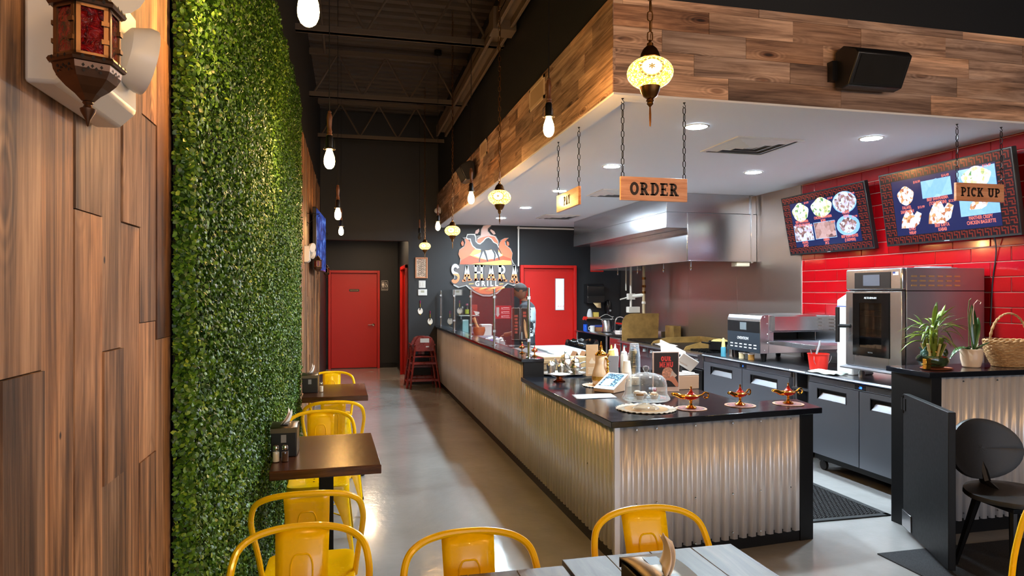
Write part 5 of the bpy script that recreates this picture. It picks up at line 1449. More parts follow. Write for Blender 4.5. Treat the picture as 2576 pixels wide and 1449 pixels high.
# ---------------------------------------------------------------- tall glass door oven
t = thing('combi_oven', 'tall steel oven with black framed glass door behind the potted bamboo', 'oven', (4.15, 4.43, 0.888))
part('oven_body', MB().box(0.045, 0.79, 0.0, 0.61, 0.11, 0.92), STEEL_DARK, t, bevel=0.004)
part('body_seam', MB().box(0.04, 0.795, -0.002, 0.612, 0.735, 0.742), BLACKMETAL, t)
part('control_panel', MB().box(0.0, 0.045, 0.0, 0.61, 0.745, 0.92), STEEL, t, bevel=0.012)
part('control_screen', MB().box(-0.004, 0.0, 0.11, 0.50, 0.76, 0.89), BLACKPLASTIC, t)
part('display', MB().box(-0.006, -0.004, 0.22, 0.40, 0.78, 0.87), mat('grey_display', rgb(96, 98, 108), 0.2), t)
part('flag_sticker', MB().box(-0.002, 0.0, 0.03, 0.085, 0.862, 0.888), mat('flag_white', rgb(220, 205, 210), 0.5), t)
part('flag_canton', MB().box(-0.003, -0.002, 0.06, 0.085, 0.874, 0.888), mat('flag_blue', rgb(40, 60, 130), 0.5), t)
dr = MB().box(0.0, 0.035, 0.0, 0.13, 0.11, 0.735).box(0.0, 0.035, 0.51, 0.61, 0.11, 0.735).box(0.0, 0.035, 0.13, 0.51, 0.11, 0.21).box(0.0, 0.035, 0.13, 0.51, 0.715, 0.735)
dp = part('door', dr, STEEL, t, bevel=0.003)
part('door_frame', MB().box(-0.006, 0.0, 0.12, 0.20, 0.20, 0.72).box(-0.006, 0.0, 0.445, 0.52, 0.20, 0.72).box(-0.006, 0.0, 0.20, 0.445, 0.20, 0.27).box(-0.006, 0.0, 0.20, 0.445, 0.64, 0.72), mat('black_glass', rgb(12, 12, 13), 0.08), dp, label='black glass border')
part('door_glass', MB().box(-0.003, -0.001, 0.20, 0.445, 0.27, 0.64), clear('oven_glass', (0.55, 0.56, 0.58, 1), 1.3), dp)
text('lettering', 'ALTO-SHAAM', 0.022, (-0.0075, 0.32, 0.68), FACE_LEFT, mat('pale_print', None), dp, 0.01)
text('lettering', 'VECTOR', 0.014, (-0.0075, 0.32, 0.232), FACE_LEFT, mat('grey_print', rgb(120, 120, 120), 0.5), dp, 0.0)
part('cavity', MB().box(0.036, 0.040, 0.14, 0.50, 0.22, 0.70), mat('oven_cavity', rgb(70, 66, 62), 0.35, 0.7), t)
rk = MB()
for z in (0.36, 0.42, 0.53, 0.57):
    rk.box(0.020, 0.030, 0.18, 0.47, z, z + 0.006)
for i in range(12):
    for z in (0.36, 0.57):
        rk.box(0.016, 0.030, 0.21 + i * 0.02, 0.214 + i * 0.02, z + 0.006, z + 0.012)
part('oven_racks', rk, CHROME, t)
hdl = MB().tube([(-0.07, 0.625, 0.30), (-0.07, 0.625, 0.60)], 0.014, 10, flat=1.4)
hdl.cyl((-0.07, 0.625, 0.44), (0.0, 0.56, 0.44), 0.016, 10)
part('door_handle', hdl, BLACKPLASTIC, dp, label='black upright door handle')
for i in range(6):
    for j in range(3):
        part('louvre', MB().prism([(0.085 + i * 0.082, 0.775 + j * 0.036), (0.135 + i * 0.082, 0.775 + j * 0.036), (0.135 + i * 0.082, 0.787 + j * 0.036), (0.088 + i * 0.082, 0.787 + j * 0.036)], -0.008, 0.0, 'y'), mat('glow_painted_louvre', rgb(206, 176, 128), 0.3, 0.5), t, smooth=False)  # warm light from below painted into the louvres as tan
for x in (0.12, 0.46, 0.58):
    part('louvre', MB().box(x, x + 0.055, -0.006, 0.0, 0.145, 0.157), STEEL, t)
part('drip_tray', MB().prism([(-0.06, 0.085), (-0.06, 0.095), (0.02, 0.11), (0.78, 0.11), (0.78, 0.085)], 0.0, 0.61, 'y'), STEEL_DARK, t)
for x in (0.10, 0.70):
    for yy in (0.07, 0.54):
        part('leg', MB().lathe([(0.026, 0.0), (0.026, 0.05), (0.020, 0.052), (0.020, 0.088)], 14, (x, yy, 0)), STEEL, t)
tag(part('folded_cloth', MB().box(4.55, 4.86, 4.60, 4.80, 1.809, 1.818).box(4.60, 4.82, 4.62, 4.78, 1.818, 1.828), mat('grey_cloth', rgb(150, 152, 154), 0.9), bevel=0.004), 'grey folded cloth lying on top of the tall glass door oven', 'cloth')
t = thing('bagged_supply_box', 'tall white box with blue and yellow stickers behind the tall oven handle', 'box', (4.37, 5.19, 0.888))
part('carton', MB().prism([(-0.11, 0), (0.11, 0), (0.11, 0.72), (0.03, 0.74), (-0.11, 0.66)], -0.10, 0.10, 'y'), WHITEPLASTIC, t, bevel=0.012)
for z in (0.55, 0.22):
    s = MB().lathe([(0.0, 0.0), (0.022, 0.0), (0.022, 0.001), (0, 0.001)], 16); s.xf(Matrix.Translation((-0.111, -0.06, z)) @ Matrix.Rotation(R(-90), 4, 'Y'))
    part('sticker', s, mat('sticker_yellow', rgb(220, 190, 40), 0.5), t)
    s = MB().lathe([(0.022, 0.0), (0.030, 0.0), (0.030, 0.0012), (0.022, 0.0012)], 16, caps=False); s.xf(Matrix.Translation((-0.111, -0.06, z)) @ Matrix.Rotation(R(-90), 4, 'Y'))
    part('sticker_ring', s, mat('sticker_blue', rgb(40, 70, 160), 0.5), t)
part('label', MB().box(-0.112, -0.11, -0.10, -0.03, 0.32, 0.40), mat('sticker_blue', None), t)
part('label', MB().box(-0.1125, -0.11, -0.10, 0.10, 0.60, 0.607), mat('sticker_blue', None), t)

# ---------------------------------------------------------------- things on the worktops
t = thing('red_bucket', 'red plastic bucket with wire handle on the steel worktop', 'bucket', (4.31, 5.60, 0.888))
RED = mat('red_plastic', rgb(214, 38, 26), 0.35)
part('pail', MB().lathe([(0.0, 0.0), (0.078, 0.0), (0.094, 0.13), (0.094, 0.15), (0.100, 0.15), (0.100, 0.143), (0.098, 0.143), (0.090, 0.145), (0.074, 0.006), (0.0, 0.006)], 28), RED, t)
part('bail', MB().tube([(0.095 * math.cos(a), 0.098 * math.sin(a) * 0.2 - 0.06, 0.13 - 0.11 * abs(math.sin(a))) for a in [math.pi * k / 12 for k in range(13)]], 0.0022, 6), CHROME, t)
t = thing('tongs', 'dark grey scraper tool standing in the red bucket', 'utensil', (4.30, 5.61, 0.90))
part('grip', MB().tube([(0.0, 0.0, 0.0), (-0.01, -0.01, 0.14), (0.012, -0.02, 0.22), (0.02, -0.02, 0.26)], [0.014, 0.013, 0.012, 0.012], 8, flat=0.5), GREYPLASTIC, t)
part('grip', MB().tube([(0.01, 0.03, 0.0), (-0.035, 0.03, 0.13), (-0.045, 0.03, 0.17)], [0.012, 0.010, 0.006], 8, flat=0.5), GREYPLASTIC, t)
cl = MB()
cl.grid(lambda u, v: (0.15 * (u - 0.5), 0.34 * (v - 0.5), 0.012 + 0.010 * math.sin(9 * u + 5 * v) * math.sin(7 * v + 2) + 0.018 * math.sin(math.pi * u) * math.sin(math.pi * v)), 14, 20)
o = part('cleaning_cloth', cl, mat('mint_cloth', rgb(176, 190, 184), 0.9), solid=0.004, loc=(4.15, 5.27, 0.888)); tag(o, 'pale green crumpled cleaning cloth beside the red bucket', 'cloth')
def can(name, label, cat, x, y, z, prof, m, group=None):
    t = thing(name, label, cat, (x, y, z), 0, group)
    part('body', MB().lathe(prof, 16), m, t)
    return t
t = can('steel_canister', 'steel canister on the worktop left of the conveyor oven', 'canister', 4.22, 6.98, 0.888, [(0.0, 0), (0.045, 0), (0.045, 0.13), (0.04, 0.13), (0.04, 0.01), (0, 0.01)], STEEL); part('handle', MB().tube([(-0.045, 0.0, 0.11), (-0.075, 0, 0.10), (-0.075, 0, 0.04), (-0.045, 0, 0.03)], 0.005, 6), STEEL, t)
t = can('squeeze_tube', 'blue and yellow squeeze bottle beside the conveyor oven panel', 'bottle', 4.13, 6.985, 0.888, [(0.0, 0), (0.028, 0), (0.028, 0.10), (0.022, 0.11)], mat('teal_plastic', rgb(60, 130, 150), 0.4)); part('nozzle', MB().lathe([(0.022, 0.108), (0.013, 0.20), (0.008, 0.21), (0.0, 0.21)], 12), mat('cream_plastic', rgb(235, 205, 120), 0.4), t)
for i, (y, m, lab) in enumerate(((6.72, mat('jar_cream', rgb(214, 200, 160), 0.5), 'cream small tub under the conveyor oven, nearest its left leg'), (6.63, GLASSM, 'small clear tub under the conveyor oven'), (6.54, mat('jar_spice', rgb(180, 130, 60), 0.5, var=0.4), 'small orange spice tub under the conveyor oven'))):
    t = can('spice_tub', lab, 'jar', 4.20, y, 0.888, [(0.0, 0), (0.032, 0), (0.034, 0.062), (0.0, 0.062)], m, 'tubs under the conveyor oven')
    part('lid', MB().lathe([(0.036, 0.060), (0.036, 0.07), (0.0, 0.07)], 14), WHITEPLASTIC, t)
t = can('blue_cup', 'blue cup on the worktop under the tall oven', 'cup', 4.26, 4.60, 0.888, [(0.0, 0), (0.03, 0), (0.036, 0.085), (0.033, 0.085), (0.028, 0.005), (0, 0.005)], mat('blue_plastic', rgb(40, 60, 150), 0.4)); part('lid', MB().lathe([(0.037, 0.078), (0.037, 0.087), (0.0, 0.089)], 14), WHITEPLASTIC, t)

# ---------------------------------------------------------------- extraction hood
t = thing('extraction_hood', 'large stainless extraction hood hung from the kitchen ceiling', 'hood', (4.98, 7.65, 2.0))
ho = Vector((4.98, 7.65, 2.0)); hs = lambda mb: mb.xf(Matrix.Translation(-ho))
part('upper_box', hs(MB().box(3.75, 4.984, 7.65, 11.2, 2.41, 2.60)), HOODSTEEL, t, bevel=0.004)
part('closure_panel', hs(MB().box(3.758, 4.984, 7.656, 11.2, 2.602, 2.838)), HOODSTEEL, t, bevel=0.002)
part('canopy', hs(MB().box(4.03, 4.05, 7.66, 11.15, 2.0, 2.41).box(4.03, 4.984, 11.13, 11.15, 2.0, 2.41).box(4.05, 4.984, 7.66, 11.13, 2.33, 2.41)), HOODSTEEL, t, bevel=0.003)
part('end_panel', hs(MB().box(4.03, 4.984, 7.642, 7.66, 2.0, 2.598)), HOODSTEEL, t, bevel=0.004)
part('corner_strip', hs(MB().box(4.90, 4.93, 7.630, 7.66, 1.985, 2.838).box(4.03, 4.93, 7.632, 7.66, 2.0, 2.014)), HOODSTEEL, t, bevel=0.003)
GREASE = mat('yellowed_filter', rgb(176, 140, 70), 0.4, 0.6)
for i in range(7):
    y = 7.7 + i * 0.49
    part('grease_filter', hs(MB().prism([(4.07, 2.02), (4.09, 2.01), (4.62, 2.30), (4.60, 2.32)], y, y + 0.47, 'y')), GREASE, t)
for y in (8.1, 8.9, 9.8, 10.6):
    part('nozzle', hs(MB().cyl((4.32, y, 2.02), (4.32, y, 1.95), 0.008, 8).lathe([(0.008, 1.95), (0.014, 1.94), (0.012, 1.915), (0.005, 1.905), (0.0, 1.905)], 10, (4.32, y, 0))), STEEL, t)
part('hood_lamp', hs(MB().box(4.72, 4.90, 7.66, 7.80, 1.945, 2.0)), mat('cream_lamp', rgb(228, 214, 186), 0.4), t, bevel=0.008, label='small cream lamp box under the hood corner')

# ---------------------------------------------------------------- cook line
def feet(t, x0, x1, y0, y1, z):
    for x in (x0, x1):
        for y in (y0, y1):
            part('leg', MB().lathe([(0.022, 0.0), (0.028, 0.01), (0.028, z)], 10, (x, y, 0)), STEEL, t)
SOOT = mat('scorched_steel', rgb(150, 116, 62), 0.5, 0.35, bump=(7, 0.08), var=0.35)
SOOTDK = mat('seasoned_iron', rgb(46, 38, 30), 0.45, 0.6, bump=(60, 0.3), var=0.4)
def knob(mb, x, y, z):
    k = MB().lathe([(0.0, 0.03), (0.016, 0.028), (0.022, 0.02), (0.024, 0.0)], 14); k.xf(Matrix.Translation((x, y, z)) @ Matrix.Rotation(R(-90), 4, 'Y')); b = len(mb.v)
    mb.v += k.v; mb.f += [tuple(i + b for i in f) for f in k.f]; mb.mi += k.mi
def range_unit(name, y0, y1, label, kind):
    X = 4.10; D = y1 - y0
    t = thing(name, label, 'cooker', (X, y0, 0))
    part('body', MB().box(0.05, 0.86, 0.0, D, 0.52, 0.86), STEEL_DARK, t, bevel=0.003)
    part('control_panel', MB().box(0.0, 0.05, 0.005, D - 0.005, 0.70, 0.86), STEEL, t, bevel=0.003)
    part('front_ledge', MB().prism([(-0.07, 0.85), (-0.075, 0.862), (-0.06, 0.875), (0.08, 0.88), (0.08, 0.85)], 0.0, D, 'y'), STEEL, t)
    n = max(2, int(D / 0.22))
    for i in range(n):
        m = MB(); knob(m, 0.0, D * (i + 0.5) / n, 0.79); part('knob', m, CHROME, t)
    part('under_shelf', MB().box(0.03, 0.86, 0.02, D - 0.02, 0.20, 0.23), STEEL, t, bevel=0.003)
    for x in (0.07, 0.82):
        for y in (0.05, D - 0.05):
            part('leg', MB().lathe([(0.018, 0.0), (0.024, 0.01), (0.024, 0.52)], 10, (x, y, 0)), STEEL, t)
    if kind == 'griddle':
        part('griddle_plate', MB().box(0.06, 0.82, 0.02, D - 0.02, 0.86, 0.90), SOOTDK, t)
        part('splash_side', MB().prism([(0.06, 0.88), (0.82, 0.88), (0.82, 0.985), (0.30, 0.975), (0.10, 0.925)], D - 0.025, D - 0.005, 'y'), SOOT, t)
        part('splash_side', MB().prism([(0.06, 0.88), (0.82, 0.88), (0.82, 0.985), (0.30, 0.975), (0.10, 0.925)], 0.005, 0.025, 'y'), SOOT, t)
        part('splash_back', MB().box(0.80, 0.83, 0.005, D - 0.005, 0.88, 0.985), SOOT, t)
    if kind == 'broiler':
        g = MB(); y = 0.05
        while y < D - 0.05:
            g.box(0.07, 0.80, y, y + 0.012, 0.885, 0.905); y += 0.03
        part('broiler_grate', g, SOOTDK, t)['kind'] = 'stuff'
        part('firebox', MB().box(0.06, 0.82, 0.02, D - 0.02, 0.86, 0.88), SOOTDK, t)
        part('side_guard', MB().prism([(0.0, 0.86), (0.60, 0.86), (0.62, 1.29), (0.14, 1.29), (0.06, 1.26), (0.01, 1.19), (0.0, 1.10)], D - 0.02, D - 0.006, 'y'), SOOT, t, label='tall soot stained side guard')
        part('splash_side', MB().prism([(0.06, 0.88), (0.82, 0.88), (0.82, 0.985), (0.30, 0.975), (0.10, 0.925)], 0.005, 0.025, 'y'), SOOT, t)
        part('back_riser', MB().box(0.72, 0.84, D - 0.32, D - 0.03, 0.88, 1.10), SOOT, t)
    if kind == 'hob':
        for y in (0.17, 0.43):
            for x in (0.25, 0.62):
                g = MB()
                for a in range(4):
                    g.box(x - 0.13, x + 0.13, y - 0.1 + a * 0.066, y - 0.09 + a * 0.066, 0.875, 0.90)
                    g.box(x - 0.1 + a * 0.066, x - 0.09 + a * 0.066, y - 0.13, y + 0.13, 0.875, 0.90)
                part('burner_grate', g, BLACKMETAL, t)
        part('oven_door', MB().box(-0.005, 0.05, 0.02, D - 0.02, 0.30, 0.68), BLACKMETAL, t, bevel=0.004, label='black oven door')
        part('door_bar', MB().cyl((-0.045, 0.06, 0.63), (-0.045, D - 0.06, 0.63), 0.011, 8).cyl((-0.045, 0.08, 0.63), (0, 0.08, 0.63), 0.008, 6).cyl((-0.045, D - 0.08, 0.63), (0, D - 0.08, 0.63), 0.008, 6), BLACKMETAL, t)
    return t
range_unit('charbroiler', 8.95, 9.90, 'charbroiler with a tall soot stained guard at the far end of the cook line', 'broiler')
range_unit('griddle', 7.98, 8.94, 'flat steel griddle with soot brown splash sides below the hood', 'griddle')
range_unit('burner_range', 7.39, 7.97, 'black burner range between the griddle and the conveyor oven', 'hob')
t = thing('black_pot', 'black pan heaped with food on the burner range', 'pot', (4.42, 7.56, 0.90))
part('pan', MB().lathe([(0.0, 0.0), (0.11, 0.0), (0.13, 0.02), (0.135, 0.12), (0.128, 0.12), (0.122, 0.02), (0, 0.01)], 20), BLACKMETAL, t)
part('food', MB().lathe([(0.124, 0.10), (0.08, 0.135), (0.0, 0.15)], 14), mat('food_scraps', rgb(170, 150, 90), 0.8, var=0.5, bump=(60, 0.6)), t)
part('handle', MB().cyl((-0.13, 0.0, 0.09), (-0.26, -0.03, 0.11), 0.010, 8), BLACKMETAL, t)
t = thing('scrap_pan', 'steel pan standing behind the black pot', 'pan', (4.75, 7.62, 0.90))
part('pan', MB().lathe([(0.0, 0.0), (0.10, 0.0), (0.11, 0.16), (0.105, 0.16), (0.095, 0.01), (0, 0.01)], 18), STEEL_DARK, t)
rag = MB(); rag.grid(lambda u, v: (0.12 * (u - 0.5) + 0.02 * math.sin(6 * v), 0.42 * (v - 0.5), 0.010 + 0.010 * math.sin(8 * u + 9 * v) + 0.012 * math.sin(math.pi * u)), 8, 18)
o = part('kitchen_towel', rag, mat('towel_cloth', rgb(222, 206, 198), 0.9), solid=0.004, loc=(4.07, 8.30, 0.905)); tag(o, 'crumpled pale towel lying on the front ledge of the griddle', 'towel')
t = thing('gas_pipework', 'white vertical gas pipes with valves rising behind the soot stained guard', 'pipe', (4.72, 10.455, 1.0))
PIPE = mat('white_pipe', rgb(214, 208, 198), 0.5)
part('pipe', MB().cyl((0, 0, -0.95), (0, 0, 1.05), 0.024, 10), mat('tan_pipe', rgb(196, 172, 136), 0.5), t)
part('pipe', MB().cyl((-0.16, 0.16, 0.28), (-0.16, 0.16, 1.05), 0.018, 10), PIPE, t)
part('pipe', MB().cyl((-0.23, 0.20, 0.65), (-0.23, 0.20, 1.05), 0.010, 8), PIPE, t)
part('valve', MB().box(-0.22, -0.10, 0.12, 0.2, 0.50, 0.60).cyl((-0.16, 0.16, 0.55), (0, 0, 0.58), 0.03, 10).cyl((-0.16, 0.16, 0.55), (-0.34, 0.2, 0.50), 0.011, 8), PIPE, t)
part('junction_box', MB().box(-0.22, -0.02, 0.10, 0.22, 0.28, 0.38), PIPE, t, bevel=0.006)
for z in (0.15, 0.45, 0.62, 0.72, 0.85):
    part('coupling', MB().lathe([(0.034, z - 0.02), (0.036, z), (0.034, z + 0.02)], 10), BRASS if z > 0.6 else PIPE, t)

# ---------------------------------------------------------------- corner work table
t = thing('work_table', 'steel work table in the far kitchen corner beside the red door', 'table', (4.06, 10.5, 0))
part('tabletop', MB().prism([(0.0, 0.90), (-0.015, 0.91), (0.0, 0.92), (0.90, 0.92), (0.90, 0.90)], 0.0, 1.58, 'y'), STEEL, t)
part('under_shelf', MB().box(0.03, 0.88, 0.03, 1.55, 0.30, 0.32), STEEL_DARK, t)
for x in (0.04, 0.86):
    for y in (0.04, 1.54):
        part('leg', MB().cyl((x, y, 0), (x, y, 0.90), 0.02, 8), STEEL, t)
t = thing('deep_fryer', 'steel fryer cabinet between the work table and the charbroiler', 'fryer', (4.10, 9.96, 0))
part('cabinet', MB().box(0.0, 0.84, 0.0, 0.45, 0.12, 0.80), STEEL, t, bevel=0.004)
part('fryer_top', MB().box(0.0, 0.84, 0.0, 0.02, 0.80, 0.90).box(0.0, 0.84, 0.43, 0.45, 0.80, 0.90).box(0.0, 0.10, 0.02, 0.43, 0.80, 0.88).box(0.70, 0.84, 0.02, 0.43, 0.80, 1.0), STEEL, t, bevel=0.003)
part('oil_vat', MB().box(0.10, 0.70, 0.02, 0.43, 0.78, 0.805), SOOTDK, t)
part('door_bar', MB().cyl((-0.03, 0.08, 0.62), (-0.03, 0.37, 0.62), 0.010, 8), CHROME, t)
feet(t, 0.06, 0.78, 0.05, 0.40, 0.12)
t = thing('spray_bottle', 'blue spray bottle with a red trigger on the corner work table', 'bottle', (4.15, 11.72, 0.92))
part('bottle', MB().lathe([(0.0, 0), (0.040, 0), (0.044, 0.02), (0.044, 0.12), (0.030, 0.16), (0.016, 0.18), (0.016, 0.20)], 16), clear('blue_liquid', (0.45, 0.65, 0.95, 1), 0.8), t)
part('contents', MB().lathe([(0.0, 0.004), (0.040, 0.004), (0.040, 0.12), (0.0, 0.12)], 14), mat('cleaner_blue', rgb(70, 130, 210), 0.3), t)
part('trigger', MB().prism([(-0.05, 0.235), (-0.05, 0.20), (-0.03, 0.20), (-0.02, 0.215), (0.03, 0.215), (0.04, 0.26), (-0.03, 0.265)], -0.014, 0.014, 'y').cyl((0.005, 0, 0.19), (0.005, 0, 0.22), 0.014, 10), RED, t)
t = thing('mug', 'cream mug on the corner work table', 'mug', (4.24, 11.6, 0.92))
part('cup', MB().lathe([(0.0, 0), (0.042, 0), (0.045, 0.10), (0.041, 0.10), (0.038, 0.006), (0, 0.006)], 18), WHITEPLASTIC, t)
part('handle', MB().tube([(-0.043, 0, 0.085), (-0.072, 0, 0.075), (-0.072, 0, 0.035), (-0.043, 0, 0.02)], 0.006, 8), WHITEPLASTIC, t)
t = thing('kettle', 'steel electric kettle with black handle on the corner work table', 'kettle', (4.33, 11.15, 0.92))
part('body', MB().lathe([(0.0, 0.02), (0.080, 0.02), (0.078, 0.06), (0.060, 0.20), (0.050, 0.215), (0.0, 0.222)], 22), STEEL, t)
part('base', MB().lathe([(0.0, 0), (0.085, 0), (0.085, 0.02), (0, 0.02)], 20), BLACKPLASTIC, t)
part('handle', MB().tube([(0.05, 0, 0.21), (0.11, 0, 0.21), (0.125, 0, 0.15), (0.11, 0, 0.06), (0.075, 0, 0.04)], 0.012, 8), BLACKPLASTIC, t)
part('spout', MB().prism([(-0.055, 0.20), (-0.085, 0.205), (-0.06, 0.15)], -0.02, 0.02, 'y'), STEEL, t)
t = thing('steel_sink_tap', 'curved steel tap on the corner work table', 'tap', (4.56, 11.32, 0.92))
part('spout', MB().tube(cr([(0, 0, 0), (0, 0, 0.14), (0.02, -0.02, 0.24), (0.09, -0.05, 0.27), (0.16, -0.08, 0.22), (0.17, -0.09, 0.15)], 4), 0.014, 8), CHROME, t)
part('base', MB().lathe([(0.03, 0), (0.03, 0.02), (0.0, 0.03)], 12), CHROME, t)
t = thing('scoop_bin', 'grey sloped scale on the corner work table', 'scale', (4.62, 10.95, 0.92))
part('body', MB().prism([(-0.13, 0.0), (0.10, 0.0), (0.10, 0.12), (-0.02, 0.13)], -0.12, 0.12, 'y'), STEEL_DARK, t, bevel=0.004)
part('platform', MB().box(-0.10, 0.11, -0.13, 0.13, 0.13, 0.145), STEEL, t)
for i, (x, y, w, d, h, m, lab) in enumerate(((4.42, 11.75, 0.22, 0.20, 0.07, mat('cardboard', rgb(170, 120, 76), 0.8), 'brown carton at the back of the corner work table'), (4.42, 11.75, 0.24, 0.22, 0.03, mat('blue_box', rgb(50, 70, 150), 0.6), 'blue lid on the brown carton'), (4.86, 11.5, 0.2, 0.4, 0.12, BLACKPLASTIC, 'black tub in the far kitchen corner'))):
    z = 0.92 + (0.071 if i == 1 else 0)
    o = part('carton' if i == 0 else ('box_lid' if i == 1 else 'tub'), MB().box(-w / 2, w / 2, -d / 2, d / 2, 0, h), m, loc=(x, y, z), bevel=0.005); tag(o, lab, 'box' if i < 2 else 'tub')
o = part('red_tray', MB().box(-0.12, 0.12, -0.22, 0.22, 0, 0.012).box(-0.12, -0.11, -0.22, 0.22, 0.012, 0.03).box(0.11, 0.12, -0.22, 0.22, 0.012, 0.03), RED, loc=(4.86, 11.5, 1.041)); tag(o, 'red tray lying on the black tub in the kitchen corner', 'tray')
t = thing('folded_towels', 'folded white towels on the front of the corner work table', 'towel', (4.55, 10.64, 0.92))
for k in range(2):
    part('towel', MB().box(-0.22, 0.24, -0.10, 0.12, 0.001 + k * 0.03, 0.029 + k * 0.03), mat('towel_cloth', None), t, bevel=0.01)
# wall mounted on the black back wall
t = thing('towel_dispenser', 'black paper towel dispenser on the far wall right of the red door', 'dispenser', (4.42, YB, 1.60))
part('housing', MB().prism([(0.0, -0.18), (-0.20, -0.18), (-0.22, -0.10), (-0.22, 0.14), (-0.18, 0.18), (0, 0.18)], -0.165, 0.165, 'x').xf(Matrix.Identity(4)), mat('smoked_plastic', rgb(24, 24, 26), 0.12), t, bevel=0.01)
part('lower_cover', MB().box(-0.168, 0.168, -0.225, -0.18, -0.17, -0.04), BLACKPLASTIC, t, bevel=0.01)
part('paper', MB().poly([(-0.06, -0.20, -0.16), (0.10, -0.20, -0.16), (0.10, -0.22, -0.27), (0.02, -0.22, -0.26)]), mat('kraft_paper', rgb(222, 190, 140), 0.8), t, solid=0.002)
t = thing('soap_dispenser', 'black rounded soap dispenser on the far wall', 'dispenser', (4.72, YB, 1.34))
part('housing', MB().lathe([(0.0, -0.13), (0.05, -0.12), (0.065, -0.04), (0.065, 0.06), (0.045, 0.12), (0.0, 0.14)], 18, (0, -0.05, 0)), mat('smoked_plastic', None), t)
part('push_plate', MB().lathe([(0.0, 0.0), (0.02, 0.0), (0.02, 0.01), (0, 0.012)], 14).xf(Matrix.Translation((0.02, -0.115, -0.06)) @ Matrix.Rotation(R(90), 4, 'X')), GREYPLASTIC, t)
t = thing('wall_shelf', 'small wooden shelf below the towel dispenser', 'shelf', (4.42, YB, 1.13))
part('shelf_board', MB().box(-0.15, 0.12, -0.14, 0.0, 0.0, 0.03), mat('tan_shelf', rgb(166, 116, 76), 0.6), t, bevel=0.003)
o = part('yellow_sponge', MB().box(-0.05, 0.05, -0.04, 0.04, 0, 0.09), mat('sponge', rgb(226, 200, 96), 0.9), loc=(4.47, YB - 0.07, 1.16), bevel=0.006); tag(o, 'yellow sponge on the small wooden shelf', 'sponge')
o = part('rag', MB().lathe([(0.0, 0), (0.055, 0.0), (0.05, 0.06), (0.035, 0.12), (0.02, 0.15), (0, 0.155)], 9), mat('white_rag', rgb(214, 218, 220), 0.9), loc=(4.35, YB - 0.075, 1.16)); tag(o, 'white crumpled rag on the small wooden shelf', 'cloth')
t = thing('wire_rack', 'white wire rack on the far wall above the kettle', 'rack', (4.66, YB - 0.02, 1.12))
part('rack_frame', MB().tube(cr([(-0.15, -0.1, 0.02), (-0.10, -0.1, 0.05), (0, -0.1, 0.09), (0.10, -0.1, 0.05), (0.15, -0.1, 0.04)], 4), 0.005, 6).tube([(-0.15, -0.1, 0.0), (0.15, -0.1, 0.0)], 0.005, 6).tube(cr([(-0.12, -0.1, 0.0), (0, -0.1, -0.05), (0.12, -0.1, 0.0)], 4), 0.005, 6).tube([(-0.15, 0, 0.0), (-0.15, -0.1, 0.0), (-0.15, -0.1, 0.05)], 0.005, 6).tube([(0.12, 0, 0.0), (0.12, -0.1, 0.0), (0.12, -0.1, 0.05)], 0.005, 6), WHITEPLASTIC, t)
t = thing('fire_sign', 'small red sign under the far end of the hood', 'sign', (4.55, YB - 0.006, 2.06))
part('sign_plate', MB().box(-0.16, 0.10, 0, 0.005, -0.05, 0.05), RED, t)
tag(part('conduit', MB().cyl((3.02 - 0.03, YB - 0.03, 2.10), (3.02 - 0.03, YB - 0.03, 2.80), 0.016, 8).cyl((2.99, YB - 0.03, 2.80), (4.05, YB - 0.03, 2.80), 0.016, 8).ball((2.99, YB - 0.03, 2.80), 0.03, 10, 6), WHITEPLASTIC), 'white conduit running down the black wall beside the logo sign', 'pipe')
t = thing('trash_can', 'grey round bin lined with a black bag before the red kitchen door', 'bin', (3.50, 10.05, 0))
part('can', MB().lathe([(0.0, 0), (0.20, 0), (0.24, 0.78), (0.25, 0.78), (0.25, 0.81), (0.22, 0.81), (0.19, 0.02), (0, 0.02)], 24), GREYPLASTIC, t)
bagm = MB()
bagm.lathe([(0.255, 0.66), (0.262, 0.74), (0.262, 0.81), (0.25, 0.87), (0.232, 0.88), (0.215, 0.82), (0.20, 0.5), (0.0, 0.45)], 40)
for i, v in enumerate(bagm.v):
    a = math.atan2(v[1], v[0]); k = 1 + 0.022 * math.sin(a * 17) + 0.015 * math.sin(a * 29 + 1)
    bagm.v[i] = (v[0] * k, v[1] * k, v[2] + 0.012 * math.sin(a * 11) * (v[2] > 0.55))
part('bin_bag', bagm, mat('bin_bag', rgb(10, 10, 12), 0.16), t, angle=60)
# ---------------------------------------------------------------- items on the service counter (top z 0.87)
CZ = 0.8705
ENAMEL = mat('red_enamel', rgb(196, 40, 24), 0.2, 0.5, coat=0.5)
def coaster_mat():
    t = NT('patterned_coaster'); v = t.coords('Object', (1, 1, 1)); s = t.add('ShaderNodeSeparateXYZ'); t.link(v, s.inputs[0])
    r = t.math('SQRT', t.math('ADD', t.math('MULTIPLY', s.outputs[0], s.outputs[0]), t.math('MULTIPLY', s.outputs[1], s.outputs[1])))
    c = t.ramp(t.math('MULTIPLY', r, 10.0), [(0.0, rgb(128, 40, 34)), (0.35, rgb(150, 74, 66)), (0.45, rgb(92, 26, 24)), (0.60, rgb(150, 66, 58)), (0.74, rgb(116, 34, 32)), (0.82, rgb(46, 20, 20)), (0.88, rgb(186, 134, 98))])
    n = t.noise(v, 130, 3); c2 = t.ramp(n, [(0.4, (0.6, 0.45, 0.45, 1)), (0.6, (1.1, 1.1, 1.1, 1))])
    t.link(t.mix(1.0, c, c2, 'MULTIPLY'), t.b.inputs['Base Color']); t.val('Roughness', 0.6)
    return t.m
COAST = coaster_mat()
coast_me = MB().lathe([(0.0, 0.0), (0.096, 0.0), (0.100, 0.002), (0.099, 0.004), (0.0, 0.004)], 40).mesh('coaster', COAST)
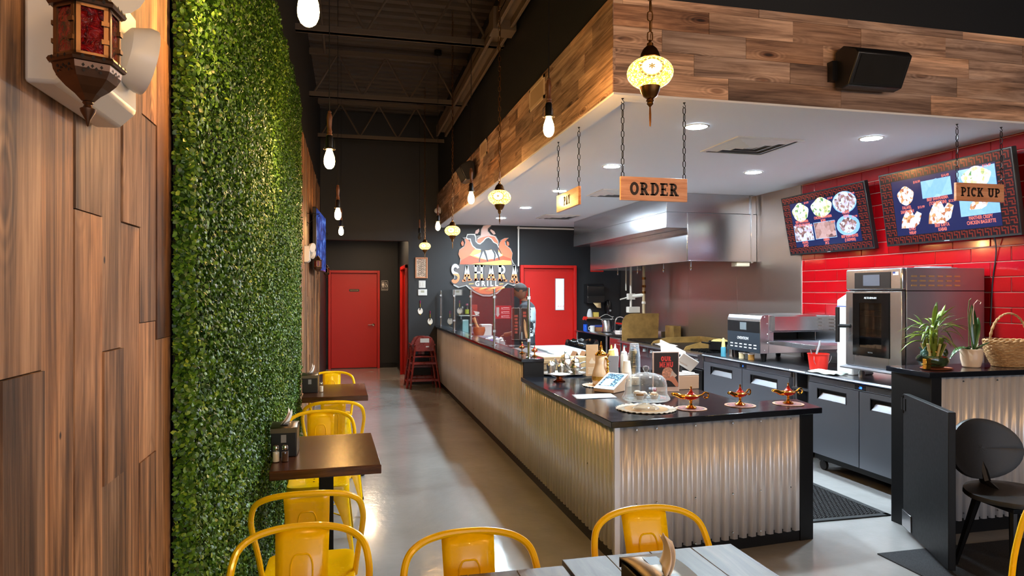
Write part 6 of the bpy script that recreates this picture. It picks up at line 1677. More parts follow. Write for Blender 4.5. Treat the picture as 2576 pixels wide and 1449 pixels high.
def genie(x, y, z, s, rz, label, coaster=None):
    if coaster:
        o = put('coaster', coast_me, None, (x, y, z)); tag(o, coaster, 'coaster', 'round coasters under the gold lamps'); z += 0.0042
    t = thing('genie_lamp', label, 'oil lamp', (x, y, z), rz, 'small gold oil lamps')
    g = lambda P: [(r * s, h * s) for r, h in P]
    part('foot', MB().lathe(g([(0.0, 0.0), (0.034, 0.0), (0.036, 0.006), (0.026, 0.012), (0.012, 0.020), (0.007, 0.032), (0.010, 0.038), (0.007, 0.044), (0.012, 0.052)]), 20), GOLD, t)
    b = MB().lathe(g([(0.008, 0.050), (0.030, 0.058), (0.044, 0.070), (0.046, 0.078), (0.036, 0.086), (0.022, 0.089)]), 24, sx=1.15, sy=0.85)
    part('bowl', b, GOLD, t)
    part('enamel_band', MB().lathe(g([(0.0335, 0.0595), (0.0455, 0.0700), (0.0472, 0.0765)]), 24, sx=1.16, sy=0.86, caps=False), ENAMEL, t)
    part('spout', MB().tube(cr([(-0.040 * s, 0, 0.072 * s), (-0.068 * s, 0, 0.076 * s), (-0.095 * s, 0, 0.088 * s), (-0.120 * s, 0, 0.092 * s), (-0.128 * s, 0, 0.088 * s)], 4), [0.018 * s * (1 - 0.034 * i) for i in range(17)], 10), GOLD, t)
    part('handle', MB().tube(cr([(0.044 * s, 0, 0.076 * s), (0.070 * s, 0, 0.082 * s), (0.092 * s, 0, 0.098 * s), (0.112 * s, 0, 0.092 * s), (0.114 * s, 0, 0.072 * s), (0.098 * s, 0, 0.062 * s), (0.084 * s, 0, 0.072 * s)], 4), 0.0055 * s, 8), GOLD, t)
    part('lid', MB().lathe(g([(0.026, 0.088), (0.026, 0.092), (0.016, 0.100), (0.008, 0.112), (0.006, 0.120)]), 18), ENAMEL, t, label='red enamelled lid')
    part('finial', MB().lathe(g([(0.004, 0.118), (0.008, 0.122), (0.004, 0.127), (0.007, 0.132), (0.005, 0.138), (0.0, 0.142)]), 12), GOLD, t)
genie(2.115, 3.965, CZ, 1.0, -8, 'gold and red oil lamp on a coaster beside the glass cake dome', 'round red coaster under the oil lamp nearest the cake dome')
genie(2.49, 4.005, CZ, 0.96, 22, 'gold and red oil lamp on a coaster, middle of the three on the counter end', 'round red coaster under the middle oil lamp')
genie(2.835, 3.985, CZ, 0.98, 4, 'gold and red oil lamp on a coaster nearest the counter end corner', 'round red coaster under the oil lamp at the counter end corner')
genie(1.60, 6.33, 1.031, 0.78, 70, 'small gold oil lamp standing on the raised ledge behind the glass')
genie(1.632, 5.99, 1.031, 0.74, 62, 'small gold oil lamp on the end of the raised ledge beside the steel post')

# crocheted doilies
DOILY = mat('cream_doily', rgb(184, 170, 152), 0.9, bump=(220, 0.5), var=0.12)
BURLAP = mat('burlap', rgb(196, 156, 112), 0.9, bump=(260, 0.5), var=0.2)
def doily(x, y, r, label):
    t = thing('doily', label, 'doily', (x, y, CZ), 0, 'frilled round doilies')
    m = MB(); N = 96
    def D(u, v):
        a = 2 * math.pi * u; rr = r * (0.72 + 0.28 * v) * (1 + 0.018 * v * math.sin(a * 24) + 0.010 * v * math.sin(a * 41))
        return (rr * math.cos(a), rr * math.sin(a), 0.002 + 0.006 * v * (0.5 + 0.5 * math.sin(a * 31)) )
    m.grid(D, N, 4)
    part('frill', m, DOILY, t, solid=0.002)
    part('centre', MB().lathe([(0.0, 0.0), (r * 0.74, 0.0), (r * 0.74, 0.003), (0.0, 0.003)], 40), BURLAP, t)
doily(1.83, 4.02, 0.19, 'large frilled cream doily under the glass cake dome')
doily(1.945, 5.12, 0.15, 'frilled cream doily under the gold and cream coffee flask')

# glass cake dome
CAKE = clear('cake_dome_glass', (0.94, 0.96, 0.97, 1), 2.2, haze=0.30)
t = thing('cake_stand', 'clear glass domed cake stand with small pastries inside on a doily', 'cake stand', (1.83, 4.02, CZ + 0.005))
part('pedestal', MB().lathe([(0.085, 0.0), (0.080, 0.006), (0.055, 0.02), (0.022, 0.03), (0.020, 0.05), (0.05, 0.058)], 36, caps=False), CAKE, t)
part('cake_plate', MB().lathe([(0.0, 0.058), (0.148, 0.058), (0.152, 0.064), (0.150, 0.068), (0.0, 0.064)], 44), CAKE, t)
part('dome', MB().lathe([(0.148, 0.068), (0.142, 0.085), (0.134, 0.10), (0.132, 0.15), (0.124, 0.185), (0.102, 0.208), (0.06, 0.222), (0.03, 0.226), (0.012, 0.232)], 48, caps=False), CAKE, t, angle=80)
part('dome_rim', MB().tube([(0.148 * math.cos(2 * math.pi * i / 40), 0.148 * math.sin(2 * math.pi * i / 40), 0.071) for i in range(40)], 0.003, 6, True), CAKE, t)
part('knob', MB().lathe([(0.014, 0.228), (0.010, 0.236), (0.016, 0.242), (0.021, 0.256), (0.016, 0.268), (0.0, 0.272)], 20), CAKE, t)
for i, (dx, dy, c, lab) in enumerate(((-0.055, -0.03, mat('pastry_brown', rgb(150, 100, 40), 0.6, var=0.3), 'brown baked sweet in a paper cup under the glass dome'), (-0.01, 0.02, mat('pastry_white', rgb(226, 212, 194), 0.7), 'pale sweet in a paper cup in the middle of the glass dome'), (0.045, -0.025, mat('pastry_pale', rgb(210, 186, 160), 0.7), 'pale sweet in a paper cup at the front right of the glass dome'), (-0.03, 0.065, mat('pastry_white', None), 'pale sweet at the back of the glass dome'))):
    p = thing('pastry', lab, 'pastry', (1.83 + dx, 4.02 + dy, CZ + 0.0705), 0, 'sweets under the glass dome')
    cup = MB().lathe([(0.0, 0.0), (0.020, 0.0), (0.030, 0.024), (0.028, 0.024), (0.019, 0.003), (0, 0.003)], 24)
    part('paper_cup', cup, PAPER, p)
    part('filling', MB().lathe([(0.0185, 0.004), (0.026, 0.020), (0.022, 0.034), (0.012, 0.040), (0.0, 0.041)], 16), c, p)

# coffee flask
IVORY = mat('ivory_enamel', rgb(236, 208, 176), 0.12, coat=0.8)
t = thing('coffee_flask', 'cream coffee flask with gold spired lid and gold bands on a doily', 'flask', (1.945, 5.12, CZ + 0.005), 25)
part('body', MB().lathe([(0.0, 0.0), (0.060, 0.0), (0.068, 0.010), (0.072, 0.035), (0.073, 0.075), (0.066, 0.110), (0.052, 0.150), (0.047, 0.180), (0.047, 0.235), (0.044, 0.240)], 30), IVORY, t)
part('gold_band', MB().lathe([(0.0725, 0.040), (0.0745, 0.042), (0.0750, 0.070), (0.0735, 0.074)], 30, caps=False), mat('engraved_gold', rgb(226, 180, 92), 0.28, 1.0, bump=(220, 1.0)), t)
part('lid', MB().lathe([(0.0, 0.296), (0.010, 0.290), (0.016, 0.280), (0.020, 0.272), (0.038, 0.262), (0.048, 0.250), (0.050, 0.240), (0.046, 0.236)][::-1], 28), GOLD, t)
part('spire', MB().lathe([(0.012, 0.282), (0.015, 0.292), (0.011, 0.300), (0.013, 0.308), (0.008, 0.318), (0.006, 0.334), (0.004, 0.340), (0.006, 0.346), (0.0, 0.352)], 14), GOLD, t)
hd = MB().tube(cr([(0.0, -0.048, 0.225), (0.0, -0.066, 0.20), (0.0, -0.072, 0.14), (0.0, -0.082, 0.07), (0.0, -0.077, 0.04)], 5), 0.008, 8)
for z in (0.215, 0.195, 0.17, 0.14, 0.11, 0.08):
    hd.ball((0, -0.072 + (0.012 if z > 0.2 else 0), z), 0.012, 10, 6)
part('handle', hd, GOLD, t)
part('spout', MB().prism([(0.045, 0.22), (0.085, 0.245), (0.05, 0.18)], -0.012, 0.012, 'y'), GOLD, t)

# silver tray and tea set
SILVER = mat('ornate_silver', rgb(226, 222, 214), 0.16, 1.0, bump=(90, 0.5))
COPPER = mat('copper_foot', rgb(150, 84, 56), 0.2, 1.0)
o = part('silver_tray', MB().lathe([(0.0, 0.004), (0.13, 0.004), (0.165, 0.014), (0.172, 0.016), (0.168, 0.010), (0.135, 0.0), (0.0, 0.0)], 40, sx=1.25, sy=1.0), SILVER, loc=(1.88, 5.90, CZ)); tag(o, 'oval engraved silver tray on the black counter below the ledge', 'tray')
def teapot(x, y, z, s, rz, label):
    t = thing('silver_teapot', label, 'teapot', (x, y, z), rz, 'silver tea set')
    g = lambda P: [(r * s, h * s) for r, h in P]
    part('body', MB().lathe(g([(0.0, 0.0), (0.03, 0.0), (0.032, 0.008), (0.02, 0.016), (0.04, 0.035), (0.052, 0.06), (0.046, 0.085), (0.032, 0.10), (0.036, 0.106)]), 22), SILVER, t)
    part('lid', MB().lathe(g([(0.036, 0.106), (0.028, 0.122), (0.010, 0.132), (0.006, 0.14), (0.010, 0.146), (0.0, 0.155)]), 18), SILVER, t)
    part('spout', MB().tube([(-0.045 * s, 0, 0.05 * s), (-0.08 * s, 0, 0.07 * s), (-0.10 * s, 0, 0.105 * s)], [0.014 * s, 0.010 * s, 0.006 * s], 8), SILVER, t)
    part('handle', MB().tube(cr([(0.045 * s, 0, 0.088 * s), (0.09 * s, 0, 0.10 * s), (0.125 * s, 0, 0.085 * s), (0.115 * s, 0, 0.06 * s), (0.05 * s, 0, 0.045 * s)], 4), 0.006 * s, 8), SILVER, t)
teapot(1.97, 5.84, CZ + 0.0045, 1.1, 10, 'silver teapot with wide looped handle, nearest the coffee flask')
teapot(1.93, 6.00, CZ + 0.0045, 1.3, 25, 'taller silver teapot behind the first beside the kraft boxes')
for i, (dx, dy, lab) in enumerate(((-0.09, 0.03, 'silver tea glass holder at the back of the oval tray'), (-0.02, -0.07, 'silver tea glass holder in the middle of the oval tray'), (-0.05, 0.10, 'silver tea glass holder at the right back of the oval tray'))):
    t = thing('tea_glass', lab, 'cup', (1.86 + dx, 5.92 + dy, CZ + 0.0045 if i != 9 else 0), 0, 'silver tea set')
    part('holder', MB().lathe([(0.0, 0.0), (0.030, 0.0), (0.024, 0.006), (0.030, 0.03), (0.036, 0.075), (0.038, 0.078), (0.034, 0.078), (0.028, 0.03), (0.0, 0.012)], 18), SILVER, t)
    part('lid', MB().lathe([(0.038, 0.079), (0.026, 0.095), (0.008, 0.105), (0.005, 0.115), (0.0, 0.12)], 16), SILVER, t)
t = thing('sugar_bowl', 'low silver bowl on a copper foot nearest the counter edge', 'bowl', (1.70, 5.45, CZ))
part('foot', MB().lathe([(0.0, 0.0), (0.05, 0.0), (0.052, 0.008), (0.028, 0.02), (0.024, 0.03)], 22), COPPER, t)
part('bowl', MB().lathe([(0.024, 0.03), (0.06, 0.045), (0.092, 0.058), (0.096, 0.062), (0.088, 0.062), (0.05, 0.05), (0.0, 0.042)], 28), SILVER, t)

# acrylic flyer stand
t = thing('flyer_stand', 'clear acrylic stand with a tan flyer left of the coffee flask', 'sign stand', (2.00, 5.48, CZ), 8)
part('acrylic', MB().box(-0.066, 0.066, -0.004, 0.004, 0.03, 0.305).box(-0.075, 0.075, -0.05, 0.05, 0.0, 0.008).box(-0.07, 0.07, -0.012, 0.012, 0.008, 0.03), ACRYL, t)
fl = part('flyer', MB().box(-0.058, 0.058, -0.0015, 0.0015, 0.035, 0.30), mat('tan_flyer', rgb(206, 160, 116), 0.7), t)
for i in range(5):
    part('print_lines', MB().box(-0.04 + 0.004 * (i % 2), 0.04 - 0.006 * (i % 3), -0.0022, -0.0015, 0.10 - i * 0.012, 0.106 - i * 0.012), mat('pale_flyer_print', rgb(228, 200, 170), 0.7), t)
part('print_lines', MB().prism([(-0.03, 0.15), (0.0, 0.19), (0.012, 0.165), (0.035, 0.155), (0.03, 0.14), (-0.02, 0.14)], -0.0022, -0.0015, 'y'), mat('pale_flyer_print', None), t, smooth=False)

# card reader facing the customer
t = thing('card_reader', 'white wedge shaped card reader with a bright screen on the counter', 'card reader', (1.92, 4.83, CZ), -52)
body = MB().prism([(-0.12, 0.0), (0.06, 0.0), (0.10, 0.12), (-0.12, 0.025)], -0.085, 0.085, 'x')
part('case', body, mat('beige_case', rgb(206, 170, 140), 0.45), t, bevel=0.006)
def tilt(u, w):
    return (w, -0.12 + 0.22 * u, 0.025 + 0.095 * u)
def slabt(u0, u1, w0, w1, off, nm, m):
    n = Vector((0, -0.095, 0.22)).normalized() * off; mb = MB()
    P = [Vector(tilt(u, w)) for u, w in ((u0, w0), (u0, w1), (u1, w1), (u1, w0))]
    mb.v = [tuple(p) for p in P] + [tuple(p + n) for p in P]
    for q in ((3, 2, 1, 0), (4, 5, 6, 7), (0, 1, 5, 4), (1, 2, 6, 5), (2, 3, 7, 6), (3, 0, 4, 7)):
        mb.face(q)
    return part(nm, mb, m, t, smooth=False)
slabt(0.0, 1.0, -0.086, 0.086, 0.005, 'face_plate', WHITEPLASTIC)
def lcd():
    g = NT('reader_screen'); v = g.coords('Object', (1, 1, 1)); n = g.noise(v, 70, 2)
    g.link(g.ramp(n, [(0.40, (0.02, 0.06, 0.12, 1)), (0.5, (0.10, 0.35, 0.55, 1)), (0.60, (0.55, 0.85, 1.0, 1))]), g.b.inputs['Emission Color']); g.val('Emission Strength', 0.9); g.val('Base Color', (0.02, 0.02, 0.03, 1)); g.val('Roughness', 0.05)
    return g.m
slabt(0.18, 0.93, -0.068, 0.068, 0.0065, 'screen', lcd())
slabt(0.20, 0.60, -0.05, 0.02, 0.0072, 'white_prompt', mat('screen_white', rgb(20, 20, 20), 0.2, emit=(0.85, 0.95, 1, 1), estr=1.6))
fly = MB(); fly.grid(lambda u, v: (0.30 * (u - 0.5) + 0.03 * v, 0.20 * (v - 0.5), 0.0015 + 0.004 * math.sin(3 * u) * math.sin(2.6 * v + 0.4)), 8, 6)
def flyer_print():
    g = NT('printed_leaflet'); v = g.coords('Object', (1, 1, 1)); n = g.noise(v, 22, 3)
    g.link(g.ramp(n, [(0.36, rgb(150, 164, 178)), (0.5, rgb(184, 190, 196)), (0.62, rgb(170, 140, 140))]), g.b.inputs['Base Color']); g.val('Roughness', 0.35)
    return g.m
o = part('leaflet', fly, flyer_print(), loc=(1.68, 4.60, CZ), solid=0.001); tag(o, 'pale printed leaflet lying on the black counter below the card reader', 'leaflet')

# cups
CUPCLEAR = clear('clear_cup', (0.88, 0.91, 0.94, 1), 1.6, haze=0.35)
def cup_stack(x, y, n, r, h, step, m, label, lid=None):
    t = thing('cup_stack', label, 'cups', (x, y, CZ), 0, 'upturned cup stacks')
    for k in range(n):
        z = k * step
        part('cup', MB().lathe([(r, z), (r * 1.03, z + 0.004), (r, z + 0.008), (r * 0.72, z + h), (0.0, z + h)], 20, caps=False), m, t)
    return t
cup_stack(2.36, 5.42, 14, 0.050, 0.115, 0.0148, CUPCLEAR, 'tall stack of upturned clear plastic cups on the counter')
cup_stack(2.13, 5.04, 10, 0.037, 0.095, 0.0118, mat('translucent_cup', rgb(236, 230, 218), 0.4), 'stack of upturned small cream cups in front of the clear cups')
t = thing('glass_canister', 'low clear glass canister of lids beside the small cream cups', 'jar', (2.22, 5.10, CZ))
part('glass', MB().lathe([(0.046, 0), (0.048, 0.004), (0.048, 0.10), (0.045, 0.10)], 22, caps=False), CUPCLEAR, t)
part('contents', MB().lathe([(0.0, 0.004), (0.042, 0.004), (0.042, 0.06), (0.0, 0.064)], 18), mat('tan_lids', rgb(206, 178, 146), 0.6), t)

# OUR MENU stand and till
t = thing('menu_stand', 'upright menu stand reading OUR MENU with a wrapped sandwich picture', 'sign stand', (2.30, 4.70, CZ), -4)
part('frame', MB().box(-0.104, 0.104, -0.006, 0.006, 0.0, 0.30), mat('pale_frame', rgb(238, 214, 206), 0.35), t, bevel=0.002)
part('poster', MB().box(-0.096, 0.096, -0.0075, -0.006, 0.035, 0.292), mat('menu_brown', rgb(36, 23, 19), 0.5), t)
MRED = mat('menu_red', rgb(238, 70, 62), 0.45)
slab('lettering', 'OUR', 0.036, (0.0, -0.0085, 0.247), FACE_CAM, MRED, t, 0.0008, 0.06, 0.85, 0.28, 0.05)
slab('lettering', 'MENU', 0.040, (0.0, -0.0085, 0.203), FACE_CAM, MRED, t, 0.0008, 0.04, 0.72, 0.28, 0.05)
part('wrap_picture', MB().prism(ell(0.045, 0.05, 24, 0.012, 0.135), -0.0088, -0.0075, 'y'), food('menu_wrap', [(0.2, (0.35, 0.10, 0.05, 1)), (0.45, (0.66, 0.36, 0.24, 1)), (0.7, (0.75, 0.55, 0.45, 1))], 60) if False else mat('menu_wrap_print', rgb(214, 150, 122), 0.5, var=0.45, bump=(80, 0.1)), t, smooth=False)
part('hand_picture', MB().prism([(0.05, 0.12), (0.072, 0.10), (0.094, 0.06), (0.094, 0.038), (0.075, 0.038), (0.04, 0.075), (0.012, 0.088), (0.02, 0.10)], -0.0095, -0.0088, 'y'), mat('menu_hand_print', rgb(216, 140, 110), 0.5), t, smooth=False)
part('paper_picture', MB().prism([(0.045, 0.16), (0.085, 0.12), (0.06, 0.10), (0.03, 0.11)], -0.0092, -0.0088, 'y'), mat('menu_paper_print', rgb(210, 190, 178), 0.5), t, smooth=False)
part('shade_picture', MB().prism(ell(0.03, 0.02, 14, -0.06, 0.12), -0.0085, -0.0075, 'y'), mat('menu_dark_print', rgb(92, 58, 46), 0.5), t, smooth=False)
part('round_logo', MB().prism(ell(0.014, 0.014, 18, -0.088, 0.016), -0.0085, -0.006, 'y'), mat('logo_crimson', rgb(190, 40, 70), 0.4), t)
BEIGE = mat('beige_case', None)
t = thing('till_stand', 'white till stand with its angled screen backs behind the menu stand', 'till', (2.50, 4.86, CZ), 6)
part('cash_drawer', MB().box(-0.12, 0.11, -0.09, 0.10, 0.0, 0.105), BEIGE, t, bevel=0.004)
part('drawer_lid', MB().box(-0.12, 0.11, -0.09, 0.10, 0.106, 0.114), WHITEPLASTIC, t, bevel=0.003)
part('stand_arm', MB().tube([(0.02, 0.03, 0.114), (0.03, 0.03, 0.19), (0.0, 0.02, 0.26)], 0.013, 8), BLACKPLASTIC, t)
part('stand_base', MB().box(-0.05, 0.10, -0.05, 0.09, 0.114, 0.122), WHITEPLASTIC, t, bevel=0.003)
part('tablet', MB().box(-0.125, 0.125, -0.008, 0.008, -0.08, 0.08).xf(Matrix.Translation((-0.04, 0.03, 0.265)) @ Matrix.Rotation(R(24), 4, 'Y') @ Matrix.Rotation(R(-40), 4, 'X')), WHITEPLASTIC, t, bevel=0.005)
part('customer_screen', MB().box(-0.08, 0.08, -0.006, 0.006, -0.05, 0.05).xf(Matrix.Translation((0.05, -0.02, 0.20)) @ Matrix.Rotation(R(30), 4, 'Y') @ Matrix.Rotation(R(30), 4, 'X')), WHITEPLASTIC, t, bevel=0.004)
t = thing('dark_clipboard', 'dark tilted tablet leaning behind the coffee flask', 'tablet', (2.16, 5.55, CZ + 0.008), -30)
part('case', MB().box(-0.09, 0.09, -0.008, 0.008, 0.0, 0.22).xf(Matrix.Rotation(R(-38), 4, 'X')), mat('brown_grey_case', rgb(88, 78, 76), 0.4), t, bevel=0.004)
part('prop', MB().box(-0.02, 0.02, 0.09, 0.10, 0.0, 0.13), BLACKPLASTIC, t)
SAUCE = [('white', (2.60, 6.30), mat('white_sauce', rgb(238, 234, 224), 0.4)), ('white', (2.56, 5.98), mat('white_sauce', None)), ('white', (2.57, 5.84), mat('white_sauce', None)), ('yellow', (2.52, 6.2), mat('mustard', rgb(222, 196, 110), 0.4))]
for i, (nm, (x, y), m) in enumerate(SAUCE):
    t = thing('squeeze_bottle', ['white squeeze bottle behind the till, leftmost', 'white squeeze bottle behind the till, middle', 'white squeeze bottle behind the till, rightmost', 'yellow squeeze bottle standing left of the white ones'][i], 'bottle', (x - 0.06, y, CZ), 0, 'squeeze bottles behind the till')
    part('bottle', MB().lathe([(0.0, 0), (0.030, 0), (0.032, 0.01), (0.032, 0.15), (0.028, 0.165), (0.026, 0.17)], 16), m, t)
    part('nozzle', MB().lathe([(0.028, 0.168), (0.026, 0.185), (0.012, 0.195), (0.005, 0.235), (0.0, 0.236)], 14), WHITEPLASTIC if i < 3 else m, t)

# ---------------------------------------------------------------- prep table behind the ledge
t = thing('prep_table', 'steel preparation table behind the raised ledge', 'table', (1.68, 6.97, 0))
part('cabinet', MB().box(0.0, 1.06, 0.03, 1.70, 0.10, 0.86), STEEL_DARK, t, bevel=0.003)
part('worktop', MB().box(0.0, 1.10, 0.0, 1.73, 0.86, 0.90), STEEL, t, bevel=0.004)
part('cabinet', MB().box(0.0, 0.36, 1.75, 5.1, 0.10, 0.86), STEEL_DARK, t, bevel=0.003)
part('worktop', MB().box(0.0, 0.40, 1.74, 5.12, 0.86, 0.90), STEEL, t, bevel=0.004)
feet(t, 0.1, 0.96, 0.1, 1.6, 0.10)
WHITEB = mat('cutting_board', rgb(150, 164, 170), 0.5)
PZ = 0.9005
def slabthing(name, x0, x1, y0, y1, z0, z1, m, label, cat, rz=0, bevel=0.004):
    o = part(name, MB().box(-(x1 - x0) / 2, (x1 - x0) / 2, -(y1 - y0) / 2, (y1 - y0) / 2, 0, z1 - z0), m, loc=((x0 + x1) / 2, (y0 + y1) / 2, z0), rot=(0, 0, R(rz)), bevel=bevel)
    return tag(o, label, cat)
slabthing('cutting_board', 2.28, 2.76, 7.75, 8.62, PZ, PZ + 0.02, WHITEB, 'large pale cutting board at the far end of the preparation table', 'cutting board')
slabthing('cutting_board', 2.25, 2.72, 7.02, 7.72, PZ, PZ + 0.018, WHITEB, 'pale cutting board at the near end of the preparation table', 'cutting board')
slabthing('paper_sheet', 1.98, 2.24, 7.30, 7.72, PZ, PZ + 0.006, PAPER, 'white paper sheets beside the near cutting board', 'paper', 8)
slabthing('orange_folder', 1.84, 2.20, 7.02, 7.18, PZ, PZ + 0.03, mat('orange_folder', rgb(232, 96, 54), 0.5), 'orange red folder on the near edge of the preparation table', 'folder', 3)
for k in range(4):
    slabthing('kraft_box', 1.80, 2.06, 6.30 + 0.01 * (k % 2), 6.58, CZ + 0.0302 * k, CZ + 0.030 + 0.0302 * k, mat('kraft_board', rgb(176, 146, 108), 0.75), 'kraft takeaway box, %s of the stack beside the ledge' % ['bottom', 'second', 'third', 'top'][k], 'box', k * 2 - 3)['group'] = 'stacked kraft boxes'
slabthing('paper_pad', 1.74, 2.02, 6.62, 6.90, CZ, CZ + 0.07, PAPER, 'thick white pad of wrapping paper behind the kraft boxes', 'paper')
slabthing('kraft_pad', 2.10, 2.32, 6.42, 6.60, CZ, CZ + 0.10, mat('kraft_light', rgb(172, 142, 98), 0.8), 'tan carton behind the silver teapots', 'box', 18)
slabthing('black_tray', 2.05, 2.52, 6.64, 6.90, CZ, CZ + 0.025, BLACKPLASTIC, 'black tray under the zigzag wooden taco holder', 'tray')
t = thing('taco_holder', 'zigzag wooden taco holder standing on the black tray', 'rack', (2.38, 6.77, CZ + 0.0255))
zz = []
for i in range(7):
    zz.append((-0.15 + i * 0.05, 0.095 if i % 2 else 0.0))
for i in range(6):
    a, b = zz[i], zz[i + 1]
    part('slat', MB().prism([(a[0], a[1]), (b[0], b[1]), (b[0], b[1] + 0.011), (a[0], a[1] + 0.011)], -0.07, 0.07, 'y'), mat('taco_wood', rgb(160, 116, 78), 0.6), t)
t = thing('steel_insert', 'steel food pan with black lid behind the small gold lamp', 'pan', (1.93, 8.0, PZ))
part('pan', MB().box(-0.16, -0.155, -0.16, 0.16, 0, 0.06).box(0.155, 0.16, -0.16, 0.16, 0, 0.06).box(-0.155, 0.155, -0.16, -0.155, 0, 0.06).box(-0.155, 0.155, 0.155, 0.16, 0, 0.06).box(-0.155, 0.155, -0.155, 0.155, 0, 0.004), STEEL, t)
part('lid', MB().box(-0.15, 0.15, -0.10, 0.155, 0.062, 0.07), BLACKPLASTIC, t)
part('ladle', MB().tube([(-0.05, -0.1, 0.01), (-0.15, -0.02, 0.16)], 0.006, 6), CHROME, t)
# upright promo stand: two narrow posters
t = thing('promo_stand', 'pair of narrow dark upright posters in steel frames behind the glass', 'sign stand', (2.115, 8.46, PZ), -16)
part('stand_base', MB().box(-0.13, 0.13, -0.07, 0.07, 0.0, 0.01).box(-0.008, 0.008, -0.008, 0.008, 0.01, 0.10).box(-0.11, 0.11, -0.01, 0.01, 0.09, 0.11), BLACKMETAL, t)
POST = mat('poster_dark', rgb(46, 30, 26), 0.35)
for sx in (-0.058, 0.058):
    fr_ = part('frame', MB().box(sx - 0.052, sx - 0.046, -0.008, 0.008, 0.11, 0.52).box(sx + 0.046, sx + 0.052, -0.008, 0.008, 0.11, 0.52).box(sx - 0.052, sx + 0.052, -0.008, 0.008, 0.11, 0.117).box(sx - 0.052, sx + 0.052, -0.008, 0.008, 0.513, 0.52).cyl((sx - 0.03, 0, 0.52), (sx - 0.03, 0, 0.53), 0.004, 6).cyl((sx + 0.03, 0, 0.52), (sx + 0.03, 0, 0.53), 0.004, 6), STEEL, t)
    part('poster', MB().box(sx - 0.046, sx + 0.046, -0.003, 0.003, 0.117, 0.513), POST, t)
PR = mat('poster_red', rgb(160, 60, 44), 0.5)
for k in range(6):
    part('print_bars', MB().box(-0.058 - 0.020 + 0.003 * (k % 3), -0.058 + 0.026 - 0.004 * (k % 2), -0.004, -0.003, 0.40 - k * 0.042, 0.428 - k * 0.042), PR, t)
for k in range(2):
    part('print_bars', MB().box(0.035, 0.075, -0.004, -0.003, 0.44 - k * 0.04, 0.47 - k * 0.04), PR, t)
part('kebab_picture', MB().prism([(0.05, 0.38), (0.075, 0.33), (0.078, 0.24), (0.098, 0.14), (0.07, 0.125), (0.048, 0.24), (0.042, 0.32)], -0.004, -0.003, 'y'), mat('kebab_print', rgb(196, 140, 92), 0.5, var=0.4), t, smooth=False)
part('price_label', MB().box(0.012, 0.03, -0.0045, -0.003, 0.12, 0.21), mat('grey_print', None), t)
# pale sauce tubs
cq = random.Random(9)
TUB = mat('frosted_tub', rgb(190, 198, 200), 0.35)
for i in range(9):
    x = 1.80 + 0.085 * (i % 3) + cq.uniform(-0.01, 0.01); y = 8.80 + 0.16 * (i // 3)
    t = thing('sauce_tub', 'frosted white sauce tub in the cluster behind the glass, %s row' % ['front', 'middle', 'back'][i // 3] + [' left', ' centre', ' right'][i % 3], 'tub', (x, y, PZ), 0, 'frosted sauce tubs behind the glass')
    part('tub', MB().lathe([(0.0, 0), (0.026, 0), (0.034, 0.07 + 0.02 * (i % 2)), (0.0, 0.072 + 0.02 * (i % 2))], 14), TUB, t)
    h = 0.07 + 0.02 * (i % 2)
    part('lid', MB().lathe([(0.036, h), (0.036, h + 0.01), (0.02, h + 0.014), (0.0, h + 0.03)], 14), WHITEPLASTIC if i % 4 else mat('blue_plastic', None), t)
t = thing('mortar', 'turned wooden mortar with its pestle behind the glass', 'mortar', (1.865, 10.0, PZ))
MW = mat('mortar_wood', rgb(176, 100, 58), 0.5, var=0.25)
part('bowl', MB().lathe([(0.0, 0.0), (0.055, 0.0), (0.058, 0.03), (0.045, 0.055), (0.075, 0.09), (0.095, 0.15), (0.088, 0.20), (0.08, 0.20), (0.082, 0.15), (0.05, 0.09), (0.0, 0.08)], 22), MW, t)
part('pestle', MB().tube([(0.02, 0, 0.10), (-0.04, 0, 0.24), (-0.08, 0, 0.34)], [0.030, 0.018, 0.026], 10), mat('pestle_wood', rgb(214, 156, 110), 0.5), t)
t = thing('spray_jug', 'large clear bottle with white spray head and label behind the glass', 'bottle', (1.98, 10.85, PZ))
part('bottle', MB().lathe([(0.0, 0), (0.085, 0.0), (0.088, 0.02), (0.088, 0.20), (0.07, 0.27), (0.03, 0.33), (0.022, 0.36)], 20), clear('clear_bottle', (0.85, 0.88, 0.92, 1), 1.5), t)
part('label', MB().lathe([(0.0885, 0.06), (0.0885, 0.16)], 20, caps=False), mat('jug_label', rgb(206, 196, 220), 0.5), t)
part('spray_head', MB().prism([(-0.05, 0.42), (0.05, 0.40), (0.04, 0.37), (0.015, 0.355), (-0.015, 0.355), (-0.03, 0.39)], -0.016, 0.016, 'y'), WHITEPLASTIC, t)
t = thing('white_tub', 'white square tub beside the clear spray bottle', 'tub', (2.06, 10.48, PZ))
part('tub', MB().prism(rrect(0.17, 0.17, 0.02, 3), 0, 0.22), WHITEPLASTIC, t, bevel=0.004)
part('rim', MB().prism(rrect(0.185, 0.185, 0.025, 3), 0.20, 0.215), WHITEPLASTIC, t)
t = thing('acrylic_bin', 'pale slanted acrylic bin at the far end behind the glass', 'bin', (1.86, 11.55, PZ))
part('shell', MB().prism([(-0.16, 0.10), (0.02, 0.24), (0.14, 0.24), (0.14, 0.0), (0.0, 0.0)], -0.12, 0.12, 'y'), clear('pale_acrylic', (0.70, 0.86, 0.86, 1), 1.3), t)
part('divider', MB().box(0.0, 0.10, -0.05, 0.05, 0.005, 0.25), mat('pale_grey_plastic', rgb(200, 212, 214), 0.4), t)
t = thing('grey_scoop_tub', 'grey steel insert with blue cloth on the ledge table', 'tub', (1.86, 9.50, PZ))
part('tub', MB().box(-0.15, 0.15, -0.22, 0.22, 0, 0.08), mat('slate_blue', rgb(96, 116, 134), 0.4, 0.3), t, bevel=0.01)
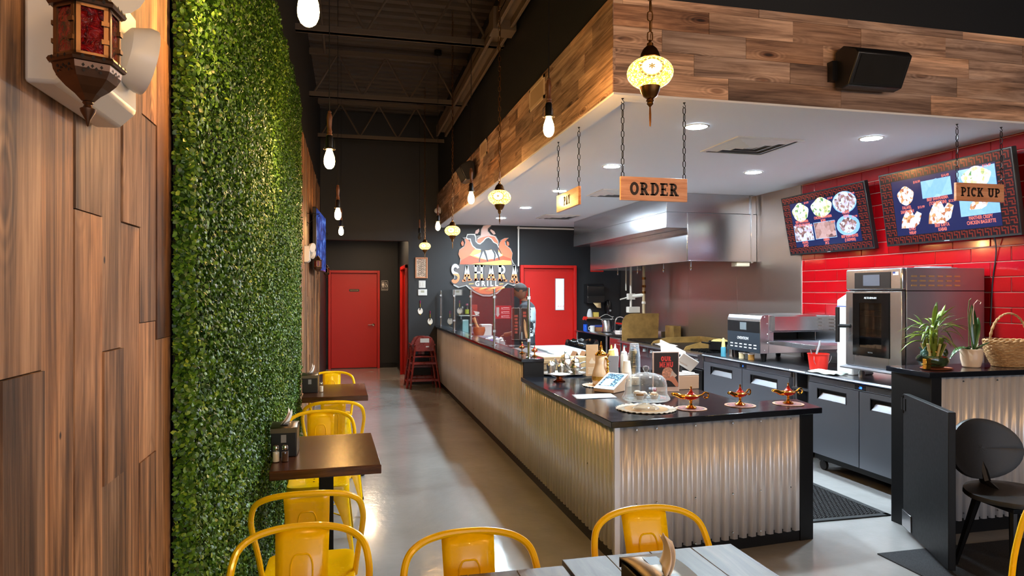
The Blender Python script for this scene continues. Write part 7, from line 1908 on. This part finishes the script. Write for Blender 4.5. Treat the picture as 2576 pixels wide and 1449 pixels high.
part('lid', MB().box(-0.16, 0.16, -0.23, 0.23, 0.08, 0.09), mat('slate_blue', None), t, bevel=0.004)
t = thing('wall_shelf', 'thin pale glass shelf on the black wall above the acrylic bin', 'shelf', (2.0, YB, 1.20))
part('shelf_board', MB().box(-0.14, 0.22, -0.22, 0.0, 0, 0.018), mat('pale_shelf', rgb(186, 190, 182), 0.3), t)
part('shelf_bracket', MB().box(-0.10, -0.08, -0.15, 0, -0.06, 0).box(0.15, 0.17, -0.15, 0, -0.06, 0), STEEL, t)
for i, (dx, r, h, m, lab) in enumerate(((-0.06, 0.022, 0.12, mat('amber_bottle', rgb(70, 52, 44), 0.3), 'small amber bottle on the thin glass shelf'), (0.02, 0.036, 0.17, mat('dark_bottle', rgb(50, 26, 24), 0.25), 'dark bottle with yellow label and pink cap on the thin glass shelf'))):
    t = thing('bottle', lab, 'bottle', (2.0 + dx, YB - 0.11, 1.2185), 0, 'bottles on the thin glass shelf')
    part('bottle', MB().lathe([(0.0, 0), (r, 0), (r, h * 0.75), (r * 0.5, h * 0.9), (r * 0.5, h)], 14), m, t)
    part('cap', MB().lathe([(r * 0.6, h), (r * 0.6, h + 0.03), (0, h + 0.035)], 12), mat('pink_cap', rgb(206, 110, 130), 0.4) if i else WHITEPLASTIC, t)
    if i:
        part('label', MB().lathe([(r + 0.001, 0.02), (r + 0.001, 0.10)], 14, caps=False), mat('lime_label', rgb(176, 176, 50), 0.5), t)
slabthing('spice_box', 2.07, 2.20, YB - 0.16, YB - 0.06, 1.2185, 1.40, mat('red_spice_box', rgb(150, 56, 46), 0.6, var=0.4), 'red printed box on the thin glass shelf', 'box')
t = thing('warning_sign', 'red fire extinguisher sign with a white down arrow behind the glass', 'sign', (2.70, YB - 0.004, 1.26))
part('sign_plate', MB().box(-0.16, 0.16, -0.003, 0.003, -0.12, 0.12), mat('sign_red', rgb(176, 22, 34), 0.4), t)
part('arrow', MB().prism([(-0.12, 0.09), (-0.07, 0.09), (-0.07, -0.03), (-0.055, -0.03), (-0.095, -0.09), (-0.135, -0.03), (-0.12, -0.03)], -0.0045, -0.003, 'y'), PAPER, t, smooth=False)
for k in range(3):
    z = 0.075 - k * 0.075
    part('print_bars', MB().prism([(-0.03, z - 0.01), (-0.015, z + 0.02), (0.0, z - 0.01)], -0.0045, -0.003, 'y').box(0.005, 0.12, -0.0045, -0.003, z, z + 0.012).box(-0.03, 0.13, -0.0045, -0.003, z - 0.028, z - 0.022), mat('sign_print', rgb(232, 190, 190), 0.5), t, smooth=False)

# ---------------------------------------------------------------- black back wall: picture, switches, spoon charms
t = thing('carved_picture', 'small wood framed carved panel on the black wall beside the alcove', 'picture', (1.22, YB, 2.055))
part('frame', MB().box(-0.11, -0.085, -0.03, 0, -0.185, 0.185).box(0.085, 0.11, -0.03, 0, -0.185, 0.185).box(-0.085, 0.085, -0.03, 0, -0.185, -0.16).box(-0.085, 0.085, -0.03, 0, 0.16, 0.185), mat('pale_frame_wood', rgb(196, 130, 92), 0.5), t, bevel=0.004)
part('carved_panel', MB().box(-0.085, 0.085, -0.012, 0, -0.16, 0.16), mat('carved_bone', rgb(196, 172, 150), 0.6, bump=(46, 1.0), var=0.5), t)
sc_ = MB()
for i in range(9):
    z = -0.13 + i * 0.033
    sc_.tube(cr([(-0.055, -0.014, z), (-0.02, -0.016, z + 0.02), (0.02, -0.014, z - 0.012), (0.055, -0.016, z + 0.012)], 4), 0.004, 6)
part('carved_scrolls', sc_, mat('carved_dark', rgb(96, 74, 62), 0.6), t)
t = thing('light_switch', 'white double light switch below the carved picture', 'switch', (1.235, YB, 1.765))
part('switch_plate', MB().box(-0.06, 0.06, -0.006, 0, -0.065, 0.065), WHITEPLASTIC, t, bevel=0.003)
for x in (-0.025, 0.025):
    part('rocker', MB().box(x - 0.015, x + 0.015, -0.010, -0.006, -0.035, 0.035), mat('switch_rocker', rgb(216, 212, 204), 0.4), t, bevel=0.002)
t = thing('thermostat', 'white wall thermostat below the light switch', 'thermostat', (1.24, YB, 1.62))
part('case', MB().box(-0.08, 0.08, -0.025, 0, -0.055, 0.055), WHITEPLASTIC, t, bevel=0.006)
part('display', MB().box(-0.03, 0.03, -0.027, -0.025, -0.005, 0.035), mat('lcd_olive', rgb(166, 162, 140), 0.3), t)
CHM = mat('painted_spoon', rgb(236, 226, 214), 0.35)
for (x, z, lab) in ((1.20, 1.35, 'painted spoon charm on the black wall below the thermostat, upper of two'), (1.375, 1.165, 'painted spoon charm on the black wall beside the counter end, lower of two')):
    t = thing('spoon_charm', lab, 'ornament', (x, YB, z), 0, 'painted spoon charms')
    part('spoon_bowl', MB().lathe([(0.0, 0.0), (0.035, 0.004), (0.046, 0.012), (0.044, 0.016), (0.0, 0.012)], 20, sy=1.25).xf(Matrix.Translation((0, 0, -0.06)) @ Matrix.Rotation(R(90), 4, 'X')), CHM, t)
    part('handle', MB().tube([(0, -0.012, -0.02), (0, -0.010, 0.05), (0, -0.010, 0.12)], [0.022, 0.014, 0.018], 8, flat=0.4), mat('gold_yellow', rgb(222, 176, 60), 0.4), t)
    part('painted_band', MB().tube([(0, -0.013, 0.075), (0, -0.013, 0.125)], [0.017, 0.019], 8, flat=0.45), mat('magenta_paint', rgb(176, 46, 110), 0.4), t)
    part('painted_band', MB().tube([(0, -0.016, -0.03), (0, -0.016, 0.01)], [0.028, 0.018], 8, flat=0.4), mat('navy_paint', rgb(40, 30, 50), 0.4), t)
    part('painted_foot', MB().ball((0, -0.012, -0.118), 0.012, 8, 5), mat('gold_yellow', None), t)
t = thing('restroom_sign', 'black accessible restroom sign beside the red restroom door', 'sign', (0.715, YA, 1.77))
part('sign_plate', MB().prism(rrect(0.16, 0.235, 0.02, 4), -0.006, 0, 'y'), BLACKPLASTIC, t)
SG = mat('sign_white', rgb(226, 222, 216), 0.5)
b_ = MB()
for w, h, z0, z1 in ((0.14, 0.215, -0.007, -0.006),):
    o_ = rrect(w, h, 0.016, 4); i_ = rrect(w - 0.008, h - 0.008, 0.013, 4)
    for k in range(len(o_)):
        j = (k + 1) % len(o_)
        b_.poly([(o_[k][0], z0, o_[k][1]), (o_[j][0], z0, o_[j][1]), (i_[j][0], z0, i_[j][1]), (i_[k][0], z0, i_[k][1])])
part('sign_border', b_, SG, t, smooth=False)
fg = MB().prism(ell(0.013, 0.013, 14, -0.035, 0.072), -0.0072, -0.006, 'y').prism([(-0.055, 0.05), (-0.015, 0.05), (-0.010, 0.0), (-0.022, 0.0), (-0.024, -0.045), (-0.046, -0.045), (-0.048, 0.0), (-0.060, 0.0)], -0.0072, -0.006, 'y').box(-0.004, 0.002, -0.0072, -0.006, -0.05, 0.085)
part('person_figure', fg, SG, t, smooth=False)
w_ = MB().prism(ell(0.009, 0.009, 12, 0.028, 0.060), -0.0072, -0.006, 'y').prism([(0.024, 0.05), (0.034, 0.05), (0.036, 0.02), (0.052, 0.02), (0.062, -0.02), (0.052, -0.02), (0.045, 0.008), (0.024, 0.008)], -0.0072, -0.006, 'y')
for P in _arc(0.034, -0.012, 0.026, 0.026, 130, 390, 0.008, 12):
    w_.poly([(a, -0.0072, b) for a, b in P])
part('wheelchair_figure', w_, SG, t, smooth=False)
text('lettering', 'RESTROOM', 0.022, (0.0, -0.0075, -0.08), FACE_CAM, SG, t, 0.012)

# ---------------------------------------------------------------- nested wooden high chairs
MAHO = mat('mahogany_stain', rgb(112, 26, 20), 0.28, coat=0.4, var=0.2)
def highchair(x, y, rz, label):
    t = thing('high_chair', label, 'high chair', (x, y, 0), rz, 'nested wooden high chairs')
    H = 0.74
    def leg(sx, sy):
        return MB().tube([(sx * 0.155, sy * 0.13, H if sy < 0 else H - 0.02), (sx * 0.25, sy * 0.25, 0.0)], 0.018, 6)
    for sx in (-1, 1):
        for sy in (-1, 1):
            part('leg', leg(sx, sy), MAHO, t)
        def at(z, sy):
            k = (H - z) / H
            return (sx * (0.155 + 0.095 * k), sy * (0.13 + 0.12 * k), z)
        for z in (0.10, 0.28, 0.48, 0.66):
            part('side_rail', MB().tube([at(z, -1), at(z, 1)], 0.014, 6), MAHO, t)
        part('arm_rail', MB().box(sx * 0.165 - 0.02, sx * 0.165 + 0.02, -0.17, 0.17, 0.72, 0.745), MAHO, t, bevel=0.006)
    for z, sy in ((0.14, -1), (0.33, -1), (0.50, -1), (0.66, -1), (0.14, 1), (0.42, 1)):
        k = (H - z) / H; w = 0.155 + 0.095 * k; yy = sy * (0.13 + 0.12 * k)
        part('rung', MB().box(-w, w, yy - 0.012, yy + 0.012, z - 0.02, z + 0.02), MAHO, t, bevel=0.004)
    part('seat', MB().box(-0.17, 0.17, -0.15, 0.15, 0.52, 0.54), MAHO, t, bevel=0.005)
    part('backrest', MB().prism([(-0.165, 0.62), (0.165, 0.62), (0.165, 0.78), (0.12, 0.855), (0.06, 0.88), (-0.06, 0.88), (-0.12, 0.855), (-0.165, 0.78)], 0.125, 0.148, 'y'), MAHO, t, bevel=0.005)
    part('crotch_post', MB().box(-0.03, 0.03, -0.16, -0.13, 0.54, 0.74), MAHO, t, bevel=0.004)
    return t
hc = highchair(1.22, 11.70, 180, 'front of two nested red brown wooden high chairs by the counter end')
part('warning_label', MB().box(-0.075, 0.075, 0.1485, 0.1495, 0.77, 0.84).box(-0.075, -0.02, 0.1485, 0.1495, 0.69, 0.71), PAPER, hc)
highchair(1.17, 11.80, 180, 'rear of two nested red brown wooden high chairs by the black wall')

# ---------------------------------------------------------------- plants and basket on the right counter (top z 1.09)
QZ = 1.0905
t = thing('potted_bamboo', 'leafy lucky bamboo bundled with gold ties in a green dragon shaped ceramic dish', 'plant', (3.875, 3.86, QZ + 0.010))
GREENCER = mat('green_glazed_ceramic', rgb(52, 66, 40), 0.15, coat=0.6, var=0.45, bump=(40, 0.4))
part('dish', MB().lathe([(0.0, 0), (0.06, 0.0), (0.095, 0.015), (0.108, 0.045), (0.10, 0.072), (0.075, 0.082), (0.06, 0.078), (0.055, 0.05), (0.0, 0.04)], 26, sy=0.72), GREENCER, t)
dg = MB().tube(cr([(-0.02, -0.075, 0.03), (-0.065, -0.070, 0.045), (-0.10, -0.03, 0.05), (-0.105, 0.02, 0.06), (-0.125, -0.03, 0.085), (-0.13, -0.05, 0.10)], 4), [0.014] * 12 + [0.018] * 9, 8)
part('dragon_body', dg, GREENCER, t)
dhd = MB().ball((-0.125, -0.05, 0.105), 0.026, 10, 7).tube([(-0.12, -0.045, 0.125), (-0.10, -0.04, 0.15)], [0.008, 0.003], 6).tube([(-0.135, -0.045, 0.125), (-0.15, -0.03, 0.145)], [0.008, 0.003], 6).ball((-0.14, -0.07, 0.095), 0.016, 8, 6)
part('dragon_head', dhd, mat('teal_glaze', rgb(60, 96, 88), 0.15, coat=0.6, var=0.3), t)
part('gold_ornament', MB().box(-0.145, -0.105, -0.085, -0.055, 0.0, 0.07).box(-0.15, -0.10, -0.09, -0.05, 0.03, 0.036), GOLD, t, bevel=0.006)
part('dragon_tail', MB().tube(cr([(0.08, 0.0, 0.06), (0.11, 0.0, 0.09), (0.09, -0.01, 0.12), (0.075, -0.01, 0.10), (0.09, -0.02, 0.085)], 4), 0.009, 8), GREENCER, t)
STEM = mat('bamboo_stem', rgb(104, 118, 36), 0.35, var=0.25)
br_ = random.Random(21)
for ring, n_, r0, r1, zt in ((0, 12, 0.030, 0.058, 0.205), (1, 12, 0.036, 0.072, 0.165), (2, 5, 0.012, 0.02, 0.26)):
    for i in range(n_):
        a = 2 * math.pi * i / n_ + ring * 0.3
        p0 = (r0 * math.cos(a), r0 * math.sin(a), 0.05); p1 = (r1 * math.cos(a), r1 * math.sin(a), zt)
        m = MB().tube([p0, tuple((p0[k] * 0.6 + p1[k] * 0.4) * (0.9 if k < 2 else 1) for k in range(3)), p1], 0.0085, 7)
        part('stem', m, STEM if (ring != 1 or i % 2) else mat('pale_stem', rgb(206, 182, 124), 0.4), t)
part('gold_tie', MB().lathe([(0.050, 0.105), (0.052, 0.108), (0.052, 0.114), (0.050, 0.116)], 24, caps=False), GOLD, t)
LEAFG = mat('bamboo_leaf', rgb(118, 140, 40), 0.3, coat=0.3, var=0.3); LEAFD = mat('bamboo_leaf_dark', rgb(76, 104, 40), 0.28, coat=0.3, var=0.3)
def strap_leaf(base, az, rise, reach, w, droop, m, parent, nm='leaf', n=9):
    mb = MB(); P = []
    for i in range(n + 1):
        u = i / n
        P.append(Vector((base[0] + reach * u * math.cos(az), base[1] + reach * u * math.sin(az), base[2] + rise * u - droop * u * u)))
    sd = Vector((-math.sin(az), math.cos(az), 0))
    for i, p in enumerate(P):
        u = i / n; ww = w * (math.sin(math.pi * min(1, u * 0.93 + 0.07)) ** 0.8)
        mb.v += [tuple(p - sd * ww + Vector((0, 0, ww * 0.45))), tuple(p), tuple(p + sd * ww + Vector((0, 0, ww * 0.45)))]
    for i in range(n):
        for k in range(2):
            mb.face((i * 3 + k, i * 3 + k + 1, i * 3 + k + 4, i * 3 + k + 3))
    return part(nm, mb, m, parent, solid=0.0008)
for i in range(58):
    az = br_.uniform(0, 2 * math.pi); zb = br_.choice([0.17, 0.20, 0.22, 0.24, 0.26, 0.29])
    rb = br_.uniform(0.01, 0.06)
    rise = br_.uniform(0.02, 0.17) * (1.2 if zb > 0.23 else 0.8)
    strap_leaf((rb * math.cos(az), rb * math.sin(az), zb), az + br_.uniform(-0.3, 0.3), rise, br_.uniform(0.09, 0.18), br_.uniform(0.006, 0.011), br_.uniform(0.04, 0.17), LEAFG if i % 3 else LEAFD, t)
strap_leaf((-0.05, -0.01, 0.21), math.pi + 0.1, 0.06, 0.22, 0.010, 0.06, LEAFG, t)
strap_leaf((0.03, 0, 0.27), 0.2, 0.18, 0.09, 0.012, 0.02, LEAFG, t)
strap_leaf((0.0, 0, 0.28), 0.5, 0.20, 0.07, 0.014, 0.03, LEAFD, t)
o = part('terracotta_saucer', MB().lathe([(0.0, 0.0), (0.095, 0.0), (0.112, 0.008), (0.110, 0.010), (0.09, 0.006), (0.0, 0.005)], 32, sy=0.75), mat('terracotta', rgb(176, 96, 60), 0.5), loc=(3.89, 3.85, QZ)); tag(o, 'orange brown saucer under the green dragon dish', 'saucer')
t = thing('potted_orchid', 'orchid with bare stems in a cream ceramic pot', 'plant', (4.235, 3.90, QZ))
part('pot', MB().lathe([(0.0, 0.0), (0.048, 0.0), (0.056, 0.006), (0.068, 0.06), (0.072, 0.125), (0.070, 0.128), (0.064, 0.125), (0.060, 0.06), (0.0, 0.05)], 30), mat('cream_ceramic', rgb(240, 214, 186), 0.15, coat=0.6), t)
part('soil', MB().lathe([(0.0, 0.112), (0.064, 0.108)], 20), mat('bark_soil', rgb(60, 44, 32), 0.9), t)
OLEAF = mat('orchid_leaf', rgb(52, 84, 40), 0.25, coat=0.4, var=0.2)
strap_leaf((-0.01, 0, 0.115), math.pi - 0.1, 0.10, 0.16, 0.028, 0.16, OLEAF, t)
strap_leaf((-0.01, 0.01, 0.115), math.pi + 0.5, 0.08, 0.11, 0.024, 0.06, OLEAF, t)
strap_leaf((0.02, 0, 0.12), 0.3, 0.24, 0.06, 0.030, 0.01, OLEAF, t)
strap_leaf((0.03, 0, 0.12), 1.4, 0.34, 0.03, 0.032, 0.02, OLEAF, t)
strap_leaf((0.02, -0.01, 0.115), -0.5, 0.06, 0.09, 0.022, 0.0, OLEAF, t)
part('flower_stem', MB().tube([(-0.02, 0, 0.11), (-0.022, 0, 0.26), (-0.028, 0, 0.40), (-0.02, 0, 0.44), (-0.02, 0, 0.465), (0.0, 0, 0.48)], 0.0035, 6), mat('dry_green_stem', rgb(84, 86, 36), 0.6), t)
part('flower_stem', MB().tube([(0.02, 0, 0.30), (0.015, 0, 0.37), (0.022, 0, 0.44), (0.055, 0, 0.47), (0.085, 0, 0.455), (0.075, 0, 0.44)], 0.003, 6), mat('dry_tan_stem', rgb(190, 150, 130), 0.6), t)
for i in range(4):
    a = -0.6 + i * 0.5
    part('air_root', MB().tube([(0.03, 0, 0.12), (0.05 + 0.01 * i, 0.01 * i, 0.14), (0.065 + 0.012 * i, 0.012 * i, 0.14 + 0.02 * (i % 3))], 0.0028, 6), mat('pale_root', rgb(170, 166, 130), 0.6), t)
# woven basket
t = thing('wicker_basket', 'tan woven rope basket with a hoop handle at the right edge', 'basket', (4.545, 3.885, QZ))
ROPE = wood('woven_rope', 'x', [(0.3, rgb(120, 84, 50)), (0.5, rgb(182, 140, 92)), (0.75, rgb(222, 188, 138))], 0.75, knots=False, grain=60)
def brad(z):
    u = z / 0.175
    return 0.105 + 0.060 * math.sin(min(1, u * 1.1) * math.pi / 2)
k = 0
for i in range(15):
    z = 0.008 + i * 0.0116; r = brad(z); N = 64
    pts = [((r + 0.0028 * math.sin(q * 0.5 * math.pi + (i % 2) * math.pi)) * math.cos(2 * math.pi * q / N), 0.82 * (r + 0.0028 * math.sin(q * 0.5 * math.pi + (i % 2) * math.pi)) * math.sin(2 * math.pi * q / N), z + 0.001 * math.sin(q * 1.7 + i)) for q in range(N)]
    part('woven_strand', MB().tube(pts, 0.0066, 6, True), ROPE, t)
part('basket_base', MB().lathe([(0.0, 0.0), (0.104, 0.0), (0.108, 0.006), (0.0, 0.006)], 28, sy=0.82), ROPE, t)
rim = MB()
for s in range(2):
    rim.tube([((0.166 + 0.005 * math.cos(q * 0.9 + s * math.pi)) * math.cos(2 * math.pi * q / 90), 0.82 * (0.166 + 0.005 * math.cos(q * 0.9 + s * math.pi)) * math.sin(2 * math.pi * q / 90), 0.180 + 0.006 * math.sin(q * 0.9 + s * math.pi)) for q in range(90)], 0.006, 6, True)
part('rim', rim, ROPE, t)
hh = MB()
for s in range(2):
    hh.tube([(0.166 * math.cos(math.pi * q / 60) + 0.004 * math.cos(q * 0.8 + s * math.pi), 0.004 * math.sin(q * 0.8 + s * math.pi), 0.17 + 0.205 * math.sin(math.pi * q / 60)) for q in range(61)], 0.0062, 6)
part('hoop_handle', hh, ROPE, t)
# ---------------------------------------------------------------- the cook behind the counter
def skin_mesh(nodes, edges, sub=2):
    names = list(nodes); idx = {n: i for i, n in enumerate(names)}
    me = bpy.data.meshes.new('skin_tmp'); me.from_pydata([nodes[n][0] for n in names], [(idx[a], idx[b]) for a, b in edges], [])
    o = bpy.data.objects.new('skin_tmp', me); COL.objects.link(o)
    o.modifiers.new('skin', 'SKIN')
    for i, n in enumerate(names):
        r = nodes[n][1]; sv = me.skin_vertices[0].data[i]
        sv.radius = r if isinstance(r, tuple) else (r, r)
        sv.use_root = (i == 0)
    s = o.modifiers.new('sub', 'SUBSURF'); s.levels = sub; s.render_levels = sub
    dg = bpy.context.evaluated_depsgraph_get(); dg.update()
    m2 = bpy.data.meshes.new_from_object(o.evaluated_get(dg))
    V = [tuple(v.co) for v in m2.vertices]; F = [tuple(p.vertices) for p in m2.polygons]
    bpy.data.objects.remove(o); bpy.data.meshes.remove(me); bpy.data.meshes.remove(m2)
    return V, F
N = {'pelvis': ((0, 0, 0.95), (0.165, 0.115)), 'waist': ((0, 0.0, 1.08), (0.160, 0.110)), 'chest': ((0, 0.0, 1.26), (0.185, 0.125)), 'upper': ((0, -0.01, 1.39), (0.155, 0.10)), 'neck0': ((0, -0.035, 1.475), 0.062), 'neck1': ((0, -0.065, 1.54), 0.055)}
E_ = [('pelvis', 'waist'), ('waist', 'chest'), ('chest', 'upper'), ('upper', 'neck0'), ('neck0', 'neck1')]
for s, k in ((-1, 'l'), (1, 'r')):
    N.update({k + 'sh': ((s * 0.185, -0.01, 1.405), 0.068), k + 'ua': ((s * 0.225, 0.01, 1.28), 0.060), k + 'el': ((s * 0.245, 0.02, 1.14), 0.046), k + 'fa': ((s * 0.205, -0.10, 1.08), 0.042), k + 'wr': ((s * 0.155, -0.225, 1.035), 0.029),
              k + 'pa': ((s * 0.145, -0.285, 1.022), (0.036, 0.020)), k + 'kn': ((s * 0.14, -0.315, 1.014), (0.034, 0.017)),
              k + 'hip': ((s * 0.10, 0.005, 0.88), 0.092), k + 'th': ((s * 0.11, 0.0, 0.68), 0.083), k + 'kne': ((s * 0.115, -0.01, 0.48), 0.062), k + 'ca': ((s * 0.118, 0.02, 0.33), 0.058), k + 'an': ((s * 0.12, 0.02, 0.09), 0.042), k + 'he': ((s * 0.12, 0.03, 0.045), 0.042), k + 'to': ((s * 0.13, -0.14, 0.03), 0.036)})
    E_ += [('upper', k + 'sh'), (k + 'sh', k + 'ua'), (k + 'ua', k + 'el'), (k + 'el', k + 'fa'), (k + 'fa', k + 'wr'), (k + 'wr', k + 'pa'), (k + 'pa', k + 'kn'),
           ('pelvis', k + 'hip'), (k + 'hip', k + 'th'), (k + 'th', k + 'kne'), (k + 'kne', k + 'ca'), (k + 'ca', k + 'an'), (k + 'an', k + 'he'), (k + 'he', k + 'to')]
V, F = skin_mesh(N, E_)
body = MB(); body.v = list(V); body.f = list(F); body.mi = [0] * len(F)
for s in (-1, 1):
    for j, (dx, ln) in enumerate(((-0.026, 0.060), (-0.009, 0.070), (0.009, 0.066), (0.025, 0.052))):
        fx = s * 0.14 + dx
        q = {'a': ((fx, -0.305, 1.016), 0.0105), 'b': ((fx, -0.305 - ln * 0.45, 1.010), 0.0095), 'c': ((fx, -0.305 - ln * 0.8, 0.992), 0.0085), 'd': ((fx, -0.305 - ln, 0.974), 0.007)}
        v, f = skin_mesh(q, [('a', 'b'), ('b', 'c'), ('c', 'd')], 1); k = len(body.v); body.v += v; body.f += [tuple(i + k for i in p) for p in f]; body.mi += [0] * len(f)
    q = {'a': ((s * 0.145 - s * 0.020, -0.262, 1.02), 0.013), 'b': ((s * 0.145 - s * 0.048, -0.29, 1.008), 0.0105), 'c': ((s * 0.145 - s * 0.055, -0.318, 0.996), 0.0085)}
    v, f = skin_mesh(q, [('a', 'b'), ('b', 'c')], 1); k = len(body.v); body.v += v; body.f += [tuple(i + k for i in p) for p in f]; body.mi += [0] * len(f)
# head: egg shaped skull with brow, nose, mouth, chin, ears; tipped forward
HM = Matrix.Translation((0, -0.10, 1.635)) @ Matrix.Rotation(R(24), 4, 'X')
hb = MB(); NU, NV = 28, 20
def head(u, v):
    a = 2 * math.pi * u; p = math.pi * v
    x = math.sin(p) * math.sin(a); y = -math.sin(p) * math.cos(a); z = -math.cos(p)
    X = 0.076 * x; Y = 0.097 * y; Z = 0.118 * z
    if z < 0:
        X *= 1 - 0.30 * (-z) ** 1.3
        Y = Y * (1 - 0.16 * (-z)) - 0.014 * (-z) * (1 if y < 0.3 else 0.2)
        if y > 0:
            Y *= 1 - 0.45 * (-z)
    f = max(0, -y) ** 2
    nose = math.exp(-((x / 0.17) ** 2)) * math.exp(-(((z + 0.16) / 0.20) ** 2)) * f
    brow = math.exp(-(((z - 0.20) / 0.10) ** 2)) * f * 0.006
    eye = (math.exp(-(((abs(x) - 0.36) / 0.15) ** 2)) * math.exp(-(((z - 0.06) / 0.10) ** 2))) * f * 0.008
    lips = math.exp(-((x / 0.28) ** 2)) * math.exp(-(((z + 0.50) / 0.07) ** 2)) * f * 0.008
    chin = math.exp(-((x / 0.3) ** 2)) * math.exp(-(((z + 0.85) / 0.14) ** 2)) * f * 0.010
    Y -= 0.026 * nose + brow - eye + lips + chin
    return (X, Y, Z)
hb.grid(head, NU, NV)
for s in (-1, 1):
    b0 = len(hb.v); hb.lathe([(0.0, -0.006), (0.018, -0.004), (0.022, 0.004), (0.014, 0.008), (0.0, 0.004)], 14, sy=1.5)
    hb.xf(Matrix.Translation((s * 0.074, 0.012, -0.008)) @ Matrix.Rotation(R(s * 90), 4, 'Y') @ Matrix.Rotation(R(10), 4, 'X'), b0)
hb.xf(HM)
k = len(body.v); body.v += hb.v; body.f += [tuple(i + k for i in p) for p in hb.f]; body.mi += [0] * len(hb.f)
# colour regions: 0 skin, 1 shirt, 2 trousers, 3 shoes, 4 back print
for fi, p in enumerate(body.f):
    c = sum((Vector(body.v[i]) for i in p), Vector()) / len(p)
    m = 0
    if c.z < 0.085: m = 3
    elif c.z < 0.90 and abs(c.x) < 0.30 and c.y > -0.2: m = 2
    elif c.z < 1.50 and c.y > -0.14 and not (abs(c.x) > 0.17 and c.z < 1.19 and c.y < 0.2 and (abs(c.x) > 0.195)):
        m = 1
        if c.y > 0.055 and abs(c.x) < 0.15 and 1.02 < c.z < 1.40: m = 4
    body.mi[fi] = m
def back_print():
    t = NT('shirt_back_print'); v = t.coords('Object', (1, 1, 1)); s = t.add('ShaderNodeSeparateXYZ'); t.link(v, s.inputs[0])
    n = t.noise(v, 14, 4, 0.6, 0.8)
    pat = t.ramp(n, [(0.46, rgb(28, 30, 34)), (0.52, rgb(208, 220, 224))])
    zf = t.ramp(s.outputs[2], [(0.0, (0, 0, 0, 1)), (1.0, (1, 1, 1, 1))])
    mr = t.add('ShaderNodeMapRange'); mr.inputs[1].default_value = 1.20; mr.inputs[2].default_value = 1.24; t.link(s.outputs[2], mr.inputs[0])
    t.link(t.mix(mr.outputs[0], pat, rgb(190, 214, 220)), t.b.inputs['Base Color']); t.val('Roughness', 0.8)
    return t.m
SKIN = mat('skin', rgb(142, 92, 70), 0.5); SHIRT = mat('charcoal_shirt', rgb(62, 66, 74), 0.85, bump=(180, 0.2)); TROUS = mat('dark_trousers', rgb(44, 44, 50), 0.85)
cook = thing('person', 'person in a charcoal t-shirt with a pale printed back, head bowed, working behind the counter', 'person', (2.44, 9.32, 0), -118)
part('body', body.mesh('body', [SKIN, SHIRT, TROUS, RUBBER, back_print()], True, 60), None, cook)
hr = MB()
def hair(u, v):
    p = Vector(head(u, 0.42 + 0.58 * v)); a = 2 * math.pi * u
    front = max(0, math.cos(a))
    cut = 0.42 + 0.30 * front + 0.0 * v
    q = Vector(head(u, cut + (1 - cut) * v))
    return q * 1.025 + Vector((0, 0.002, 0.002))
hr.grid(hair, 28, 10); hr.xf(HM)
part('hair', hr, mat('cropped_hair', rgb(52, 50, 50), 0.9, bump=(300, 0.5)), cook)
ey = MB()
for s in (-1, 1):
    ey.ball((s * 0.028, -0.085, 0.008), 0.009, 10, 6)
ey.xf(HM)
part('eyes', ey, mat('eye_dark', rgb(40, 30, 26), 0.2), cook)
